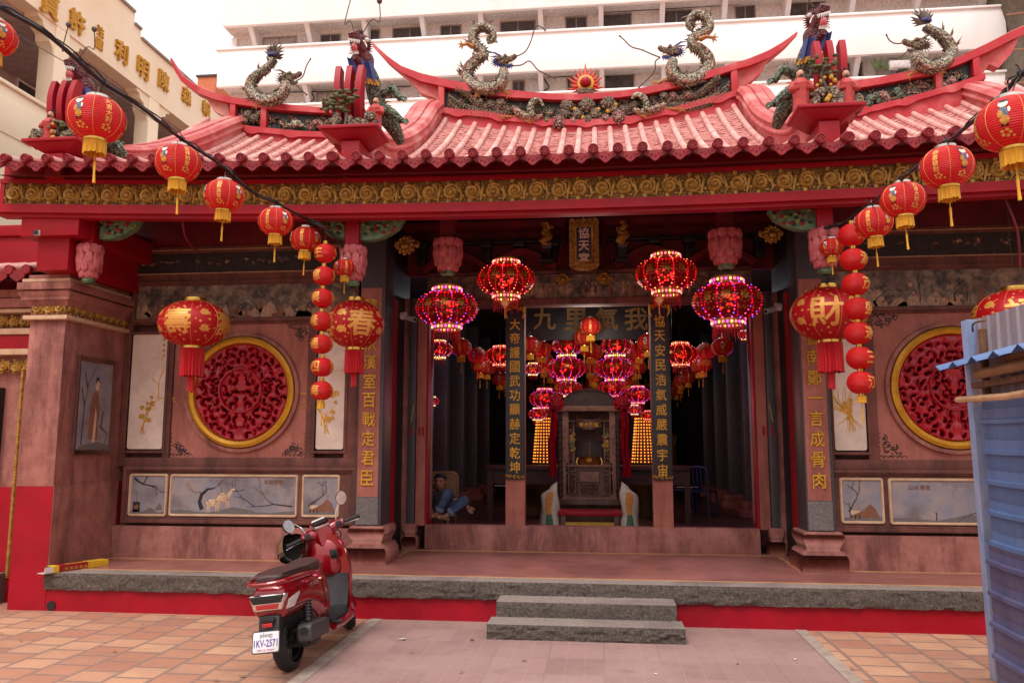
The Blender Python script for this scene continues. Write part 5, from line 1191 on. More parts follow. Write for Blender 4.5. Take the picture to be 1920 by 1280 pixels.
def rockery(x, items, label, seed):
    rr = random.Random(seed); z = 4.592; t = thing('roof_rockery', label, 'rockery', (x, 7.1, z))
    for kind, a, h in items:
        q = MB(); c = Vector((x+a, 7.1+rr.uniform(-.04, .04), z))
        if kind == 'rock':
            for k in range(9): q.ell(c+Vector((rr.uniform(-.06, .06), rr.uniform(-.05, .05), h*rr.random()*.7)), (rr.uniform(.03, .06), .04, rr.uniform(.03, .07)), 6)
            q.build('rock', 'mosaic', t)
        elif kind == 'tree':
            q.tube(spline([c, c+Vector((.02, 0, h*.4)), c+Vector((-.02, 0, h*.75)), c+Vector((.03, -.02, h))], 4), .018, 6); tr = q.build('tree_trunk', 'horn', t); q = MB()
            for k in range(26): q.ell(c+Vector((rr.uniform(-.12, .12), rr.uniform(-.06, .03), h*rr.uniform(.7, 1.12))), (rr.uniform(.02, .04), .025, rr.uniform(.012, .025)), 6)
            q.build('tree_foliage', M['moss'], tr)
        elif kind == 'man':
            q.tube([c, c+Vector((0, 0, h*.3)), c+Vector((0, -.01, h*.62)), c+Vector((0, 0, h*.74)), c+Vector((0, 0, h*.8))], [h*.2, h*.18, h*.2, h*.14, h*.06], 10)
            for sx in (-1, 1): q.tube([c+Vector((sx*h*.17, 0, h*.68)), c+Vector((sx*h*.22, -.03, h*.5)), c+Vector((sx*h*.06, -.07, h*.5))], [h*.08, h*.08, h*.05], 7)
            man = q.build('robed_figure', M['robe'], t); q = MB(); q.ell(c+Vector((0, -.005, h*.88)), (h*.09, h*.1, h*.11), 10); q.ell(c+Vector((0, -h*.1, h*.87)), (h*.02, h*.03, h*.025), 5); q.build('figure_head', 'skin', man)
            q = MB(); q.ell(c+Vector((0, .012, h*.95)), (h*.1, h*.1, h*.07), 8); q.ell(c+Vector((0, 0, h*1.03)), h*.04, 6); q.tube([c+Vector((0, -h*.09, h*.82)), c+Vector((0, -h*.12, h*.66))], [h*.05, h*.02], 6); q.build('figure_hat', 'hair', man)
        elif kind == 'flower':
            for k in range(22): peony(q, c+Vector((rr.uniform(-.09, .09), rr.uniform(-.05, .04), h*rr.random())), rr.uniform(.012, .024), rr.choice((0, 0, 1, 2)))
            q.build('shard_flower', ['yellow', 'mosaic_pink', M['moss']], t)
M['moss'] = mat('moss_green', (92, 92, 52), .7, col2=(56, 60, 36), ns=30); M['robe'] = mat('red_robe', (176, 56, 50), .55, col2=(150, 40, 40), ns=16)
rockery(-2.33, [('rock', -.2, .2), ('tree', -.08, .36), ('tree', -.17, .26), ('rock', .02, .14), ('rock', .18, .2), ('man', .22, .32), ('flower', -.2, .12)], 'rockery with mossy trees and one robed figure on a red roof platform', 3)
rockery(2*XC+2.36, [('rock', -.08, .26), ('man', -.2, .4), ('flower', .0, .3), ('tree', .0, .44), ('man', .2, .38), ('rock', .25, .14), ('flower', .27, .1), ('rock', .1, .2)], 'rockery with two red robed bearded figures on a red roof platform', 4)
rockery(-5.35, [('rock', -.22, .16), ('flower', -.1, .22), ('man', -.12, .34), ('rock', .05, .16), ('rock', .2, .2), ('tree', -.02, .2)], 'small rockery with one figure on the far left red roof platform', 5)
# ---------------------------------------------------------------- lanterns
def wrap_poly(mb, pts, fn, phi, z, m=0, eps=.002):
    n = len(pts); c = (sum(p[0] for p in pts)/n, sum(p[1] for p in pts)/n); rm = fn(z)
    def q(p): zz = z+p[1]; r = fn(zz)+eps; a = phi+p[0]/rm; return (r*math.sin(a), -r*math.cos(a), zz)
    mid = [((p[0]+c[0])/2, (p[1]+c[1])/2) for p in pts]
    mb.add([q(p) for p in pts]+[q(p) for p in mid]+[q(c)], [(i, (i+1) % n, (i+1) % n+n, i+n) for i in range(n)]+[(i+n, (i+1) % n+n, 2*n) for i in range(n)], m)
def oval(cx, cy, rx, ry, n=10): return [(cx+rx*math.cos(6.283*k/n), cy+ry*math.sin(6.283*k/n)) for k in range(n)]
def meridian(mb, fn, phi, z0, z1, r, m=0, n=14):
    mb.tube([((fn(z0+(z1-z0)*i/n)+.0005)*math.sin(phi), -(fn(z0+(z1-z0)*i/n)+.0005)*math.cos(phi), z0+(z1-z0)*i/n) for i in range(n+1)], r, 4, m)
def sup(R, H, p=2.3, r0=.0):
    return lambda z: max(r0, R*max(0, 1-(min(1, abs(z)/H))**p)**(1/p))
M['face'] = mat('print_white', (226, 206, 190), .5); M['print_blue'] = mat('print_blue', (92, 104, 128), .5, col2=(60, 66, 80), ns=90)
M['print_yellow'] = mat('print_yellow', (206, 150, 50), .5, col2=(150, 90, 40), ns=90)
def fringe(mb, r, z1, z0, n=44, m=0, jag=.02):
    """ring of threads"""
    k = n; vs = []
    for j, z in enumerate((z1, (z1*2+z0)/3, (z1+2*z0)/3, z0)):
        for i in range(2*k):
            a = 6.283*i/(2*k); rr = r*(1+(.03 if i % 2 else -.05)+.02*j*math.sin(i*1.7)); vs.append((rr*math.sin(a), -rr*math.cos(a), z-(jag*random.random() if j == 3 else 0)))
    q = 2*k; mb.add(vs, [(j*q+i, j*q+(i+1) % q, (j+1)*q+(i+1) % q, (j+1)*q+i) for j in range(3) for i in range(q)], m, True)
def tassel(mb, z1, z0, zt, r, m=0):
    mb.tube([(0, 0, z1), (.004, 0, zt)], .0035, 5, m); mb.tube([(.004, 0, zt), (.004, 0, zt-.012), (.004, 0, zt-.05), (.006, 0, z0)], [r*.6, r, r*.75, r*1.1], 8, m); mb.ell((.004, 0, zt), r*1.1, 7, m)
def string_lantern(texts):
    R, H = .145, .122; t = thing('red_lantern', 'proto', 'lantern'); fn = sup(R, H, 2.1); z0 = .94*H
    # openings where the radius is a third
    zc = H*(1-(.36**2.1))**(1/2.1); b = MB(); n = 22
    b.lathe([(fn(-zc+2*zc*i/n), -zc+2*zc*i/n) for i in range(n+1)], n=36); bd = b.build('lantern_body', 'lan', t)
    g = MB()
    for k in range(6): meridian(g, fn, 6.283*(k+.5)/6, -zc, zc, .0013)
    for k in range(0, 6, 2):
        p = 6.283*k/6
        for i, ch in enumerate(texts[(k//2) % len(texts)]):
            for dx in (0,): wrap_text(g, ch, fn, p+dx, .062-.034*i, .031, bold=.03, cut=2)
    for k in range(6):
        for q in range(5): wrap_poly(g, oval(.016*math.cos(1.257*q), .011*math.sin(1.257*q), .008, .006, 6), fn, 6.283*k/6, -.075)
        wrap_poly(g, oval(.0, .0, .006, .005, 6), fn, 6.283*k/6+.25, -.088)
    g.build('gold_print', 'gold_print', bd)
    c = MB()
    for k in range(1, 6, 2):
        p = 6.283*k/6
        wrap_poly(c, oval(0, .0, .022, .028, 9), fn, p, .01, 1); wrap_poly(c, oval(.003, -.0, .02, .02, 8), fn, p, -.024, 2)
        wrap_poly(c, oval(-.012, .002, .012, .018, 7), fn, p, .0, 2, .003); wrap_poly(c, oval(0, 0, .02, .019, 9), fn, p, .052, 0, .003)
        wrap_poly(c, oval(0, 0, .019, .008, 8), fn, p, .066, 3, .004); wrap_poly(c, oval(.022, 0, .006, .014, 6), fn, p, .018, 0, .003)
        wrap_poly(c, oval(-.008, 0, .007, .006, 6), fn, p, -.048, 3, .003); wrap_poly(c, oval(.01, 0, .007, .006, 6), fn, p, -.048, 3, .003)
    c.build('child_print', ['face', 'print_blue', 'print_yellow', 'hair'], bd)
    r = .36*R+.004; s_ = MB(); s_.lathe([(r, zc-.004), (r+.003, zc-.002), (r+.003, zc+.012), (r-.001, zc+.013), (r-.004, zc-.002)], n=28); s_.tube([(-r, 0, zc+.005), (0, 0, zc+.02), (r, 0, zc+.005)], .0018, 5); s_.tube([(0, 0, zc+.015), (0, 0, zc+.07)], .0016, 5); s_.build('top_ring', 'silver', t)
    s_ = MB(); s_.lathe([(r, -zc+.004), (r+.003, -zc+.002), (r+.003, -zc-.01), (r-.002, -zc-.01)], n=28); s_.build('bottom_ring', 'brass', t)
    f = MB(); fringe(f, r*.98, -zc-.008, -zc-.075, 30, jag=.012); F_ = f.build('fringe', 'fringe', t)
    f = MB(); tassel(f, -zc-.02, -zc-.235, -zc-.13, .0075); f.build('tassel', 'fringe', t); return t
def place(o, proto, loc, label, scale=1, rz=0, rx=0, group=None, first=[]):
    c = o if o is not None else copy_tree(proto); c.location = loc; c.scale = (scale,)*3; c.rotation_euler = (rx, 0, rz); c['label'] = label
    if group: c['group'] = group
    return c
SLA = string_lantern(['大吉大利', '恭喜發財', '招財進寶']); SLB = string_lantern(['吉祥如意', '財源廣進', '恭喜發財'])
GL = 'red lanterns strung along the black cables'
ords = ['first', 'second', 'third', 'fourth', 'fifth', 'sixth']
SLIST = [(-12, 70, 46, 0, 'cut by the left edge of the photo, highest of the left cable'), (181, 224, 57, 1, 'with child prints, largest whole one on the left cable'), (334, 306, 45, .9, 'below the large one, above the gold frieze on the left cable'),
   (420, 367, 39, 2.3, 'in front of the gold frieze on the left cable'), (517, 416, 34, 2.0, 'just under the gold frieze on the left cable'), (573, 449, 30, 2.2, 'beside the top of the left lantern strand'), (646, 502, 21, 2.6, 'dark small one beside the left lotus pendant'),
   (1896, 233, 60, .4, 'cut by the right edge of the photo, highest of the right cable'), (1775, 314, 46, 1.3, 'with child print, before the gold frieze on the right cable'), (1693, 375, 39, .25, 'just under the gold frieze on the right cable'), (1638, 418, 34, 1.5, 'beside the top of the right lantern strand'), (1559, 464, 21, .2, 'dark small one beside the right lotus pendant')]
usedA = usedB = False; SPOS = []
for i, (px, py, r, rz, w_) in enumerate(SLIST):
    Y = min(.145*F/r, 7.25); k = r*sc(Y)/.145; loc = P(px, py, Y); pr = SLA if i % 2 else SLB
    fresh = (pr is SLA and not usedA) or (pr is SLB and not usedB)
    if pr is SLA: usedA = True
    else: usedB = True
    place(pr if fresh else None, pr, loc, 'red lantern '+w_, k, rz, R_(random.uniform(-3, 3)), GL); SPOS.append(loc+Vector((0, 0, .17*k)))
def cable(pts, label, hooks):
    pp = spline([P(*q) for q in pts], 8); t = thing('lantern_cable', label, 'cable', pp[0], 'cables carrying the lantern strings')
    q = MB(); q.tube(pp, .011, 8); q.build('main_cable', 'cable', t)
    q = MB(); q.tube([p+Vector((.012*math.sin(i*.9), .01, .014+.01*math.cos(i*.55))) for i, p in enumerate(pp)], .0045, 6); q.tube([p+Vector((.012*math.sin(i*.6+2), -.01, .006+.014*math.sin(i*.4))) for i, p in enumerate(pp)], .004, 6); q.build('thin_wire', 'cable', t)
    for h in hooks:
        q = MB()
        k = min(range(len(pp)), key=lambda i: (pp[i]-h).length); d = pp[k]
        q.tube([d, (d+h)/2+Vector((.006, 0, 0)), h-Vector((0, 0, .06))], .003, 5)
        for j in range(5): a = j*1.25; q.tube([d+Vector((.013*math.cos(a), .013*math.sin(a), -.012)), d+Vector((.016*math.cos(a+.8), .016*math.sin(a+.8), .014))], .005, 4)
        q.tube([d, d+Vector((-.01, 0, .04)), d+Vector((-.022, 0, .05))], .004, 4)
        q.build('cable_tie', 'cable', t)
    return t
cable([(-40, -12, 2.8), (0, 14, 2.95), (90, 66, 3.3), (185, 148, 3.73), (260, 198, 4.15), (334, 256, 4.75), (385, 290, 5.1), (425, 318, 5.5), (475, 362, 6.0), (520, 382, 6.35), (575, 412, 7.0), (612, 430, 7.1), (642, 462, 7.3)], 'black cable bundle sagging from the top left corner to the left lotus pendant', SPOS[:7])
cable([(1990, 90, 3.4), (1915, 140, 3.62), (1885, 172, 3.8), (1840, 215, 4.2), (1775, 268, 4.7), (1735, 300, 5.1), (1690, 337, 5.5), (1660, 362, 5.9), (1630, 386, 6.4), (1590, 412, 7.0), (1565, 424, 7.15), (1545, 428, 7.3)], 'black cable bundle sagging from the right edge to the right lotus pendant', SPOS[7:])
# vertical strands of seven balls
def strand(pts, r, Y, chars, phi, label):
    top = P(pts[0][0], pts[0][1]-34, Y); t = thing('lantern_strand', label, 'lantern strand', P(pts[-1][0], pts[-1][1]+60, Y), 'strands of seven red balls')
    R = r*sc(Y); fn = sup(R, R*.9, 2.0)
    for (px, py), ch in zip(pts, chars):
        c = P(px, py, Y); zc = R*.82; tr = Matrix.Translation(c)
        b = MB(); b.lathe([(fn(-zc+2*zc*i/16), -zc+2*zc*i/16) for i in range(17)], n=32); B_ = b.xf(tr).build('lantern_ball', 'lan', t)
        g = MB(); wrap_text(g, ch, fn, phi, 0, R*.98, bold=.02); wrap_text(g, ch, fn, phi+2.2, 0, R*.98, bold=.02); g.xf(tr).build('gold_character', 'gold_print', B_)
        g = MB(); g.lathe([(R*.2, zc-.01), (R*.22, zc), (R*.22, zc+.032), (R*.2, zc+.034)], n=16); g.xf(tr).build('gold_collar', 'brass', B_)
    c = P(*pts[-1], Y); tr = Matrix.Translation(c-Vector((0, 0, R*.8))); g = MB(); g.lathe([(R*.2, .0), (R*.22, 0), (R*.22, -.03), (R*.2, -.03)], n=16); g.xf(tr).build('gold_collar', 'brass', t)
    f = MB(); fringe(f, R*.33, -.02, -.075, 20, jag=.01); tassel(f, -.03, -.24, -.14, .008); f.xf(tr).build('fringe', 'fringe', t)
    f = MB(); f.tube([P(pts[0][0], pts[0][1]-20, Y), top], .003, 5); f.build('hanging_loop', 'cable', t)
strand([(610, 475), (607, 517), (605, 559), (603, 602), (603, 645), (604, 688), (603, 732)], 21.5, 7.0, '生意興隆通四海', -.45, 'strand of seven red balls hanging left of the doorway, before the gold couplet column')
strand([(1597, 441), (1600, 487), (1604, 533), (1608, 579), (1609, 625), (1612, 671), (1614, 717)], 24, 6.9, '財源茂盛達三江', .75, 'strand of seven red balls hanging right of the doorway, near the blue shed')
# big oblate festival lanterns
def big_lantern(px, py, rx, ry, Y, chars, phi, label):
    R, H = rx*sc(Y), ry*sc(Y)*1.06; c = P(px, py, Y); fn = sup(R, H, 2.05); tr = Matrix.Translation(c); t = thing('festival_lantern', label, 'lantern', c-Vector((0, 0, H)), 'large red festival lanterns under the eave')
    zc = H*(1-(.3**2.05))**(1/2.05); b = MB(); b.lathe([(fn(-zc+2*zc*i/24), -zc+2*zc*i/24) for i in range(25)], n=48, rib=lambda q: 1+.006*abs(math.cos(4*q))); B_ = b.xf(tr).build('lantern_body', 'lan_big', t)
    g = MB()
    for k in range(8): meridian(g, fn, phi+6.283*(k+.5)/8, -zc, zc, .0022, n=18)
    for k in range(0, 8, 2):
        wrap_text(g, chars[0], fn, phi+6.283*k/8, -.01, H*1.05, bold=.02, wx=1.1)
        for q in range(7):
            a = q*.9+.3; u, v = R*.34*math.cos(a), H*.62*math.sin(a); wrap_poly(g, oval(u, 0, .013, .009, 7), fn, phi+6.283*k/8, v)
    for k in range(8):                           # scattered little gold clouds and coins
        for q in range(9):
            a = q*.7+k; u, v = R*.3*math.cos(a)*(.7+.05*q), H*.8*math.sin(a)
            if abs(v) < .8*H: wrap_poly(g, oval(u, 0, .009+.003*(q % 3), .006+.002*(q % 2), 6), fn, phi+6.283*k/8, v, 0, .0035)
    for k in range(1, 8, 2):
        for q in (-1, 1):
            wrap_poly(g, [(-.05, 0), (-.03, .03), (.0, .042), (.03, .03), (.05, .045), (.06, .0), (.05, -.035), (.03, -.02), (0, -.03), (-.03, -.022)], fn, phi+6.283*k/8, q*H*.34)
            wrap_poly(g, oval(-.02, .0, .006, .006, 6), fn, phi+6.283*k/8+.0, q*H*.34, 1, .004)
            wrap_poly(g, oval(.045*q, 0, .014, .011, 7), fn, phi+6.283*k/8, q*H*.05)
            wrap_poly(g, oval(-.03*q, 0, .01, .01, 7), fn, phi+6.283*k/8, q*H*.62)
    g.xf(tr).build('gold_print', ['gold_print', 'lan_big'], B_)
    r = .3*R; g = MB(); g.lathe([(r-.006, zc-.01), (r+.003, zc-.008), (r+.006, zc+.012), (r+.003, zc+.035), (r-.004, zc+.035)], n=30); g.tube([(-r, 0, zc+.03), (0, 0, zc+.05), (r, 0, zc+.03)], .003, 5); g.xf(tr).build('top_ring', 'brass', t)
    g = MB(); g.lathe([(r-.004, -zc-.03), (r+.004, -zc-.028), (r+.006, -zc-.01), (r+.002, -zc+.008)], n=30); g.xf(tr).build('bottom_ring', 'brass', t)
    f = MB(); fringe(f, r*1.08, -zc-.026, -zc-.026-R*.78, 50, jag=.02); f.xf(tr).build('fringe', 'fringe_red', t)
    f = MB(); fringe(f, r*.32, -zc-.03, -zc-.03-R*1.2, 16, jag=.03); f.xf(tr).build('tassel', 'fringe_red', t)
    f = MB(); f.tube([(0, 0, zc+.045), (0, 0, 3.8-c.z)], .0018, 4); f.xf(tr).build('hanging_wire', 'wire', t); return t
big_lantern(364, 607, 68, 44, 7.7, '壽', .0, 'large gold printed red lantern over the left round window')
big_lantern(666, 608, 55, 45, 7.75, '春', .55, 'large gold printed red lantern before the left gold couplet column')
big_lantern(1553, 589, 66, 47, 7.75, '財', -.32, 'large gold printed red lantern before the right gold couplet column')
big_lantern(1905, 594, 70, 46, 7.5, '福', -.3, 'large gold printed red lantern half hidden behind the blue shed')
# LED lanterns
def mat_shell():
    t = NT('led_lantern_skin'); c = t.ramp(t.noise(9, 4), [(.35, (110, 0, 30)), (.7, (80, 0, 22))]); t.l(c, t.b.inputs['Base Color']); t.b.inputs['Roughness'].default_value = .3
    tr = t.node('BsdfTranslucent'); tr.inputs[0].default_value = lin((150, 6, 24)); tp = t.node('BsdfTransparent'); tp.inputs[0].default_value = lin((255, 60, 70))
    a = t.node('MixShader'); a.inputs[0].default_value = .5; t.l(t.b.outputs[0], a.inputs[1]); t.l(tr.outputs[0], a.inputs[2])
    b = t.node('MixShader'); b.inputs[0].default_value = .32; t.l(a.outputs[0], b.inputs[1]); t.l(tp.outputs[0], b.inputs[2]); t.l(b.outputs[0], t.out.inputs[0]); return t.m
M['shell'] = mat_shell()
M['bulb'] = emit('bulb_glow', (255, 170, 120), 4.5)
LED = {k: emit('led_'+k, c, e*.7) for k, c, e in (('pink', (255, 60, 190), 3.2), ('violet', (120, 80, 255), 3.4), ('warm', (255, 190, 90), 2.6), ('white', (255, 220, 210), 3.4), ('green', (150, 220, 60), 2.2), ('orange', (255, 130, 40), 2.4), ('rose', (255, 90, 110), 3))}
M['gold_glint'] = mat('gold_foil_print', (190, 130, 44), .3, .5, col2=(120, 76, 26), ns=60)
def led_lantern(pal, name='led_lantern'):
    """pumpkin shaped lantern with light strings on its ribs and lit collars"""
    R, H = .29, .165; t = thing(name, 'proto', 'lantern'); f0 = sup(R, H, 2.1); zc = H*.93; NR = 12
    rib = lambda q: 1-.05*abs(math.cos(q*NR/2))**5
    b = MB(); b.lathe([(f0(-zc+2*zc*i/20), -zc+2*zc*i/20) for i in range(21)], n=72, rib=rib); B_ = b.build('lantern_body', 'shell', t)
    d = MB()
    for k in range(NR):
        a = 6.283*(k+.5)/NR
        for i in range(13):
            z = -zc*.95+1.9*zc*i/12; r = f0(z)*.955+.006; d.ell((r*math.sin(a), -r*math.cos(a), z), .0068, 5, (i+k) % len(pal))
    d.build('led_string', [LED[p] for p in pal], B_)
    g = MB()
    for k in range(NR):
        a = 6.283*k/NR
        wrap_text(g, '福祿壽喜'[k % 4], f0, a, .02, .075, bold=.02, cut=2)
        for q in range(12): u = 6.283*q/12; wrap_poly(g, oval(.06*math.cos(u), 0, .009, .006, 5), f0, a, .02+.062*math.sin(u))
        for q in range(5): wrap_poly(g, oval(.02*(q-2), 0, .009, .007, 5), f0, a, -.075-.012*(q % 2))
    g.build('foil_print', 'gold_glint', B_)
    for nm, z0, z1 in (('top_collar', zc*.96, zc+.05), ('bottom_collar', -zc-.055, -zc*.97)):
        r = .128; c = MB(); c.lathe([(r-.004, z0), (r+.004, z0), (r+.004, z1), (r-.004, z1)], n=36); C_ = c.build(nm, 'gold', t)
        c = MB()
        for k in range(24): a = 6.283*k/24; c.xf(Matrix.Identity(4)); c.ell(((r+.005)*math.sin(a), -(r+.005)*math.cos(a), (z0+z1)/2), (.011, .011, .013), 5, k % 3)
        c.build('collar_light', [LED[pal[0]], LED['warm'], LED[pal[-1]]], C_)
    u = MB()
    for k in range(16): u.ell((random.uniform(-.09, .09), random.uniform(-.09, .09), random.uniform(-.07, .07)), .011, 6)
    u.build('bulb', 'bulb', t)
    f = MB()
    for k in range(30): a = 6.283*k/30; l_ = random.uniform(.07, .13); f.tube([(.122*math.sin(a), -.122*math.cos(a), -zc-.05), (.126*math.sin(a), -.126*math.cos(a), -zc-.05-l_)], .003, 4)
    f.build('bead_fringe', 'fringe_red', t)
    f = MB(); f.tube([(0, 0, zc+.03), (0, 0, zc+.32)], .004, 5); f.build('hanging_cord', 'cable', t)
    return t
LP = led_lantern(['pink', 'violet', 'rose']); LRd = led_lantern(['rose', 'warm', 'rose']); LM = led_lantern(['white', 'violet', 'pink', 'warm'])
def led(px, py, rx, Y, proto, label, fresh=False, k=1, group='lit lanterns over the doorway', rz=0):
    c = place(proto if fresh else None, proto, P(px, py, Y), label, rx*sc(Y)/.29, rz, 0, group); return c
led(838, 578, 61, 8.35, LP, 'magenta lit LED lantern hanging under the left inner lotus', True, rz=.1)
led(949, 524, 56, 8.6, LRd, 'red lit LED lantern left of the name plaque', True, rz=.25)
led(1249, 514, 58, 8.6, LRd, 'red lit LED lantern right of the name plaque', rz=-.1)
led(1364, 566, 65, 8.3, LP, 'magenta lit LED lantern hanging under the right inner lotus', rz=-.2)
for px, py, rd, lab in ((947, 568, 0, 'left'), (1236, 562, 0, 'right')):
    c = P(px, py, 8.3); s_ = sc(8.3); q = MB(); q.prism([(c.x-9*s_, c.z), (c.x, c.z-12*s_), (c.x+9*s_, c.z), (c.x, c.z+12*s_)], 8.29, 8.3); q.tube([(c.x, 8.295, c.z-12*s_), (c.x, 8.295, c.z-30*s_)], .006, 5); tg = thing('paper_tag', 'orange diamond paper charm under the red LED lantern %s of the plaque' % lab, 'charm', (c.x, 8.3, c.z-30*s_)); q.build('diamond', M.setdefault('tag_paper', mat('tag_orange', (226, 96, 60), .5)), tg)
    q = MB(); put_text(q, '福', (c.x, 8.288, c.z), 10*s_, bold=.02, depth=.02); q.build('gold_character', 'gold_print', tg)
GI = 'lit lanterns deep inside the hall'
for i, (px, py, rx, Y, pr, w_) in enumerate(((823, 655, 27, 10.6, LM, 'just inside the left doorway'), (938, 667, 29, 10.9, LRd, 'left of the left door post inside'), (1065, 648, 31, 12.0, LM, 'top of the left inner stack'), (1062, 690, 37, 12.1, LP, 'middle of the left inner stack'), (1068, 728, 24, 12.2, LM, 'bottom of the left inner stack'),
       (1157, 648, 31, 12.0, LM, 'top of the right inner stack'), (1152, 690, 37, 12.1, LP, 'middle of the right inner stack'), (1148, 727, 26, 12.2, LP, 'bottom of the right inner stack'), (1276, 664, 33, 10.8, LRd, 'just right of the right door post'), (999, 692, 18, 11.5, LM, 'beside the left door post, small'), (1021, 747, 29, 13.2, LP, 'low behind the left door post'), (1008, 776, 18, 13.4, LM, 'lowest one beside the left light tower'), (1196, 740, 25, 13.2, LP, 'low behind the right door post'), (1190, 768, 14, 12.8, LM, 'smallest lowest one beside the shrine'), (810, 752, 14, 13.5, LM, 'small one behind the left jamb'), (1396, 628, 13, 11.0, LM, 'small one at the right jamb'), (1215, 778, 13, 13.4, LRd, 'small one beside the right light tower'))):
    led(px, py, rx, Y, pr, 'lit LED lantern '+w_, fresh=(i == 0), group=GI, rz=i*.37)
# plain red lanterns in rows under the hall ceiling
n = 0
for x, z in ((-1.98, 2.98), (1.66, 2.98), (-.95, 3.05), (.62, 3.05), (-.16, 3.1)):
    for k in range(9):
        Y = 11.2+k*1.0+.13*math.sin(n*2.1)
        place(None, SLA if n % 2 else SLB, Vector((x+.06*math.sin(n*1.7), Y, z+.05*math.sin(n*2.7)-.02*k)), 'small red lantern with yellow fringe in the rows under the dim hall ceiling', 1.05, n*.8, 0, 'rows of small red lanterns in the hall'); n += 1
c = P(1107, 612, 11.0); place(None, SLB, c, 'red lantern hanging right in front of the four gold characters inside', 1.05, 0, 0, 'rows of small red lanterns in the hall')
for nm, loc, col, pw in (('hall_glow', (-1.3, 12.2, 2.3), (1, .12, .3), 7), ('hall_glow', (1.0, 12.2, 2.3), (1, .15, .25), 7), ('hall_glow', (-.15, 10.3, 3.1), (1, .82, .72), 14), ('hall_glow', (-1.5, 12.6, 3.6), (.85, .9, 1), 9), ('hall_glow', (1.3, 12.6, 3.6), (.85, .9, 1), 9), ('hall_glow', (-.1, 15.5, 1.9), (1, .6, .4), 12), ('hall_glow', (-2.3, 11.6, 2.6), (.8, .1, .8), 2), ('hall_glow', (2.0, 11.6, 2.6), (.8, .1, .8), 3)):  # added point lights: lantern-tinted ones, plus white and warm fill brightening the hall
    l_ = bpy.data.lights.new('hall_fill_light', 'POINT'); l_.energy = pw; l_.color = col; l_.shadow_soft_size = .25; o = bpy.data.objects.new('hall_fill_light', l_); COL.objects.link(o); o.location = loc
# ---------------------------------------------------------------- cameras on the walls
def cctv(px, py, Y, d, label, dome=False):
    c = P(px, py, Y); t = thing('security_camera', label, 'security camera', c-Vector((0, 0, .06)))
    q = MB(); q.tube([c+Vector((-d*.09, .04, .03)), c+Vector((-d*.03, .03, .035))], .045, 16); q.tube([c+Vector((-d*.03, .03, .03)), c+Vector((d*.02, .0, .01))], .016, 8); q.build('mount', 'white_plastic', t)
    ax = Vector((d*.75, -.6, -.25)).normalized(); q = MB(); q.tube([c, c+ax*.13], .03, 14); q.build('housing', 'white_plastic', t); q = MB(); q.tube([c+ax*.128, c+ax*.134], .022, 12); q.build('lens', 'black_plastic', t)
cctv(765, 596, 9.0, 1, 'white bullet security camera left of the doorway'); cctv(1450, 580, 9.0, -1, 'white bullet security camera right of the doorway')
c = P(90, 428, 7.25); t = thing('security_camera', 'white security camera under the beam above the left end pillar', 'security camera', c-Vector((0, 0, .12))); q = MB(); q.lathe([(.0, -.03), (.055, -.03), (.06, .02), (.05, .04)], c, 18); q.build('mount', 'white_plastic', t)
q = MB(); q.box(c.x-.075, c.x-.005, 7.14, 7.25, c.z-.1, c.z-.045); q.build('housing', 'white_plastic', t, bevel=.012); q = MB(); q.box(c.x-.066, c.x-.016, 7.13, 7.142, c.z-.094, c.z-.052); q.build('lens', 'black_plastic', t)
for a, b, lab in (((342, 414, 7.3), (370, 472, 7.65), 'left'), ((1884, 372, 7.3), (1912, 500, 7.45), 'right')):
    q = MB(); p0, p1 = P(*a), P(*b); q.tube(spline([p0, p0.lerp(p1, .4)+Vector((.05 if lab == 'right' else -.02, 0, -.05)), p1], 6), .012, 7); o = q.build('red_wire', 'red_dark'); tag(o, 'red lantern wire hanging from the beam over the %s wall' % lab, 'wire'); recentre(o)
# ---------------------------------------------------------------- scooter
def sections(mb, secs, n=20, m=0, p=2.6):
    """closed hull through superellipse sections along y: (y, zbot, ztop, halfwidth, x0)"""
    vs = []
    for y, zb_, zt, hw in secs:
        for k in range(n):
            a = 6.283185*k/n; c, s_ = math.cos(a), math.sin(a)
            vs.append((hw*math.copysign(abs(c)**(2/p), c), y, (zb_+zt)/2+(zt-zb_)/2*math.copysign(abs(s_)**(2/p), s_)))
    k = len(secs); mb.add(vs, [(i*n+j, i*n+(j+1) % n, (i+1)*n+(j+1) % n, (i+1)*n+j) for i in range(k-1) for j in range(n)], m, True)
    mb.add(vs[:n], [tuple(range(n-1, -1, -1))], m, True); mb.add(vs[-n:], [tuple(range(n))], m, True); return mb
def spl_secs(secs, n=5): 
    """smooth the section list"""
    a = spline([(s_[0], s_[1], s_[2]) for s_ in secs], n); b = spline([(s_[3], 0, 0) for s_ in secs], n)
    return [(p.x, p.y, p.z, max(.004, q.x)) for p, q in zip(a, b)]
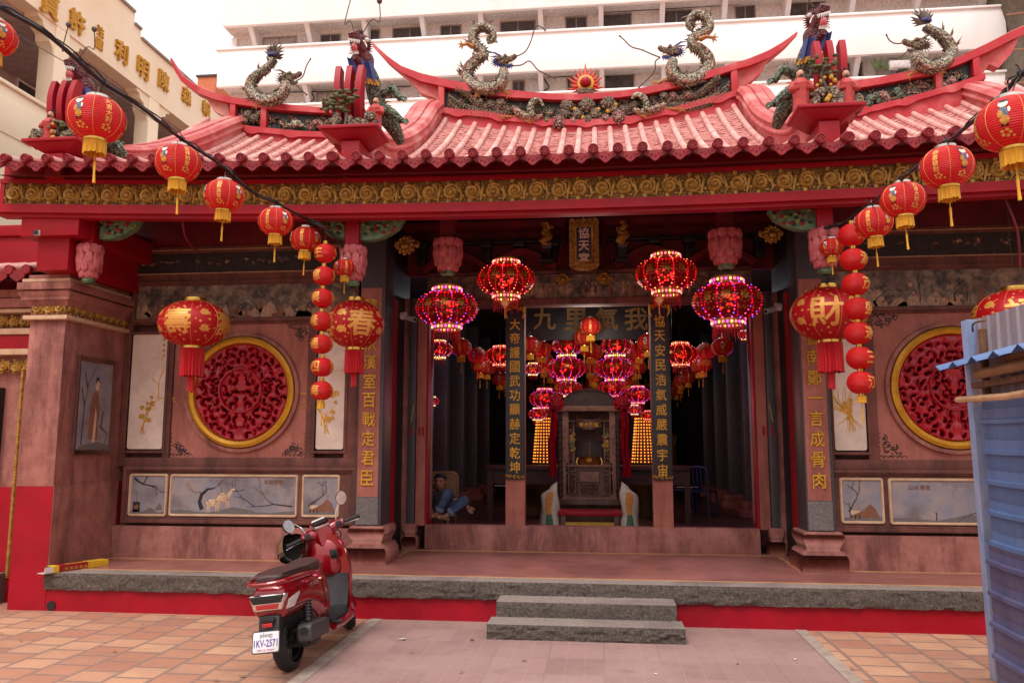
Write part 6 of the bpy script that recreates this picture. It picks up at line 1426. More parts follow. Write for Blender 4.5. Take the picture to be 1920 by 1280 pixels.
def wheel(mb_t, mb_r, y, r, w_):
    prof = []
    for k in range(13):
        a = R_(-100+200*k/12); prof.append((r-w_*.48+w_*.48*math.cos(a), w_*.5*math.sin(a)))
    Mx = Matrix.Translation((0, y, r)) @ Matrix.Rotation(R_(90), 4, 'Y')
    t = MB(); t.lathe(prof, n=44); 
    for k in range(44):                      # tread grooves as raised blocks
        a = 6.283*k/44
        for sx in (-1, 1): t.tube([((r-.003)*math.cos(a), (r-.003)*math.sin(a), sx*w_*.08), ((r-.012)*math.cos(a+.09), (r-.012)*math.sin(a+.09), sx*w_*.36)], .005, 4)
    mb_t.join(t.xf(Mx)); q = MB(); q.lathe([(.13*r/.22, -w_*.34), (.14*r/.22, -w_*.4), (.155*r/.22, -w_*.3), (.155*r/.22, w_*.3), (.14*r/.22, w_*.4), (.13*r/.22, w_*.34)], n=36)
    for k in range(6):
        a = 6.283*k/6; q.tube([(.03*math.cos(a), .03*math.sin(a), 0), (.08*math.cos(a+.2), .08*math.sin(a+.2), .0), (.135*r/.22*math.cos(a), .135*r/.22*math.sin(a), 0)], [.022, .014, .016], 6)
    q.tube([(0, 0, -w_*.5), (0, 0, w_*.5)], .035, 14); mb_r.join(q.xf(Mx))
SCO = thing('motor_scooter', 'shiny red motor scooter with brown seat parked before the temple steps, seen from behind', 'scooter', (-2.24, 5.77, 0))
LEAN = Matrix.Translation((-2.24, 5.77, 0)) @ Matrix.Rotation(R_(-7), 4, 'Y')
AX = Vector((0, -math.sin(R_(26)), math.cos(R_(26)))); PIV = Vector((0, 1.04, .6))
STEER = Matrix.Translation(PIV) @ Matrix.Rotation(R_(36), 4, AX) @ Matrix.Translation(-PIV)
def sp(name, mb, mt, par=None, steer=False, **k):
    mb.xf(STEER) if steer else None; mb.xf(LEAN); return mb.build(name, mt, par or SCO, **k)
t_, r_ = MB(), MB(); wheel(t_, r_, 0, .222, .105); W_ = sp('rear_wheel', t_, 'rubber'); sp('rim', r_, 'black_plastic', W_)
t_, r_ = MB(), MB(); wheel(t_, r_, 1.26, .222, .09); W_ = sp('front_wheel', t_, 'rubber', None, True); sp('rim', r_, 'black_plastic', W_, True)
b = MB(); sections(b, spl_secs([(-.30, .50, .60, .10), (-.27, .41, .645, .125), (-.15, .40, .665, .15), (.0, .40, .675, .168), (.15, .35, .675, .178), (.3, .26, .67, .18), (.42, .24, .655, .17), (.5, .21, .62, .155), (.54, .22, .54, .14)]), p=3.0)
BODY = sp('rear_body', b, 'scoot_red')
b = MB()                                          # black wheel-arch liner and engine side
sections(b, [(-.22, .36, .5, .07), (-.1, .3, .5, .09), (.1, .27, .48, .1), (.3, .22, .4, .1)], p=3); sp('inner_fender', b, 'black_plastic')
b = MB(); b.box(-.11, .12, .02, .36, .15, .33); b.tube([(.1, 0, .222), (.16, 0, .222)], .07, 16); b.tube([(-.17, .25, .22), (-.06, .25, .22)], .1, 18); b.tube([(-.17, .0, .222), (-.06, .0, .222)], .09, 18); b.tube([(.05, .3, .25), (.16, .34, .22), (.19, .22, .26)], .02, 8); sp('engine', b, 'engine', bevel=.015)
b = MB(); b.tube([(.16, -.01, .33), (.14, .06, .52)], .022, 10); 
for k in range(7): b.tube([(.158-.003*k, .0+.008*k, .36+.02*k), (.157-.003*k, .003+.008*k, .367+.02*k)], .034, 12)
sp('rear_shock', b, 'engine')
b = MB(); b.prismx([(-.16, .255), (-.15, .215), (.2, .195), (.23, .22), (.23, .29), (.19, .315), (-.13, .335), (-.155, .315)], .13, .235); MU = sp('exhaust_muffler', b, 'grey_plastic', bevel=.028, seg=4)
b = MB(); b.tube([(.185, -.165, .29), (.185, -.15, .29)], .028, 16); sp('exhaust_tip', b, 'black_plastic', MU)
b = MB(); b.box(.12, .2, -.02, .12, .165, .195); sp('heat_bracket', b, 'engine', MU, bevel=.006)
# seat, grab rail
b = MB(); sections(b, spl_secs([(-.29, .672, .70, .06), (-.26, .665, .715, .1), (-.1, .66, .73, .13), (.08, .65, .728, .138), (.2, .64, .712, .135), (.32, .63, .722, .125), (.44, .62, .735, .11), (.51, .62, .72, .085), (.535, .63, .69, .04)]), p=2.8); SE = sp('seat', b, 'seat')
b = MB(); 
for sx in (-1, 1): b.tube(spline([(sx*.1, -.255, .71), (sx*.131, -.1, .712), (sx*.137, .1, .705), (sx*.11, .42, .70)], 6), .004, 5)
sp('seat_piping', b, 'black_plastic', SE)
b = MB(); b.tube(spline([(.15, .2, .645), (.175, .05, .66), (.165, -.15, .668), (.12, -.32, .665), (0, -.36, .66), (-.12, -.32, .665), (-.165, -.15, .668), (-.175, .05, .66), (-.15, .2, .645)], 8), .017, 10); sp('grab_rail', b, 'scoot_red')
# tail lamp, indicators, plate
b = MB(); b.prism([(-.135, .585), (.135, .585), (.1, .475), (-.1, .475)], -.318, -.25); TL = sp('tail_lamp', b, 'chrome', bevel=.014, seg=3)
b = MB(); b.prism([(-.126, .577), (.126, .577), (.1, .527), (-.1, .527)], -.326, -.31); sp('dark_lens', b, 'black_plastic', TL, bevel=.003); b = MB(); b.prism([(-.085, .522), (.085, .522), (.075, .488), (-.075, .488)], -.328, -.31); sp('red_lens', b, 'lens_red', TL, bevel=.006)
for sx in (-1, 1):
    b = MB(); b.hexa([(sx*.115, -.285, .47), (sx*.15, -.2, .475), (sx*.135, -.19, .475), (sx*.1, -.26, .47)], [(sx*.14, -.27, .535), (sx*.17, -.12, .565), (sx*.15, -.12, .565), (sx*.12, -.25, .535)]); sp('indicator', b, 'lens_clear', bevel=.008)
b = MB(); b.prismx([(-.26, .46), (-.3, .44), (-.36, .22), (-.34, .21), (-.2, .38)], -.075, .075); b.box(-.05, .05, -.335, -.31, .4, .435); RFN = sp('rear_fender', b, 'black_plastic', bevel=.012)
b = MB(); b.box(-.036, .036, -.342, -.333, .372, .4); sp('reflector', b, 'lens_red', RFN, bevel=.003)
PT = Matrix.Translation((0, -.375, .285)) @ Matrix.Rotation(R_(-16), 4, 'X')
b = MB(); b.prism(rrect(-.098, .098, -.072, .072, .012), -.006, .004); b.xf(PT); PLT = sp('number_plate', b, 'black_plastic')
b = MB(); b.prism(rrect(-.091, .091, -.065, .065, .01), -.009, -.005); b.xf(PT); sp('plate_face', b, 'plate', PLT)
b = MB(); put_text(b, '1KV-2571', (0, -.0095, -.008), .046, m=0, bold=.02, depth=.01, wx=.68); put_text(b, 'ភ្នំពេញ', (-.0, -.0095, .042), .034, m=1, bold=.01, depth=.01); put_text(b, 'PHNOM PENH', (0, -.0095, -.052), .014, m=2, bold=.02, depth=.01, wx=.9)
b.xf(PT); sp('plate_lettering', b, ['plate_blue', 'ink', 'red'], PLT)
# floor, leg shield
b = MB(); sections(b, [(.42, .19, .27, .17), (.5, .18, .265, .19), (.75, .18, .26, .19), (.86, .19, .3, .17)], p=4); sp('footboard', b, 'black_plastic')
b = MB(); b.tube([(.19, .42, .2), (.2, .6, .19), (.19, .86, .2)], .03, 8); b.tube([(-.19, .42, .2), (-.2, .6, .19), (-.19, .86, .2)], .03, 8); sp('side_skirt', b, 'scoot_red')
def shield(mb, y0, zs, hw, th, m=0, n=14):
    """curved leg shield: rows at heights zs, each a shallow arc; th = thickness"""
    vs = []
    for (z, y, h, c) in zs:
        for sgn in (0, 1):
            for i in range(n+1): u = -1+2*i/n; vs.append((h*u, y+c*u*u*-1+(th if sgn else 0)*(1-.75*u**4), z))
    k = n+1; q = 2*k; fs = []
    for r in range(len(zs)-1):
        for i in range(n): fs += [(r*q+i, r*q+i+1, (r+1)*q+i+1, (r+1)*q+i), (r*q+k+i+1, r*q+k+i, (r+1)*q+k+i, (r+1)*q+k+i+1)]
        fs += [(r*q+k, r*q, (r+1)*q, (r+1)*q+k), (r*q+n, r*q+k+n, (r+1)*q+k+n, (r+1)*q+n)]
    mb.add(vs, fs, m, True); e_ = (len(zs)-1)*q
    mb.add(vs, [(i+1, i, k+i, k+i+1) for i in range(n)]+[(e_+i, e_+i+1, e_+k+i+1, e_+k+i) for i in range(n)], m); return mb
b = MB(); shield(b, 0, [(.2, .90, .15, .0), (.3, .90, .19, .03), (.45, .905, .215, .05), (.6, .90, .215, .05), (.72, .885, .19, .04), (.82, .87, .14, .03), (.87, .87, .08, .01)], .2, .2); SH = sp('leg_shield', b, 'scoot_red', ang=50)
b = MB(); shield(b, 0, [(.22, .80, .15, -.04), (.3, .83, .17, -.02), (.42, .86, .19, .0), (.53, .87, .195, .02), (.535, .89, .19, .02)], .2, .06); sp('knee_panel', b, 'grey_plastic', SH, ang=50)
b = MB(); sections(b, spl_secs([(.835, .55, .70, .06), (.85, .53, .77, .1), (.88, .51, .83, .135), (.93, .5, .85, .14), (1.0, .5, .84, .11)]), p=4); sp('inner_panel', b, 'scoot_red', SH)
b = MB(); b.tube([(.09, .855, .70), (.09, .82, .695)], .022, 14); b.tube([(.09, .821, .695), (.09, .817, .695)], .012, 10); b.box(.06, .125, .838, .852, .66, .735); sp('ignition_lock', b, 'black_plastic', SH, bevel=.004)
b = MB(); b.tube([(0, .79, .64), (.0, .75, .63), (0, .745, .6)], .008, 6); sp('bag_hook', b, 'black_plastic', SH)
b = MB(); 
# steering head, bars, dash, mirrors
b = MB(); sections(b, [(.86, .72, .93, .06), (.9, .7, .955, .085), (.97, .7, .96, .085), (1.03, .74, .92, .06)], p=2.6); HD = sp('handlebar_cover', b, 'scoot_red', None, True)
b = MB()
for sx in (-1, 1): sections(b, [(.0, -.035, .035, .035), (.05, -.04, .04, .04), (.1, -.032, .032, .03), (.13, -.025, .025, .022)]) if 0 else b.tube([(sx*.05, .94, .88), (sx*.12, .93, .895), (sx*.19, .91, .895)], [.055, .046, .03], 12)
sp('bar_shroud', b, 'scoot_red', HD, True)
b = MB(); pts = [(-.09, .02), (-.055, .085), (.055, .085), (.09, .02), (.06, -.055), (-.06, -.055)]; DM = Matrix.Translation((0, .905, .955)) @ Matrix.Rotation(R_(-62), 4, 'X')
b.prism(pts, -.012, .012); b.xf(DM); DS = sp('dashboard', b, 'chrome', None, True, bevel=.008)
b = MB(); b.prism([(-.06, .0), (-.045, .03), (.045, .03), (.06, .0), (.045, -.012), (-.045, -.012)], -.016, -.011); b.xf(DM); sp('display', b, 'black_plastic', DS, True); b = MB(); b.prism([(-.05, .068), (.05, .068), (.062, .045), (-.062, .045)], -.015, -.011); b.xf(DM); sp('clear_lens', b, 'white_plastic', DS, True)
for sx in (-1, 1):
    b = MB(); b.tube([(sx*.19, .91, .895), (sx*.32, .88, .89)], .017, 12); b.tube([(sx*.315, .881, .89), (sx*.328, .878, .89)], .021, 12); G_ = sp('handle_grip', b, 'rubber', None, True)
    b = MB(); b.tube([(sx*.16, .95, .88), (sx*.24, .955, .875), (sx*.33, .935, .865)], [.006, .006, .007], 6); sp('brake_lever', b, 'chrome', G_, True)
    b = MB(); b.box(sx*.14-.025, sx*.14+.025, .88, .95, .87, .92); sp('switch_block', b, 'black_plastic', G_, True, bevel=.006)
    tip = Vector((sx*.25, .93, 1.09 if sx > 0 else 1.04)); b = MB(); b.tube(spline([(sx*.13, .93, .91), (sx*.16, .93, .99), (sx*.2, .93, 1.04)], 4), .006, 6); MR_ = sp('mirror', b, 'chrome', None, True)
    q = Matrix.Translation(tip) @ Matrix.Rotation(R_(sx*-18), 4, 'Z') @ Matrix.Rotation(R_(8), 4, 'X') @ Matrix.Rotation(R_(sx*24), 4, 'Y')
    b = MB(); b.ell((0, 0, 0), (.05, .016, .064), 18); b.xf(q); sp('mirror_shell', b, 'black_plastic', MR_, True)
    b = MB(); b.prism([(.044*math.cos(.2618*k), .058*math.sin(.2618*k)) for k in range(24)], -.017, -.012); b.xf(q); sp('mirror_glass', b, 'chrome', MR_, True)
b = MB(); b.tube(spline([(.12, .96, .86), (.16, 1.03, .8), (.08, 1.05, .7), (.05, 1.0, .6)], 6), .006, 6); b.tube(spline([(-.12, .96, .86), (-.15, 1.04, .78), (-.06, 1.06, .66)], 6), .006, 6); sp('brake_cable', b, 'black_plastic', None, True)
b = MB(); 
for sx in (-1, 1): b.tube([(sx*.07, 1.26, .222), (sx*.07, 1.14, .46)], .022, 8)
sp('front_fork', b, 'engine', None, True)
b = MB(); n = 14; vs = []
for i in range(n+1):
    a = R_(-10+150*i/n)
    for k in range(7): u = -1+2*k/6; r = .25-.035*u*u; vs.append((u*.075, 1.26-r*math.cos(a)*1, .222+r*math.sin(a)))
b.add(vs, [(i*7+k, i*7+k+1, (i+1)*7+k+1, (i+1)*7+k) for i in range(n) for k in range(6)], 0, True); sp('front_fender', b, 'scoot_red', None, True)
b = MB(); b.tube([(.19, .42, .235), (.26, .42, .225)], .014, 8); sp('foot_peg', b, 'black_plastic'); b = MB(); b.tube([(-.12, .5, .2), (-.22, .42, .005)], .011, 7); sp('side_stand', b, 'engine')
b = MB()
for sx in (-1, 1):                        # panel joints and the seam under the seat
    b.tube([(sx*.1795, .28, .655), (sx*.181, .31, .5), (sx*.178, .36, .3)], .0028, 4); b.tube(spline([(sx*.13, -.285, .46), (sx*.155, -.1, .475), (sx*.175, .1, .46), (sx*.181, .3, .4)], 5), .0028, 4)
sp('panel_joint', b, 'black_plastic', BODY)
b = MB(); put_text(b, 'KUMARA', (0, 0, 0), .028, depth=.006, bold=.03, wx=1.1); b.xf(Matrix.Translation((.179, .13, .575)) @ Matrix.Rotation(R_(90), 4, 'Z')); sp('side_lettering', b, 'chrome', BODY)
# helmet hung on the left bar end
hc = LEAN @ (STEER @ Vector((-.27, .93, .84))); HT = thing('helmet', 'dark open face helmet with brown visor hung from the scooter handlebar', 'helmet', hc-Vector((0, 0, .13)))
def helmet_pt(u, v):
    a = -2.35+4.7*u; e_ = R_(-35+125*v); r = .135; return Vector((r*math.cos(e_)*math.sin(a)*.95, r*math.cos(e_)*math.cos(a)*1.12, r*math.sin(e_)))
HM = Matrix.Translation(hc+Vector((-.02, .02, -.0))) @ Matrix.Rotation(R_(28), 4, 'Z') @ Matrix.Rotation(R_(-28), 4, 'X')
b = MB(); b.grid(helmet_pt, 26, 14); b.grid(lambda u, v: helmet_pt(u, v)*.93, 26, 14); b.xf(HM).build('shell', M.setdefault('helmet', mat('helmet_shell', (52, 38, 34), .22, coat=.8)), HT)
b = MB(); b.grid(lambda u, v: helmet_pt(.02+.96*u, .02+.9*v)*.86, 20, 10); 
for sx in (.06, .94): b.tube(spline([helmet_pt(sx, .1)*.9, helmet_pt(sx, -.1)*.8, Vector((0, -.05, -.13))], 4), .008, 5)
b.xf(HM).build('lining', 'rubber', HT)
b = MB(); b.grid(lambda u, v: helmet_pt(.0+.3*u, .1+.7*v)*1.05, 10, 8); b.xf(HM).build('visor', M.setdefault('visor', mat('smoked_visor', (104, 76, 58), .1, coat=.6)), HT)
# ---------------------------------------------------------------- carton on the platform
cb = thing('cardboard_carton', 'long open carton in yellow and red lying on the left end of the granite kerb', 'carton', (-5.1, 7.6, ZF+.001))
p0, p1 = PZ(100, 1068, ZF+.03), PZ(203, 1054, ZF+.03); d = (p1-p0); d.z = 0; L = d.length; d.normalize(); n_ = Vector((-d.y, d.x, 0)); CM = Matrix((d, n_, Vector((0, 0, 1)))).transposed().to_4x4(); CM.translation = Vector((p0.x, p0.y, ZF+.002))
b = MB()
for i, (a, c, m) in enumerate(((0, .1, 1), (.1, .62, 0), (.62, 1, 1))): b.box(L*a, L*c, 0, .11, .0, .062, m)
CB = b.xf(CM).build('carton_body', [mat('carton_red', (150, 14, 26), .5), mat('carton_yellow', (222, 176, 30), .5)], cb)
b = MB(); b.box(-.004, -.0, .006, .104, .006, .056); b.xf(CM).build('dark_opening', 'black', cb); b = MB(); b.hexa([(-.09, 0, .01), (0, 0, .0), (0, .004, 0), (-.09, .004, .01)], [(-.08, 0, .06), (0, 0, .062), (0, .004, .062), (-.08, .004, .06)]); b.hexa([(-.1, .01, .0), (0, .0, .0), (0, .11, .0), (-.1, .1, .0)], [(-.1, .01, .003), (0, .0, .003), (0, .11, .003), (-.1, .1, .003)]); b.xf(CM).build('carton_flap', M['white_plastic'], cb)
b = MB()
for k in range(9): b.box(L*.2+.05*k, L*.2+.05*k+.03, -.002, 0, .028, .036); b.box(L*.2+.05*k, L*.2+.05*k+.035, -.002, 0, .014, .02)
for k in range(5): b.box(L*.25+.06*k, L*.25+.06*k+.045, .03, .07, .0615, .0635)
b.xf(CM).build('carton_print', M['yellow'], CB)
# ---------------------------------------------------------------- shrine in the hall
SY = 11.3; ss = sc(SY); S_ = lambda px, py: P(px, py, SY)
cx = P(1104, 800, SY).x; zf = lambda py: P(1104, py, SY).z
SHR = thing('incense_shrine', 'dark carved wooden shrine with arched canopy standing inside the central doorway', 'shrine', (cx, SY+.3, ZF))
w2 = 54*ss
b = MB(); tiered(b, cx-w2, cx+w2, SY, SY+.6, ZF, [(.05, 0), (.05, .1), (.0, .14), (.0, zf(945)-ZF-.06), (.06, zf(945)-ZF), (.06, zf(935)-ZF)]); BS = b.build('base', 'wood', SHR, bevel=.006)
b = MB()
for x0, x1, y0, y1 in ((-42, -24, 888, 926), (24, 42, 888, 926), (-20, 20, 905, 930), (-42, -24, 868, 884), (24, 42, 868, 884)):
    frame(b, cx+x0*ss, cx+x1*ss, zf(y1), zf(y0), SY-.03, SY+.02, .02)
    for k in range(max(1, int((x1-x0)/9))):
        for j in range(max(1, int((y1-y0)/12))): motif(b, (cx+(x0+5+9*k)*ss, SY-.01, zf(y1-7-12*j)), (1, 0, 0), (0, 0, 1), 10*ss, 1 if (k+j) % 2 else -1)
for k in range(10): motif(b, (cx+(k-4.5)*10*ss, SY-.06, zf(958)), (1, 0, 0), (0, 0, 1), 11*ss, 1 if k % 2 else -1)
b.box(cx-w2*.96, cx+w2*.96, SY+.02, SY+.6, zf(932), zf(872)); b.build('carved_chest', 'wood', SHR)
PO_ = None
for sx in (-1, 1):
    b = MB(); b.box(cx+sx*44*ss-.05, cx+sx*44*ss+.05, SY-.03, SY+.07, zf(935), zf(768)); PO_ = b.build('post', 'wood_light', SHR, bevel=.008)
    b = MB(); b.tube([(cx+sx*53*ss, SY-.03, zf(945)), (cx+sx*53*ss, SY-.03, zf(768))], .03, 10)
    for k in range(16): b.ell((cx+sx*53*ss, SY-.03, zf(940-11*k)), (.04, .04, .022), 8)
    b.build('carved_column', 'wood_dark', SHR)
    b = MB(); b.box(cx+sx*50*ss-.04, cx+sx*50*ss+.04, SY+.5, SY+.58, zf(935), zf(770)); b.build('rear_post', 'wood', SHR)
    b = MB(); frame(b, cx+sx*35*ss-.06, cx+sx*35*ss+.06, zf(872), zf(788), SY+.04, SY+.08, .018)
    for k in range(9): b.tube(spiral((cx+sx*35*ss, zf(866-9*k)), .008, .05, 1.3, k, SY+.06, 9), .009, 4)
    b.build('side_fretwork', 'wood_light', SHR)
b = MB(); b.box(cx-w2, cx+w2, SY+.45, SY+.5, zf(872), zf(770)); b.build('back_panel', 'black', SHR)
b = MB(); b.prism([(cx+24*ss*math.cos(3.1416*k/14), zf(842)+30*ss*math.sin(3.1416*k/14)) for k in range(15)]+[(cx-24*ss, zf(870)), (cx+24*ss, zf(870))], SY+.43, SY+.452); b.build('niche', 'granite_grey', SHR)
b = MB()
for k in range(7): 
    a_ = 3.1416*(k+.5)/7; b.tube(spiral((cx+27*ss*math.cos(a_), zf(842)+33*ss*math.sin(a_)), .01, .05, 1.3, k, SY+.2, 9), .012, 5)
b.build('arch_fretwork', 'wood', SHR)
b = MB()
for k in range(14):
    for j in range(3): b.tube(spiral((cx+(k-6.5)*6.2*ss, zf(774+6*j)), .01, .024, 1, k, SY+.0, 7), .007, 4)
frame(b, cx-42*ss, cx+42*ss, zf(790), zf(768), SY-.02, SY+.03, .014); b.build('lattice_frieze', 'wood', SHR)
b = MB(); b.box(cx-46*ss, cx+46*ss, SY-.04, SY+.5, zf(875), zf(871)); b.box(cx-50*ss, cx+50*ss, SY-.07, SY+.5, zf(936), zf(931)); b.box(cx-18*ss, cx+18*ss, SY-.05, SY+.1, zf(903), zf(884)); b.build('ledge', 'wood_light', SHR, bevel=.005)
b = MB(); NB = 22
def can(u, v):
    x = (u-.5)*2; hgt = max(0, 1-abs(x)**2.2)**.62
    return Vector((cx+x*58*ss*(1-.25*v), SY-.06+.72*v, zf(768)+hgt*34*ss+.05*math.sin(v*3.14)))
b.grid(can, 40, 6); b.grid(lambda u, v: can(u, v)-Vector((0, 0, .03)), 40, 6)
b.prism([(cx+58*ss*(k/12-1), zf(768)+max(0, 1-abs(k/12-1)**2.2)**.62*33*ss) for k in range(25)], SY-.05, SY-.03)
for k in range(26): x = (k-12.5)/13; b.tube([can(.5+x*.49, 0)+Vector((0, 0, .01)), can(.5+x*.49, .5)+Vector((0, 0, .01))], .014, 5)
b.build('canopy', 'wood_dark', SHR); b = MB(); b.box(cx-60*ss, cx+60*ss, SY-.1, SY-.03, zf(771), zf(761)); b.build('canopy_edge', 'wood_light', SHR, bevel=.006)
b = MB(); b.grid(lambda u, v: Vector((cx+(u-.5)*46*ss*(1-.06*v), SY-.06-.05*math.sin(u*3.14), zf(805)+18*ss*v+.03*(2*u-1)**2)), 12, 2); b.grid(lambda u, v: Vector((cx+(u-.5)*46*ss*(1-.06*v), SY-.04-.05*math.sin(u*3.14), zf(805)+18*ss*v+.03*(2*u-1)**2)), 12, 2); NBD = b.build('name_board', 'wood', SHR)
b = MB()
for i, ch in enumerate('帝大天協'): put_text(b, ch, (cx+(i-1.5)*9*ss, SY-.11, zf(796)), .06, bold=.03, depth=.05)
b.build('gilt_characters', 'gold_text', NBD)
b = MB(); b.lathe([(.05, 0), (.07, .02), (.04, .04), (.12, .08), (.15, .14), (.13, .2), (.16, .21), (.15, .2)], (cx, SY+.15, zf(884)), 22)
for sx in (-1, 1): b.tube(spline([(cx+sx*.13, SY+.15, zf(876)), (cx+sx*.18, SY+.15, zf(868)), (cx+sx*.16, SY+.15, zf(858))], 4), .014, 6)
ur = thing('incense_urn', 'small brass incense urn with a tall incense stick inside the wooden shrine', 'urn', (cx, SY+.15, zf(884))); b.build('bowl', 'brass', ur); b = MB(); b.tube([(cx, SY+.15, zf(870)), (cx+.01, SY+.15, zf(828))], .006, 5); b.build('incense', 'yellow', ur)
for sx in (-1, 1):
    b = MB(); x0 = cx+sx*64*ss
    b.grid(lambda u, v: Vector((x0+sx*.03*v+(u-.5)*.11+.01*math.sin(v*9), SY-.1+.03*math.sin(u*9+v*3), zf(772)-(zf(772)-zf(893))*v)), 10, 16); R2 = b.build('ribbon_tail', 'red', None)
    rb = thing('red_ribbon', 'red silk ribbon with rosette tied to the %s post of the shrine' % ('left' if sx < 0 else 'right'), 'ribbon', (x0, SY-.1, zf(893))); R2.data.transform(Matrix.Translation(-rb.location)); R2.parent = rb
    b = MB(); peony(b, Vector((cx+sx*60*ss, SY-.1, zf(756))), .11); b.build('rosette', 'red', rb)
    b = MB()
    for k in range(14): peony(b, Vector((cx+sx*(30+random.uniform(-5, 6))*ss, SY+.05, zf(random.uniform(812, 846)))), random.uniform(.015, .03), k % 2)
    fl_ = thing('flower_bunch', 'bunch of yellow flowers on the %s side inside the shrine' % ('left' if sx < 0 else 'right'), 'flowers', (cx+sx*30*ss, SY+.05, zf(846))); b.build('blossom', ['yellow', 'lime'], fl_)
    # rice sacks
    Ys = 10.35; k_ = sc(Ys); c = P(1030 if sx < 0 else 1182, 985, Ys); zt_ = P(1100, 908, Ys).z
    def sackpt(u, v):
        a = 6.283*u; h = v; t = max(0, (h-.78)/.22); t = t*t*(3-2*t); e_ = min(1, h/.12); e_ = .72+.28*math.sin(e_*1.57)
        r = .118*e_*(1+.06*math.sin(h*7+sx)+.03*math.sin(3*a+5*h))
        return Vector((c.x-sx*(.0*h+.055*t)+r*math.cos(a)*(1-.66*t)+.01*math.sin(13*h+2*a)*(1-t), Ys+.12+r*.8*math.sin(a)*(1-.86*t)+.06*h, ZF+(zt_-ZF)*(h-.04*t*math.cos(a)*sx)))
    sk_ = thing('rice_sack', 'white woven rice sack with orange and green stripe at the %s of the shrine' % ('left' if sx < 0 else 'right'), 'sack', (c.x, Ys+.1, ZF), 'sacks leaning by the shrine'); b = MB(); b.grid(sackpt, 30, 18); SK = b.build('sack_cloth', 'sack', sk_)
    for m0, v0, v1, mt in ((0, .48, .86, 'orange'), (0, .22, .48, 'grn'), (1, .02, .2, 'blk')):
        M.setdefault('orange', mat('sack_orange', (206, 130, 50), .6, col2=(170, 110, 50), ns=40)); M.setdefault('grn', mat('sack_green', (70, 106, 80), .6, col2=(50, 84, 60), ns=40)); M.setdefault('blk', mat('sack_dark', (60, 70, 58), .6, col2=(190, 170, 90), ns=30))
        b = MB(); b.grid(lambda u, v: sackpt(.68+.12*u-(0 if sx < 0 else .0), v0+(v1-v0)*v)+Vector((0, -.006, 0)), 6, 8); b.build('printed_stripe', mt, SK)
bn = thing('red_bench', 'low red lacquered bench with dark legs in front of the shrine base', 'bench', (cx, 10.55, ZF)); b = MB(); x0, x1 = P(1046, 970, 10.4).x, P(1166, 970, 10.4).x; zt_ = P(1100, 958, 10.4).z
b.box(x0, x1, 10.4, 10.75, zt_-.06, zt_); b.build('bench_top', 'red', bn, bevel=.008); b = MB(); b.box(x0+.1, x1-.1, 10.42, 10.46, zt_-.2, zt_-.14); b.build('stretcher', 'yellow', bn)
for x in (x0+.04, x1-.1):
    for y in (10.42, 10.67): b = MB(); b.box(x, x+.06, y, y+.06, ZF, zt_-.06); b.build('leg', 'wood', bn)
# towers of little lamps
M['lamp_dot'] = emit('lamp_glow', (255, 150, 56), 1.25)
for px, w_, lab in ((1021, 34, 'left'), (1208, 36, 'right')):
    Yt = 14.2; k_ = sc(Yt); c = P(px, 870, Yt); c.z = ZF; zb_, zt_ = P(px, 868, Yt).z, P(px, 782, Yt).z; tw = thing('lamp_tower', 'conical tower of tiny orange prayer lamps behind the shrine, %s one' % lab, 'lamp tower', c)
    b = MB(); rr = lambda z: (w_*(1-.32*(z-zb_)/(zt_-zb_)))*k_*.62; b.lathe([(.0, zt_+.12-c.z), (.05, zt_+.08-c.z), (rr(zt_)*.9, zt_-c.z), (rr(zb_), zb_-c.z), (.14, zb_-.06-c.z), (.14, 0)], c, 24); b.build('tower_body', 'gold_dark', tw)
    b = MB()
    for j in range(15):
        z = zb_+(zt_-zb_)*(j+.5)/15; r = rr(z)
        for k in range(20): a = 6.283*k/20; b.ell((c.x+r*math.sin(a), c.y-r*math.cos(a), z), (.0135, .0135, .013), 5)
    tag(b.build('prayer_lamp', 'lamp_dot', tw), kind='stuff')
tb = thing('offering_table', 'low dark offering table across the hall behind the shrine', 'table', (XC, 13.2, ZF)); b = MB(); b.box(-1.9, 1.4, 13.0, 13.6, ZF+.82, ZF+.9); b.build('tabletop', 'wood_dark', tb, bevel=.01); b = MB(); b.box(-1.8, 1.3, 13.05, 13.08, ZF+.6, ZF+.82); b.build('apron', 'wood_dark', tb)
for x in (-1.85, -.5, .3, 1.3): b = MB(); b.box(x, x+.09, 13.02, 13.11, ZF, ZF+.82); b.build('leg', 'wood_dark', tb)
# back altar glimmering at the end of the hall
ba = thing('back_altar', 'gilded carved altar front glimmering at the dark end of the hall', 'altar', (XC, 22.5, ZF)); b = MB(); b.box(XC-2.2, XC+2.2, 22.5, 23.2, ZF, 1.9); b.build('altar_body', 'gold_dark', ba); gold_band('gold_collar', (XC-2.2, 22.48, 1.5), (XC+2.2, 22.48, 1.5), .4, ba, False); gold_band('gold_collar', (XC-2.2, 22.48, 2.9), (XC+2.2, 22.48, 2.9), .5, ba, False)
b = MB(); 
for x in (-2.1, -1.1, .0, 1.0, 2.0): b.box(XC+x-.07, XC+x+.07, 22.5, 22.7, 1.9, 3.4)
b.build('altar_post', 'red_dark', ba)
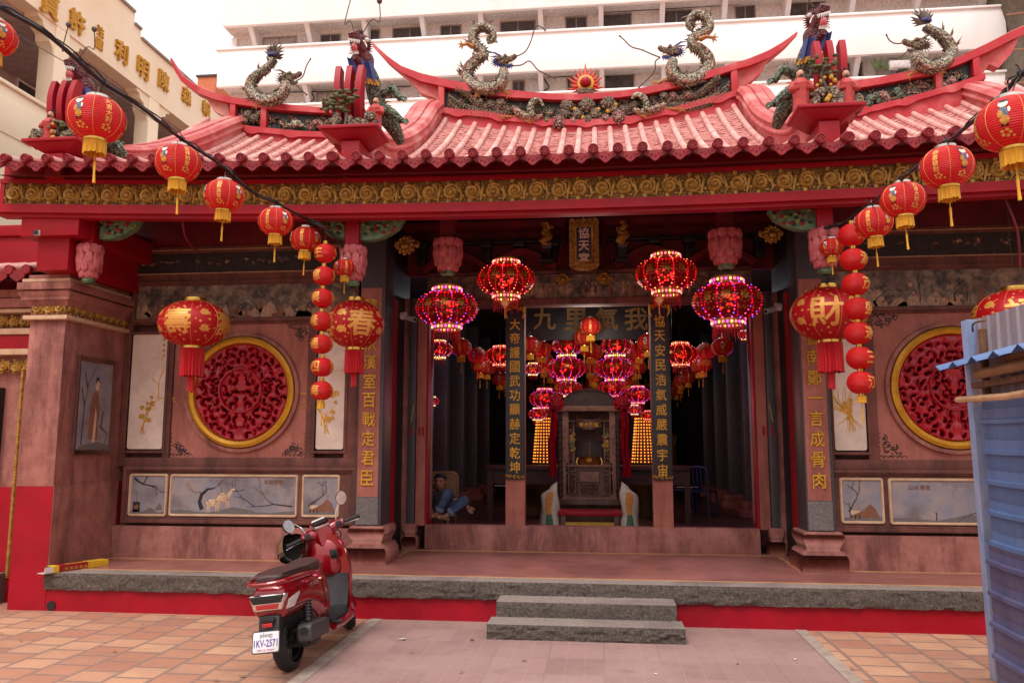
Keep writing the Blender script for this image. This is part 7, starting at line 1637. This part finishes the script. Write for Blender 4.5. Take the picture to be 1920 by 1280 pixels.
# blue plastic chairs on the right
def chair(px, py, Y, rz, label):
    c = P(px, py, Y); c.z = ZF; t = thing('plastic_chair', label, 'chair', c, 'blue plastic chairs in the hall'); Q = Matrix.Translation(c) @ Matrix.Rotation(rz, 4, 'Z')
    b = MB(); b.prism(rrect(-.2, .2, -.2, .2, .05), -.012, .012); b.xf(Q @ Matrix.Translation((0, 0, .43)) @ Matrix.Rotation(R_(90), 4, 'X')).build('seat', 'blue_chair', t)
    b = MB(); b.tube(spline([(-.19, .17, .42), (-.19, .2, .7), (-.15, .22, .84), (.15, .22, .84), (.19, .2, .7), (.19, .17, .42)], 6), .02, 8); 
    for x in (-.07, 0, .07): b.tube([(x, .18, .45), (x, .22, .84)], .018, 6)
    b.xf(Q).build('backrest', 'blue_chair', t)
    for sx in (-1, 1):
        for sy in (-1, 1): b = MB(); b.tube([(sx*.17, sy*.17, .42), (sx*.2, sy*.2, .0)], [.024, .018], 8); b.xf(Q).build('leg', 'blue_chair', t)
chair(1318, 944, 14.4, 2.6, 'blue plastic chair with its back turned, between the dark hall columns'); chair(1281, 940, 14.9, 1.4, 'blue plastic chair seen edge on, beside the right door post')
# ---------------------------------------------------------------- man in the rattan chair
Ym = 10.5; pm = lambda px, py, dy=0: P(px, py, Ym+dy)
rc_ = pm(836, 945); rc_.z = ZF; RT = thing('rattan_chair', 'low rattan lounge chair inside the left doorway', 'chair', rc_+Vector((0, .25, 0)))
b = MB(); zt_, zb_ = pm(836, 886, .3).z, pm(836, 968, .0).z; x0, x1 = pm(806, 900, .3).x, pm(857, 900, .3).x; xm = (x0+x1)/2
b.prism(rrect(x0, x1, zb_, zt_, .07), Ym+.32, Ym+.35); b.build('woven_back', 'rattan', RT)
b = MB(); rp = rrect(x0, x1, zb_, zt_, .07); b.tube([Vector((x, Ym+.33, z)) for x, z in rp+rp[:1]], .02, 8); b.build('back_frame', 'rattan', RT)
b = MB(); b.box(x0, x1, Ym-.2, Ym+.34, zb_-.03, zb_); b.build('seat', 'rattan', RT, bevel=.01)
for x in (x0+.03, x1-.03):
    for y in (Ym-.17, Ym+.3): b = MB(); b.tube([(x, y, ZF), (x, y, zb_-.02)], .02, 8); b.build('leg', 'rattan', RT)
def skin(name, pts, edges, rads, mt, parent, sub=2, root=0):
    me = bpy.data.meshes.new(name); me.from_pydata([Vector(p) for p in pts], edges, []); o = bpy.data.objects.new(name, me); COL.objects.link(o)
    m = o.modifiers.new('s', 'SKIN'); 
    if not me.skin_vertices: 
        bm = bmesh.new(); bm.from_mesh(me); bm.verts.layers.skin.verify(); bm.to_mesh(me); bm.free()
    for i, r in enumerate(rads): v = me.skin_vertices[0].data[i]; v.radius = (r, r) if not isinstance(r, tuple) else r; v.use_root = (i == root)
    m.use_smooth_shade = True; s2 = o.modifiers.new('u', 'SUBSURF'); s2.levels = sub; s2.render_levels = sub
    dg = bpy.context.evaluated_depsgraph_get(); nm = bpy.data.meshes.new_from_object(o.evaluated_get(dg)); bpy.data.objects.remove(o); bpy.data.meshes.remove(me)
    nm.name = name; nm.materials.clear(); nm.materials.append(M[mt]); nm.polygons.foreach_set('use_smooth', [True]*len(nm.polygons)); nm.transform(Matrix.Translation(-parent_base(parent)))
    o = bpy.data.objects.new(name, nm); COL.objects.link(o); o.parent = parent; return o
pel = pm(826, 958, .12); chest = pm(824, 930, .2); neck = pm(824, 917, .17); head = pm(825, 904, .1)
MAN = thing('person', 'man in dark shirt and rolled blue jeans sitting cross legged in a rattan chair', 'person', (pel.x, Ym, zb_))
kL, kR = pm(842, 918, -.22), pm(876, 934, -.12); hL, hR = pel+Vector((.02, -.05, 0)), pel+Vector((.12, -.04, 0)); fL, fR = pm(818, 966, -.22), pm(836, 968, -.16)
sL, sR = pm(808, 926, .18), pm(845, 928, .18); eL, eR = pm(800, 944, .05), pm(858, 944, .06); wL, wR = pm(810, 958, -.12), pm(874, 948, -.06)
skin('body', [pel, chest, neck, head+Vector((0, 0, -.05)), head+Vector((0, -.005, .02)), head+Vector((0, 0, .085)), sL, eL, wL, wL+Vector((.02, -.06, -.01)), sR, eR, wR, wR+Vector((.05, -.04, -.03)), hL, kL, fL, fL+Vector((-.05, -.12, .0)), hR, kR, fR, fR+Vector((-.1, -.1, .0))],
     [(0, 1), (1, 2), (2, 3), (3, 4), (4, 5), (1, 6), (6, 7), (7, 8), (8, 9), (1, 10), (10, 11), (11, 12), (12, 13), (0, 14), (14, 15), (15, 16), (16, 17), (0, 18), (18, 19), (19, 20), (20, 21)],
     [.1, .11, .048, .066, .082, .055, .05, .036, .026, .03, .05, .036, .026, .03, .075, .052, .036, .03, .075, .052, .036, .03], 'skin', MAN)
skin('shirt', [pel, pel.lerp(chest, .5), chest, neck+Vector((0, 0, -.02)), sL, sL.lerp(eL, .7), sR, sR.lerp(eR, .7)], [(0, 1), (1, 2), (2, 3), (2, 4), (4, 5), (2, 6), (6, 7)], [.125, .128, .13, .062, .066, .056, .066, .056], 'shirt', MAN)
skin('jeans', [pel, hL, kL, kL.lerp(fL, .78), hR, kR, kR.lerp(fR, .78)], [(0, 1), (1, 2), (2, 3), (0, 4), (4, 5), (5, 6)], [.13, .096, .07, .06, .096, .07, .06], 'denim', MAN)
b = MB()
for k, f in ((kL, fL), (kR, fR)): q = k.lerp(f, .78); d = (f-k).normalized(); b.tube([q-d*.035, q+d*.012], .066, 14)
b.build('rolled_cuff', mat('denim_inside', (146, 156, 180), .85), MAN)
b = MB(); b.ell(head+Vector((0, .03, .062)), (.084, .084, .058), 18); b.ell(head+Vector((0, .05, .02)), (.083, .06, .07), 14); b.build('hair', 'hair', MAN)
b = MB()
for sx in (-1, 1): b.ell(head+Vector((sx*.032, -.082, .018)), (.014, .008, .006), 8); b.tube([head+Vector((sx*.05, -.078, .034)), head+Vector((sx*.016, -.088, .033))], .004, 5)
b.build('eye', 'hair', MAN)
b = MB(); b.tube([head+Vector((0, -.085, .02)), head+Vector((0, -.105, -.02)), head+Vector((0, -.088, -.026))], [.008, .014, .009], 8); b.tube([head+Vector((-.024, -.082, -.05)), head+Vector((0, -.088, -.048)), head+Vector((.024, -.082, -.05))], .0065, 6)
for sx in (-1, 1): b.ell(head+Vector((sx*.084, .005, .0)), (.012, .022, .032), 8)
b.build('face_feature', 'skin', MAN)
b = MB()
for w_, dr in ((wL+Vector((.02, -.06, -.01)), Vector((.25, -.8, -.3))), (wR+Vector((.05, -.04, -.03)), Vector((.5, -.6, -.6)))):
    dr.normalize(); sd_ = dr.cross(Vector((0, 0, 1))).normalized()
    for k, L in zip((-1.5, -.5, .5, 1.5), (.065, .078, .074, .058)): o = w_+sd_*k*.017; b.tube([o, o+dr*L*.55, o+dr*L*.9+Vector((0, 0, -.02))], [.0095, .0085, .006], 6)
    o = w_-sd_*.03-dr*.02; b.tube([o, o-sd_*.03+dr*.03, o-sd_*.03+dr*.06], [.012, .01, .007], 6)
b.build('finger', 'skin', MAN)
# ---------------------------------------------------------------- white apartment block behind
WB = thing('apartment_block', 'long white apartment block with open balcony corridors rising behind the temple', 'building', (0, 42, 0))
x0, x1 = -21.0, 20.4; FL = [(24.77, 26.8), (21.2, 23.35), (17.75, 19.9), (14.3, 16.45)]
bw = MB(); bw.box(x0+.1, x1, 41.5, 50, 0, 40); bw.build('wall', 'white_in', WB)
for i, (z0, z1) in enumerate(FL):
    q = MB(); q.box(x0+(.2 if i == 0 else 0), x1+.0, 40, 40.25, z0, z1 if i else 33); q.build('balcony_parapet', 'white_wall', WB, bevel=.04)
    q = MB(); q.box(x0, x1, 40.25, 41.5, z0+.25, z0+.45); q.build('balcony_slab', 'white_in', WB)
    if i: q = MB(); q.box(x0-.12, x1+.1, 39.9, 40.35, z1-.02, z1+.1); q.build('coping', 'white_wall', WB, bevel=.03)
    for k in range(13):
        x = x0+1.6+k*3.28; q = MB(); q.prismx([(40.3, z0+.26), (41.5, z0+.26), (41.5, z0-.75), (41.3, z0-.75)], x-.13, x+.13); q.build('slab_bracket', 'white_wall', WB)
    q = MB(); q.box(x0+.1, x0+.4, 41.3, 41.5, z0-2, z0); q.build('pier', 'white_wall', WB)
wr = random.Random(4)
def win(px0, px1, top, Z, kind):
    y = 41.5; a, b = P(px0, 100, y).x, P(px1, 100, y).x; zt = P((px0+px1)/2, top, y).z; zb_ = zt-1.25
    f = MB(); frame(f, a, b, zb_, zt, y-.06, y+.04, .07); f.box((a+b)/2-.03, (a+b)/2+.03, y-.05, y+.03, zb_, zt) if kind != 'dark' else None; W_ = f.build('window', 'alu', WB)
    g_ = MB(); g_.box(a+.06, b-.06, y-.012, y+.03, zb_+.06, zt-.06); g_.build('pane', 'glass' if kind != 'cur' else 'curtain', W_)
for a in ((492, 555, 70, 'cur'), (600, 639, 65, ''), (660, 712, 57, 'dark'), (735, 801, 52, ''), (825, 865, 48, ''), (937, 1005, 40, ''), (1060, 1102, 32, ''), (1125, 1186, 27, 'dark'), (1380, 1420, 11, ''), (1481, 1553, 4, ''), (1240, 1300, 20, '')): win(a[0], a[1], a[2], 0, a[3])
for a in ((597, 636, 173, 'cur'), (727, 751, 168, ''), (660, 712, 170, ''), (845, 930, 160, ''), (960, 985, 152, ''), (1062, 1102, 147, ''), (1132, 1189, 139, 'dark'), (1480, 1545, 122, ''), (1567, 1616, 118, ''), (1640, 1700, 114, 'cur'), (1800, 1822, 104, '')): win(a[0], a[1], a[2], 0, a[3])
for px, py in ((575, 160), (1012, 138), (1680, 100)):
    c = P(px, py, 41.3); q = MB(); q.box(c.x-.45, c.x+.45, 41.05, 41.45, c.z-.3, c.z+.3); A_ = q.build('air_conditioner', 'white_plastic', WB, bevel=.03); q = MB(); q.tube([(c.x-.1, 41.04, c.z), (c.x-.1, 41.0, c.z)], .24, 18); q.build('fan_grille', 'grey_plastic', A_); q = MB(); q.tube(spline([(c.x+.2, 41.3, c.z-.3), (c.x+.5, 41.2, c.z-.9), (c.x-.1, 41.2, c.z-1.1)], 5), .04, 6); q.build('drain_hose', 'grey_plastic', A_)
q = MB()
for pts in ([(525, 173), (600, 172), (680, 167), (770, 162)], [(1120, 24), (1200, 20), (1300, 14), (1390, 8), (1440, 2)], [(985, 145), (1060, 144), (1140, 138), (1230, 131), (1350, 126)]): q.tube(spline([P(a, b, 41.3) for a, b in pts], 5), .03, 5)
q.build('wall_cable', 'cable', WB)
c = P(1685, 126, 40.2); pb = thing('planter_box', 'white planter box with straggly green plants on a balcony parapet', 'planter', P(1673, 131, 40.15)); q = MB(); q.box(c.x-.5, c.x+.5, 39.95, 40.3, c.z-.12, c.z+.25); q.build('box', 'white_plastic', pb, bevel=.03); q = MB()
for k in range(90):
    a = P(random.choice((random.uniform(1640, 1668), random.uniform(1685, 1702))), 131, 40.15); d = Vector((random.uniform(-.3, .3), random.uniform(-.1, .1), random.uniform(.2, .7))); q.tube([a, a+d*.6, a+d], [.03, .05, .01], 4)
q.build('plant', M.setdefault('leaf_green', mat('leaf_green', (96, 108, 66), .6, col2=(70, 84, 48), ns=9)), pb)
q = MB(); a, b = P(371, 145, 50), P(404, 165, 50); q.box(a.x, b.x, 50, 53, 0, a.z); ob = thing('orange_building', 'narrow orange rendered building seen between the cream and the white block', 'building', ((a.x+b.x)/2, 50, 0)); q.build('wall', mat('orange_render', (206, 122, 84), .8), ob); q = MB(); q.box(a.x-.1, b.x+.1, 49.9, 53, a.z, a.z+.12); q.build('coping', 'grey_plastic', ob)
# scaffold with netting at the far right
SF = thing('scaffolding', 'bamboo scaffolding wrapped in brown netting beside the white apartment block', 'scaffold', (23, 38, 0)); q = MB()
q.grid(lambda u, v: Vector((20.25+.5*math.sin(v*40)*.25+u*6, 38+.25*math.sin(u*17+v*30)+.12*math.sin(v*71+u*9), 30*v)), 24, 90); q.grid(lambda u, v: Vector((20.3+.2*math.sin(v*37), 38+5*u, 30*v)), 4, 60); q.build('netting', mat('scaffold_net', (112, 98, 84), .9, col2=(86, 76, 66), ns=3, bump=.5, bs=20), SF); q = MB()
for k in range(6): q.tube([(20.4+k*.9, 37.6, 0), (20.5+k*.9, 37.6, 30)], .05, 6)
for k in range(16): q.tube([(19.2, 37.55, 1+k*1.9+.3*math.sin(k)), (25, 37.55, 1.2+k*1.9)], .045, 6)
for k in range(8): q.tube([(20.4, 37.5, 3*k), (23, 37.5, 3*k+4)], .035, 5)
q.build('bamboo_pole', M['rattan'], SF)
# ---------------------------------------------------------------- cream building to the left
CB_ = thing('cream_building', 'cream school building with bracketed balconies and gold characters along its parapet', 'building', (-9.5, 14, 0)); X = -9.0
q = MB(); zt = 8.58
q.prismx([(4, zt), (17.6, zt), (17.6, 9.58), (14.04, 9.58), (14.04, 9.75) , (13.8, 9.75), (13.8, 9.98), (4, 9.98)], X-.3, X); FA = q.build('fascia', 'cream_wall', CB_)
q = MB()
for a, b, z in ((4, 13.78, 9.98), (13.8, 14.02, 9.75), (14.05, 17.6, 9.58)): q.box(X-.34, X+.04, a, b, z+.002, z+.05)
q.build('coping', M['concrete'], FA)
for y0, y1 in ((4.6, 4.95), (8.2, 8.55), (11.68, 12.02), (14.47, 14.84), (17.25, 17.6)): q = MB(); q.box(X-.3, X-.004, y0, y1, 0, zt); q.build('column', 'cream_wall', CB_, bevel=.01)
for y0, y1 in ((8.55, 11.68), (12.02, 14.47), (14.84, 17.25)):
    for s_, y in ((1, y0), (-1, y1)): q = MB(); q.prismx([(y, zt), (y+s_*.42, zt), (y+s_*.4, zt-.06), (y+s_*.3, zt-.08), (y+s_*.28, zt-.16), (y+s_*.14, zt-.22), (y+s_*.12, zt-.34), (y+s_*.04, zt-.4), (y, zt-.52)], X-.28, X-.03); q.build('arch_bracket', 'cream_wall', CB_)
q = MB(); q.box(X-.25, X, 4, 17.6, 5.9, 7.04); q.box(X-.3, X+.05, 4, 17.6, 7.042, 7.1); q.build('balcony_parapet', 'cream_wall', CB_, bevel=.01)
q = MB(); q.box(X-.02, X+.02, 8.9, 11.3, 6.3, 6.85); q.build('parapet_panel', 'cream_wall', CB_, bevel=.012)
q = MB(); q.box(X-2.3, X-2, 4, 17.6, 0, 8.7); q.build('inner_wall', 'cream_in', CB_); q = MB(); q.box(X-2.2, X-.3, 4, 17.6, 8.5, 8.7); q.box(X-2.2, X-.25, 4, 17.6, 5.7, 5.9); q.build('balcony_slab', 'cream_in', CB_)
q = MB(); q.box(X-9, X-2.3, 4, 17.6, 0, 9.2); q.box(X-.25, X-.03, 4, 17.6, 0, 5.85); q.box(X-3, X, 17.3, 17.5, 0, 9.3); q.build('wall', 'cream_wall', CB_)
for y0, y1, z0, z1 in ((13.3, 14.25, 7.2, 8.45), (10.3, 11.3, 7.2, 8.4), (15.8, 16.6, 7.2, 8.4), (13.75, 14.2, 8.62, 8.98)):
    f = MB(); f.box(X-2.0, X-1.94, y0-.06, y1+.06, z0-.06, z1+.06); W_ = f.build('window', 'white_in', CB_); f = MB()
    if z0 > 8.6:
        for k in range(5): f.box(X-1.94, X-1.92, y0, y1, z0+.075*k, z0+.075*k+.045)
    else: f.box(X-1.94, X-1.925, y0, y1, z0, z1)
    f.build('pane', 'glass', W_)
for ch, px, py, h in (('貞', 92, 8, .42), ('許', 144, 42, .38), ('法', 188, 60, .19), ('國', 186, 83, .19), ('利', 227, 98, .38), ('明', 267, 129, .38), ('陳', 306, 152, .38), ('森', 349, 180, .36), ('報', 386, 205, .34)):
    c = PX(px, py, X+.01); q = MB(); put_text(q, ch, c, h, X=(0, 1, 0), bold=.035, depth=.14); q.build('gold_character', 'gold_text', FA)
# ---------------------------------------------------------------- side wing left of the end pillar
SW = thing('side_wing', 'low red side wing with gold doorway and small tiled roof at the left edge', 'building', (-7, 7.9, 0)); y = 7.8; a, b = -8.6, -5.83; zz_ = lambda py: P(5, py, y).z
q = MB(); q.box(a, b, y+.08, y+.5, 0, 3.2); q.build('wall', 'plaster', SW); q = MB(); q.box(a, b, y+.0, y+.1, 0, 1.16); q.build('painted_foot', 'red', SW); q = MB(); q.box(a, b, y-.01, y+.1, zz_(656), zz_(629)); q.build('painted_band', 'red', SW)
q = MB()
for p0, p1, o, m in ((666, 654, .03, 1), (628, 616, .03, 1), (588, 580, .05, 1), (579, 562, .09, 0), (560, 545, .06, 0)): q.box(a, b, y-o, y+.2, zz_(p0), zz_(p1), m)
q.build('moulding', ['plaster', 'cream'], SW, bevel=.005)
gold_band('gold_band', (a+.0, y-.0, zz_(614)), (b, y-.0, zz_(614)), .13, SW, False); gold_band('gold_band', (a+.0, y+.02, zz_(700)), (b-.02, y+.02, zz_(700)), .15, SW, False)
q = MB()
for k in range(120): z = .25+k*.018; q.ell((-6.09, y-.0, z), (.026, .02, .014), 6)
q.build('gold_rope', 'gold', SW); q = MB(); q.box(-7.4, -6.34, y-.0, y+.13, .3, 2.2); q.build('dark_doorway', 'black', SW); q = MB(); q.box(-7.5, -6.1, y-.3, y+.1, 0, .3); q.build('doorstep', 'granite_grey', SW, bevel=.01)
q = MB(); sl = lambda u, v: Vector((a+(b-a)*u, 7.45+1.0*v, 3.36+.28*v)); q.grid(sl, 12, 3); q.grid(lambda u, v: sl(u, v)-Vector((0, 0, .08)), 12, 3); RFF = q.build('tiled_roof', 'tile', SW)
q = MB()
for k in range(15): u = k/14*.985+.005; q.tube([sl(u, t/6)+Vector((0, 0, .035)) for t in range(7)], .042, 10)
q.build('tile_roll', 'tile', RFF); q = MB()
for k in range(15): u = k/14*.985+.005; p_ = sl(u, 0); q.tube([p_+Vector((0, -.03, .03)), p_+Vector((0, .02, .03))], .05, 16)
for k in range(14): p_ = sl((k+.5)/14*.985+.005, 0); q.prism([(p_.x+w_, p_.z+h_) for w_, h_ in ((-.09, .02), (.09, .02), (.08, -.05), (0, -.1), (-.08, -.05))], 7.43, 7.45)
q.build('eave_tile', 'tile_red', RFF)
q = MB(); q.box(a, b+.1, 8.4, 8.6, 3.2, P(40, 430, 8.45).z-.1); q.box(a, b+.1, 8.36, 8.64, P(40, 430, 8.45).z-.098, P(40, 430, 8.45).z+.03); q.build('roof_parapet', 'red', SW, bevel=.006)
# ---------------------------------------------------------------- blue corrugated shed at the right edge
def mat_streak(name, c1, c2, c3, rough=.5, st_=(1, 1, .3)):
    t = NT(name); c = t.ramp(t.noise(5, 8, .75, stretch=st_), [(.35, c1), (.62, c2)]); k = t.ramp(t.noise(7, 8, .78, stretch=st_), [(.55, (0, 0, 0)), (.72, (220, 220, 220))]); c = t.mix(k, c, c3)
    t.l(c, t.b.inputs['Base Color']); t.b.inputs['Roughness'].default_value = rough; t.bump(t.noise(30, 4), .1, .004); return t.m
M['blue_sheet'] = mat_streak('blue_sheet', (92, 122, 168), (78, 104, 150), (120, 138, 172)); M['purple_sheet'] = mat_streak('faded_violet_sheet', (92, 94, 128), (74, 76, 112), (60, 60, 92)); M['grey_sheet'] = mat_streak('galvanised_sheet', (160, 152, 158), (134, 124, 132), (146, 106, 78), .55)
M['blue_wood'] = mat_streak('blue_painted_timber', (124, 154, 204), (168, 182, 214), (84, 112, 168), .7)
SX = lambda Y: 2.27+.056*(Y-5.2)
SD = thing('corrugated_shed', 'makeshift blue corrugated metal shed at the right edge of the forecourt', 'shed', (3.3, 4.6, 0))
def sheet(nm, z0, z1, y0, y1, off, mt, pitch=.178, horiz=True, topf=None):
    q = MB(); prof = []; 
    if horiz:
        z = z0
        while z < z1-.02:
            for dz_, o in ((0, 0), (.006, -.02), (.028, -.02), (.036, 0), (.09, .004), (.096, 0)): 
                if z+dz_ < z1: prof.append((z+dz_, o))
            z += pitch
        prof.append((z1, 0)); n = len(prof); m = 10; vs = []
        for i in range(m+1):
            Y = y0+(y1-y0)*i/m
            for z, o in prof: vs.append((SX(Y)+off+o+.003*math.sin(Y*9+z*5), Y, z+.004*math.sin(Y*6+z)))
        q.add(vs, [(i*n+k, i*n+k+1, (i+1)*n+k+1, (i+1)*n+k) for i in range(m) for k in range(n-1)], 0, False)
    else:
        Y = y0; cols = []
        while Y < y1: cols += [(Y, 0), (Y+.09, 0), (Y+.1, -.014), (Y+.115, -.014), (Y+.125, 0)]; Y += .13
        vs = [(SX(Y)+off+o, Y, z) for Y, o in cols for z in (z0, topf(Y) if topf else z1)]; q.add(vs, [(2*i, 2*i+2, 2*i+3, 2*i+1) for i in range(len(cols)-1)], 0, False)
    return q.build(nm, mt, SD)
sheet('upper_sheet', 1.02, 1.90, 2.4, 5.12, .03, 'blue_sheet'); sheet('lower_sheet', .02, 1.05, 2.4, 5.14, .012, 'purple_sheet'); sheet('grey_sheet', 1.86, 2.4, 2.4, 5.26, .1, 'grey_sheet', horiz=False, topf=lambda Y: 2.40-.02*(5.2-Y))
q = MB(); pt_, pb_ = P(1822, 600, 5.3), PZ(1874, 1276, 0); ax_ = (pt_-pb_); w_ = .05
q.hexa([pb_+Vector((-w_*.8, -.03, 0)), pb_+Vector((w_*.7, -.03, 0)), pb_+Vector((w_*.7, .05, 0)), pb_+Vector((-w_*.8, .05, 0))], [pt_+Vector((-w_*.95, -.03, 0)), pt_+Vector((w_*.75, -.03, 0)), pt_+Vector((w_*.75, .05, 0)), pt_+Vector((-w_*.95, .05, 0))]); q.build('corner_post', 'blue_wood', SD, bevel=.006)
q = MB(); q.box(SX(5.18)+.05, SX(5.18)+.09, 5.12, 5.16, 1.0, 2.32); q.build('inner_post', M['rust'] if 'rust' in M else M.setdefault('rust', mat('rusty_timber', (120, 84, 60), .85, col2=(78, 52, 40), ns=22, bump=.4)), SD, bevel=.005)
q = MB(); vs = []; m = 40
for i in range(m+1):
    Y = 2.5+(5.42-2.5)*i/m; ph = (i % 4); o = .035 if ph == 0 else 0.0
    vs += [(SX(Y)-.12, Y, 2.085+o), (SX(Y)+.2, Y, 2.17+o)]
q.add(vs, [(2*i, 2*i+2, 2*i+3, 2*i+1) for i in range(m)]); q.add([v+Vector((0, 0, -.006)) for v in q.v[:]], [(2*i+1, 2*i+3, 2*i+2, 2*i) for i in range(m)]); q.build('awning_sheet', 'blue_sheet', SD)
q = MB(); q.tube([(SX(5.1)-.03, 5.0, 2.03), (SX(3)+.05, 3, 2.05)], .03, 10); q.tube([(SX(5.1)+.02, 4.75, 2.10), (SX(3)+.05, 3, 2.11)], .03, 10); q.build('bamboo_pole', M['rattan'], SD)
q = MB(); q.box(SX(5)+.0, SX(5)+.05, 2.5, 5.16, 1.955, 1.99); q.build('timber_rail', 'rust', SD)
q = MB(); q.tube([(SX(5.3)-.04, 5.3, 1.895), (SX(4.7)-.05, 4.6, 1.875), (SX(3)-.03, 3.2, 1.9)], .02, 8); q.build('bare_lath', M.setdefault('lath', mat('bare_lath', (206, 164, 124), .7)), SD)
q = MB(); q.box(SX(5)+.16, 4.4, 5.0, 5.06, 0, 2.35); q.box(4.3, 4.4, 2.4, 5.0, 0, 2.35); q.box(2.45, 4.4, 2.4, 2.46, 0, 2.35); q.hexa([(2.5, 2.4, 2.36), (4.4, 2.4, 2.5), (4.4, 5.06, 2.5), (2.5, 5.06, 2.36)], [(2.5, 2.4, 2.38), (4.4, 2.4, 2.52), (4.4, 5.06, 2.52), (2.5, 5.06, 2.38)]); q.build('far_wall', 'grey_sheet', SD)
q = MB(); q.tube(spline([(SX(5.1)-.0, 5.1, 2.3), (SX(5)-.03, 5.0, 2.335), (SX(4.85)-.02, 4.85, 2.33)], 5), .006, 5); q.build('bent_wire', 'rust', SD)
# ---------------------------------------------------------------- small litter on the forecourt
M['dry_leaf'] = mat('dry_leaf', (120, 84, 52), .8, col2=(150, 120, 70), ns=30); M['paper_scrap'] = mat('paper_scrap', (214, 206, 196), .8)
lr = random.Random(8)
for k in range(26):
    x, y_ = lr.uniform(-5.6, 2.2), lr.uniform(5.2, 7.35); s = lr.uniform(.012, .028); a = lr.uniform(0, 6.28); q = MB()
    q.add([(x+s*math.cos(a+i*1.047)*(1.4 if i % 3 == 0 else .7), y_+s*math.sin(a+i*1.047)*(1.4 if i % 3 == 0 else .7), .011+.006*(i % 2)) for i in range(6)]+[(x, y_, .013)], [(i, (i+1) % 6, 6) for i in range(6)])
    o = q.build('dry_leaf', 'dry_leaf' if k % 4 else 'paper_scrap'); tag(o, 'tiny curled dry leaf lying on the forecourt paving', 'leaf', 'dry leaves and scraps on the paving'); recentre(o)
    if k % 4 == 0: o.name = 'paper_scrap'; o['label'] = 'tiny pale paper scrap lying on the forecourt paving'; o['category'] = 'paper scrap'
